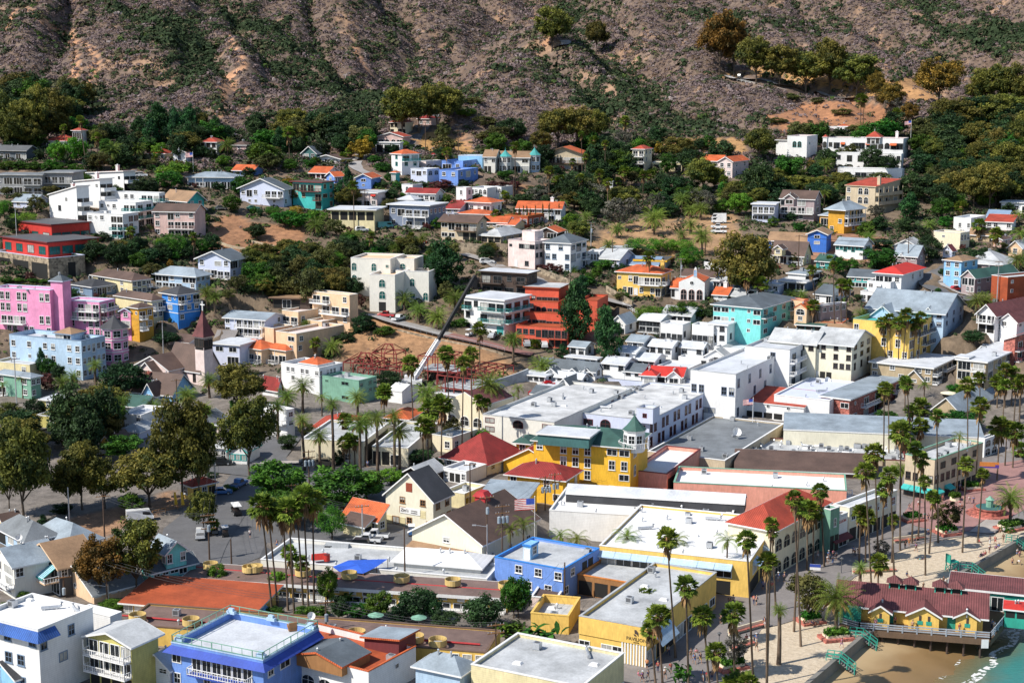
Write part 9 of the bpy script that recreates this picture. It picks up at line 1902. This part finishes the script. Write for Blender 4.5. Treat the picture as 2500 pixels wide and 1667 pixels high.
def person(x,y,deg,pose,shirt,pants,label,hat=None,z=None,hair='brown',shorts=True):
 P=gz(tx(x),ty(y))if z is None else at_z(tx(x),ty(y),z);o=empty_at('person',P,R(deg),label,'person','people on the waterfront')
 V,F,N,own,J=fig(pose)
 link('body',cached(('body',pose),lambda:sub_mesh('body',V,F,N,own,lambda n,t:True,0,'skin')),o)
 up=lambda n,t:n in TORSO or(n.startswith('el')and t<.75)or(n.startswith('hp')and t<.5)
 lo=lambda n,t:n.startswith('hp')or(n=='ch' and t<.25)or(n.startswith('kn')and(t<.85 or not shorts))or(not shorts and n.startswith('an')and t<.85)
 if shirt:link('shirt',cached(('shirt',pose,shirt),lambda:sub_mesh('shirt',V,F,N,own,up,.018,cm(shirt))),o)
 link('trousers' if not shorts else 'shorts',cached(('pants',pose,pants,shorts),lambda:sub_mesh('trousers',V,F,N,own,lo,.012,cm(pants))),o)
 hd=J['hd'][0];f=-1
 def head():
  mb=MB();h=J['hd2'][0];c=(hd+h)/2
  return None
 hr=lambda n,t:n=='hd2' or(n=='hd' and t>.75)
 def hairm():
  keep=sub_mesh('hair',V,F,N,own,hr,.014,cm(hair));return keep
 h=link('hair',cached(('hair',pose,hair),hairm),o)

 def face():
  mb=MB();c=hd+Vector((0,-.095 if pose!='lie' else 0,.01))if pose!='lie' else hd+Vector((0,.02,.10))
  if pose!='lie':mb.prism([(c.x-.014,c.y),(c.x+.014,c.y),(c.x+.008,c.y-.03),(c.x-.008,c.y-.03)],c.z-.02,c.z+.03)
  return mb.mesh('nose','skin')if mb.f else MB().box(c.x-.01,c.x+.01,c.y-.01,c.y+.01,c.z-.01,c.z+.02).mesh('nose','skin')
 fo=link('nose',cached(('nose',pose),face),o)
 def eyes():
  mb=MB();c=hd
  for s in(-1,1):
   if pose!='lie':mb.box(c.x+s*.036-.013,c.x+s*.036+.013,c.y-.105,c.y-.09,c.z+.02,c.z+.035)
   else:mb.box(c.x+s*.036-.013,c.x+s*.036+.013,c.y+.04,c.y+.055,c.z+.09,c.z+.105)
  if pose!='lie':mb.box(c.x-.025,c.x+.025,c.y-.10,c.y-.085,c.z-.045,c.z-.035)
  return mb.mesh('eyes_and_mouth','dbrown')
 link('eyes_and_mouth',cached(('eyes',pose),eyes),o)
 if hat:
  t=J['hd2'][0];link('hat',cached(('hat',pose,hat),lambda:MB().cyl(t.x,t.y,t.z-.01,t.z+.01,.19,.19,12).cyl(t.x,t.y,t.z+.01,t.z+.11,.115,.09,12).mesh('hat',cm(hat))),o)
 return o
def people():
 tile(1240,1247)
 L=[(1440,1300,200,'walk','white','navy',None,'man in a white shirt walking past the ribbed white wall of the pavilion hotel'),(1245,1420,150,'stand','orange','black',None,'person in an orange top beside the railing at the pavilion hotel corner'),(1205,1540,30,'walk','purple','navy','white','person in a purple top nearest the bottom edge by the cafe rail'),(1255,1530,40,'walk','navy','gray',None,'person in navy with a rucksack beside the purple top'),(1410,1510,190,'walk','white','black','white','person with a white hat and black shorts in the middle of the lower promenade'),
         (1460,1460,200,'stand','red','gray',None,'person in red left of the tall cactus'),(1345,1450,180,'stand','red','navy',None,'person in a dark red top half behind the paired palm trunks'),(1640,1330,10,'stand','gray','khaki',None,'woman in grey on the left of the group of four by the palm'),(1672,1375,15,'walk','blue','blue',None,'person dressed all in blue, second of the group of four'),(1690,1330,0,'stand','pink','white',None,'person in pink behind the blue dressed one'),(1725,1370,20,'walk','navy','yellow',None,'woman with a yellow skirt on the right of the group of four'),
         (1745,1530,180,'walk','blue','white',None,'person in a blue top near the bin at the lower edge'),(1790,1540,180,'walk','red','khaki',None,'person in a bright red top at the lower edge'),(1830,1530,170,'stand','black','navy',None,'person in black right of the bright red top'),(2230,1260,200,'walk','brown','black','tan','person with a brown bag walking alone down the sand path'),(2228,1200,190,'stand','blue','white','white','person in pale blue with a cap near the red seat'),(2300,1050,180,'walk','navy','white',None,'man in navy walking beside the palm on the open pavement'),
         (2085,1050,150,'stand','blue','white',None,'person in a bright blue shirt at the top of the curved seat'),(2035,1060,170,'stand','red','gray',None,'person in red behind the small palm'),(2000,1080,160,'stand','white','navy',None,'person in white among the small palm fronds'),(1910,1020,180,'stand','black','black',None,'person in black at the end of the white hoarding'),(2205,845,150,'walk','red','navy',None,'couple member in a red shirt on the upper pavement'),(2228,850,150,'walk','navy','black',None,'couple member in navy on the upper pavement'),
         (1985,860,170,'stand','black','navy',None,'person standing left of the cafe entrance'),(2020,850,170,'stand','gray','black','black','person in a dark cap at the cafe entrance'),(2285,700,170,'stand','blue','white',None,'person in light blue under the striped corner awning'),(1170,1510,90,'sit','pink','pink',None,'seated person in pink at the cafe rail'),(2140,1180,200,'sit','red','navy',None,'person in red sitting on the curved seat'),(2170,1190,200,'sit','white','gray',None,'person in white sitting on the curved seat')]
 for i,(x,y,d,p,s,q,h,lab)in enumerate(L):person(x,y,d,p,s,q,lab,h,hair=['brown','black','tan','brown'][i%4],shorts=i%3!=0)
 tile(1860,1247)
 L=[(20,1045,180,'walk','navy','white',None,None,'person in navy striding at the left edge of the sand'),(715,1235,30,'walk','pink','purple',None,None,'child in pink and purple walking below the planter'),(1320,320,0,'stand','orange','orange',None,None,'person in orange among the palm trunks'),(1285,345,0,'stand','black','black',None,None,'person in black beside the red brick post'),(1370,300,0,'stand','teal','navy',None,None,'person in a turquoise shirt by the leaning palm'),(1382,370,20,'walk','purple','black',None,None,'person with a pushchair in dark purple'),(1495,230,10,'stand','blue','navy',None,None,'person in blue near the bin at the plaza'),
         (1430,440,100,'lie','teal','navy',None,None,'sunbather lying on the pale sand'),(1300,610,40,'sit','blue','navy',None,None,'person in a blue beach chair on the sand'),(1258,705,180,'stand','black','navy',None,None,'person in black behind the first cupola'),(1445,720,30,'walk','brown','black',None,3.1,'person with a long brown dress carrying a bag on the sand'),(1560,700,60,'sit','red','brown',None,3.1,'person in red sitting near the third cupola'),(1465,765,30,'sit','white','white',None,3.1,'person in white just behind the pier roof ridge'),(1960,640,0,'stand','teal','black',None,1.4,'person in teal standing on the wet sand'),
         (2180,690,150,'stand','purple','navy',None,.5,'one of a pair wading, dressed in purple'),(2192,680,150,'stand','navy','navy',None,.5,'one of a pair wading, dressed in navy'),(2293,700,20,'stand','white','black',None,.4,'person in white wading alone'),(2245,495,0,'stand',None,'navy',None,.9,'bare chested man in navy shorts on the wet sand'),(2288,495,60,'bend','white','black',None,.8,'person bending down in the shallows'),(2310,430,30,'stand','pink','navy',None,.9,'child in pink at the waterline'),(2288,410,30,'stand','white','blue',None,1.0,'child in white at the waterline'),
         (2045,300,200,'stand','gray','white',None,3.1,'person in grey standing near the sea wall'),(2093,300,180,'walk','red','red',None,3.1,'person all in red near the steps'),(2040,375,20,'stand','white','navy',None,3.1,'person in white leaning by the sea wall'),(1950,305,80,'sit','red','navy',None,3.1,'child in red sitting on the sand'),(2165,280,200,'stand','brown','tan',None,3.1,'person in brown below the planter'),(1965,430,200,'sit','navy','blue',None,3.45,'person in navy seated on the sea wall, left of four'),(1985,425,200,'sit','pink','navy',None,3.45,'person in pink seated on the sea wall'),(2005,415,200,'sit','red','brown',None,3.45,'person in red seated on the sea wall'),(2100,360,190,'sit','purple','navy',None,3.45,'person in purple seated farther along the sea wall'),(2160,370,190,'stand','blue','white',None,1.5,'person in a blue and white shirt below the wall'),(2125,345,190,'sit','blue','navy',None,3.45,'person in blue seated beside the purple one'),(2140,210,180,'sit','brown','black',None,3.5,'dark dressed person on the planter ledge, left one'),(2170,200,180,'sit','white','navy',None,3.5,'person in white on the planter ledge'),
         (1725,595,200,'sit','navy','navy',None,3.45,'person in navy seated on the sea wall below the lifeguard chair'),(1740,580,200,'sit','red','navy',None,3.45,'person in red seated on the sea wall below the lifeguard chair'),(1630,650,200,'sit','black','black',None,3.4,'person in black seated on the sea wall nearest the cupolas'),(1650,665,200,'sit','white','tan',None,3.4,'person in white seated on the sea wall nearest the cupolas'),
         (1018,1055,150,'stand','pink','purple',None,3.37,'person in pink at the pier railing, left one'),(1350,1070,160,'walk','tan','brown','tan',3.37,'man in a tan hat walking along the pier'),(1770,1095,20,'stand','red','white',None,3.37,'person in red leaning on the pier railing'),(1195,1030,200,'stand','red','black',None,3.37,'person at the first teal door of the pier building'),(2060,1060,120,'stand','blue','navy',None,3.37,'person in light blue at the pier corner'),(2080,1075,120,'stand','white','tan',None,3.37,'person in white at the pier corner'),
         (380,1040,180,'sit','brown','navy',None,None,'person in brown seated under the wide olive tree, left one'),(455,1050,190,'sit','navy','black',None,None,'person in navy seated under the wide olive tree'),(500,1045,200,'sit','gray','black',None,None,'person in grey seated under the wide olive tree'),(590,480,10,'stand','white','white',None,None,'person in white left of the banner group'),(635,480,10,'stand','white','blue',None,None,'person in white and blue beside the promenade lamp'),(665,445,10,'stand','white','navy',None,None,'person in white behind the promenade lamp'),(597,440,20,'stand','blue','white','white',None,'person in blue with a white hat in the shaded promenade'),(640,430,20,'stand','pink','navy',None,None,'person in pink in the shaded promenade'),(500,430,20,'walk','gray','white',None,None,'person in grey under the shop awning'),(820,400,180,'walk','blue','navy',None,None,'person in blue walking in the promenade shade'),(835,410,180,'walk','white','black',None,None,'person in white pushing a pram in the promenade shade'),(865,410,170,'walk','black','gray',None,None,'person in black beside the pram'),(145,640,160,'stand','blue','white','white',None,'person in blue with a pale hat at the left palms'),(200,640,160,'stand','navy','black','tan',None,'person with a straw hat at the left palms'),(88,720,170,'stand','red','khaki',None,None,'person in red near the left palms'),(10,710,170,'stand','blue','navy',None,None,'person in pale blue at the street corner'),(1685,225,190,'sit','blue','white',None,None,'person in blue seated under the gnarled olive tree'),(1650,230,190,'sit','red','black',None,None,'person in dark red seated under the gnarled olive tree')]
 for i,(x,y,d,p,s,q,h,z,lab)in enumerate(L):person(x,y,d,p,s,q,lab,h,z,['brown','black','tan','brown'][i%4],i%3!=0)
 tile(1860,920)
 L=[(1620,1130,20,'stand','red','brown','person in dark red beside the eight sided planter'),(1815,1140,10,'walk','skin','khaki','bare armed person left of three before the fountain'),(1860,1140,10,'walk','white','gray','person in white in the middle of three before the fountain'),(1898,1145,10,'stand','blue','navy','person in blue on the right of three before the fountain'),(1772,1175,0,'walk','pink','white','person in pink crossing the brick plaza'),(1795,1215,0,'stand','red','navy','person in magenta red on the brick plaza'),(1812,1225,0,'stand','navy','gray','person in navy beside the magenta one'),(2110,1165,180,'walk','gray','khaki','person in grey behind the fountain'),(1740,1010,10,'stand','navy','navy','person in navy under the street corner lamp'),(1775,1020,10,'stand','blue','navy','person in blue under the street corner lamp'),(1405,1180,10,'walk','white','red','person in white and red in the palm shade'),(1460,1290,10,'stand','teal','gray','person in pale teal by the shaded planter'),(1490,1300,10,'stand','navy','navy','person in navy by the shaded planter'),(1320,1190,0,'sit','navy','navy','person seated at the shaded planter')]
 for i,(x,y,d,p,s,q,lab)in enumerate(L):person(x,y,d,p,s,q,lab,None,None,['brown','black','tan'][i%3],i%2==0)
 tile(0,920);person(2245,1450,200,'stand','white','navy','person in white standing in the parking lot');tile(620,1247);person(205,310,180,'walk','navy','blue','person in blue walking across the parking lot');tile(620,920);person(1020,820,180,'stand','blue','navy','person in blue at the library entrance')
# ---------------------------------------------------------------- labels for the plants, from what stands beside them
NUM={2:'two',3:'three',4:'four',5:'five',6:'six',7:'seven',8:'eight',9:'nine',10:'ten',11:'eleven',12:'twelve'}
ORD=['leftmost','second from left','third from left','fourth from left','fifth from left','sixth from left','seventh from left','eighth from left','ninth from left','tenth from left','eleventh from left','twelfth from left']
def label_plants():
 lm=[(v['short'],v['box'])for v in BLD]
 lm+=[('lifeguard chair on the sand',(2305,1365,2340,1395)),('brick fountain on the plaza',(2380,1220,2450,1265)),('sea wall on the near sand',(1960,1560,2100,1667)),('hillside road',(1775,180,2000,235)),('bend of the hilltop road',(1350,100,1400,130)),('parking lot tram',(555,1220,600,1258)),('steel frames',(840,850,1000,920)),('mobile crane',(1000,850,1040,940)),('dirt valley',(1500,540,1700,600)),('curved promenade seat',(1805,1520,1850,1560)),('banner on the promenade',(1975,1370,2005,1395)),('bare dug out bank',(900,800,1150,870)),('park kiosk',(445,1165,530,1225))]
 used={}
 hs={}
 for(o,x,y,d,h,k,P)in THINGS:hs.setdefault(k,[]).append(h)
 q={k:(np.percentile(v,30),np.percentile(v,75))for k,v in hs.items()}
 for T in THINGS:
  o,x,y,d,h,k,P=T;best=None
  for nm,bx in lm:
   dx=max(bx[0]-x,0,x-bx[2]);dy=max(bx[1]-y,0,y-bx[3])*1.4;D=math.hypot(dx,dy)+.05*math.hypot((bx[0]+bx[2])/2-x,(bx[1]+bx[3])/2-y)
   if best is None or D<best[0]:best=(D,nm,bx)
  _,nm,bx=best;far=max(bx[0]-x,0,x-bx[2])>60 or max(bx[1]-y,0)>50
  if x<bx[0]-2:rel='left of the' if not far else 'well left of the'
  elif x>bx[2]+2:rel='right of the' if not far else 'well right of the'
  elif y>bx[3]-4:rel='in front of the'
  elif y<bx[1]+4 and far:rel='up the slope behind the'
  else:rel='close behind the' if y<(bx[1]+bx[3])/2 else 'beside the front of the'
  a,c=q[k];size='tall' if h>c else 'small' if h<a else ''
  used.setdefault((size+' '+d).strip()+' '+rel+' '+nm,[]).append((x,T))
 for lab,L in used.items():
  L.sort(key=lambda e:e[0]);n=len(L)
  for i,(x,T)in enumerate(L):
   t=lab
   if n==2:t=('left one of two, ' if i==0 else 'right one of two, ')+lab
   elif n>2:t=(ORD[i]if i<n-1 or n>12 else 'rightmost')+' of '+NUM.get(n,'many')+', '+lab
   w=t.split();T[0]['label']=' '.join(w[:16])
site();pier();works();build_ground();vegetation();vehicles();poles();things();people();label_plants()
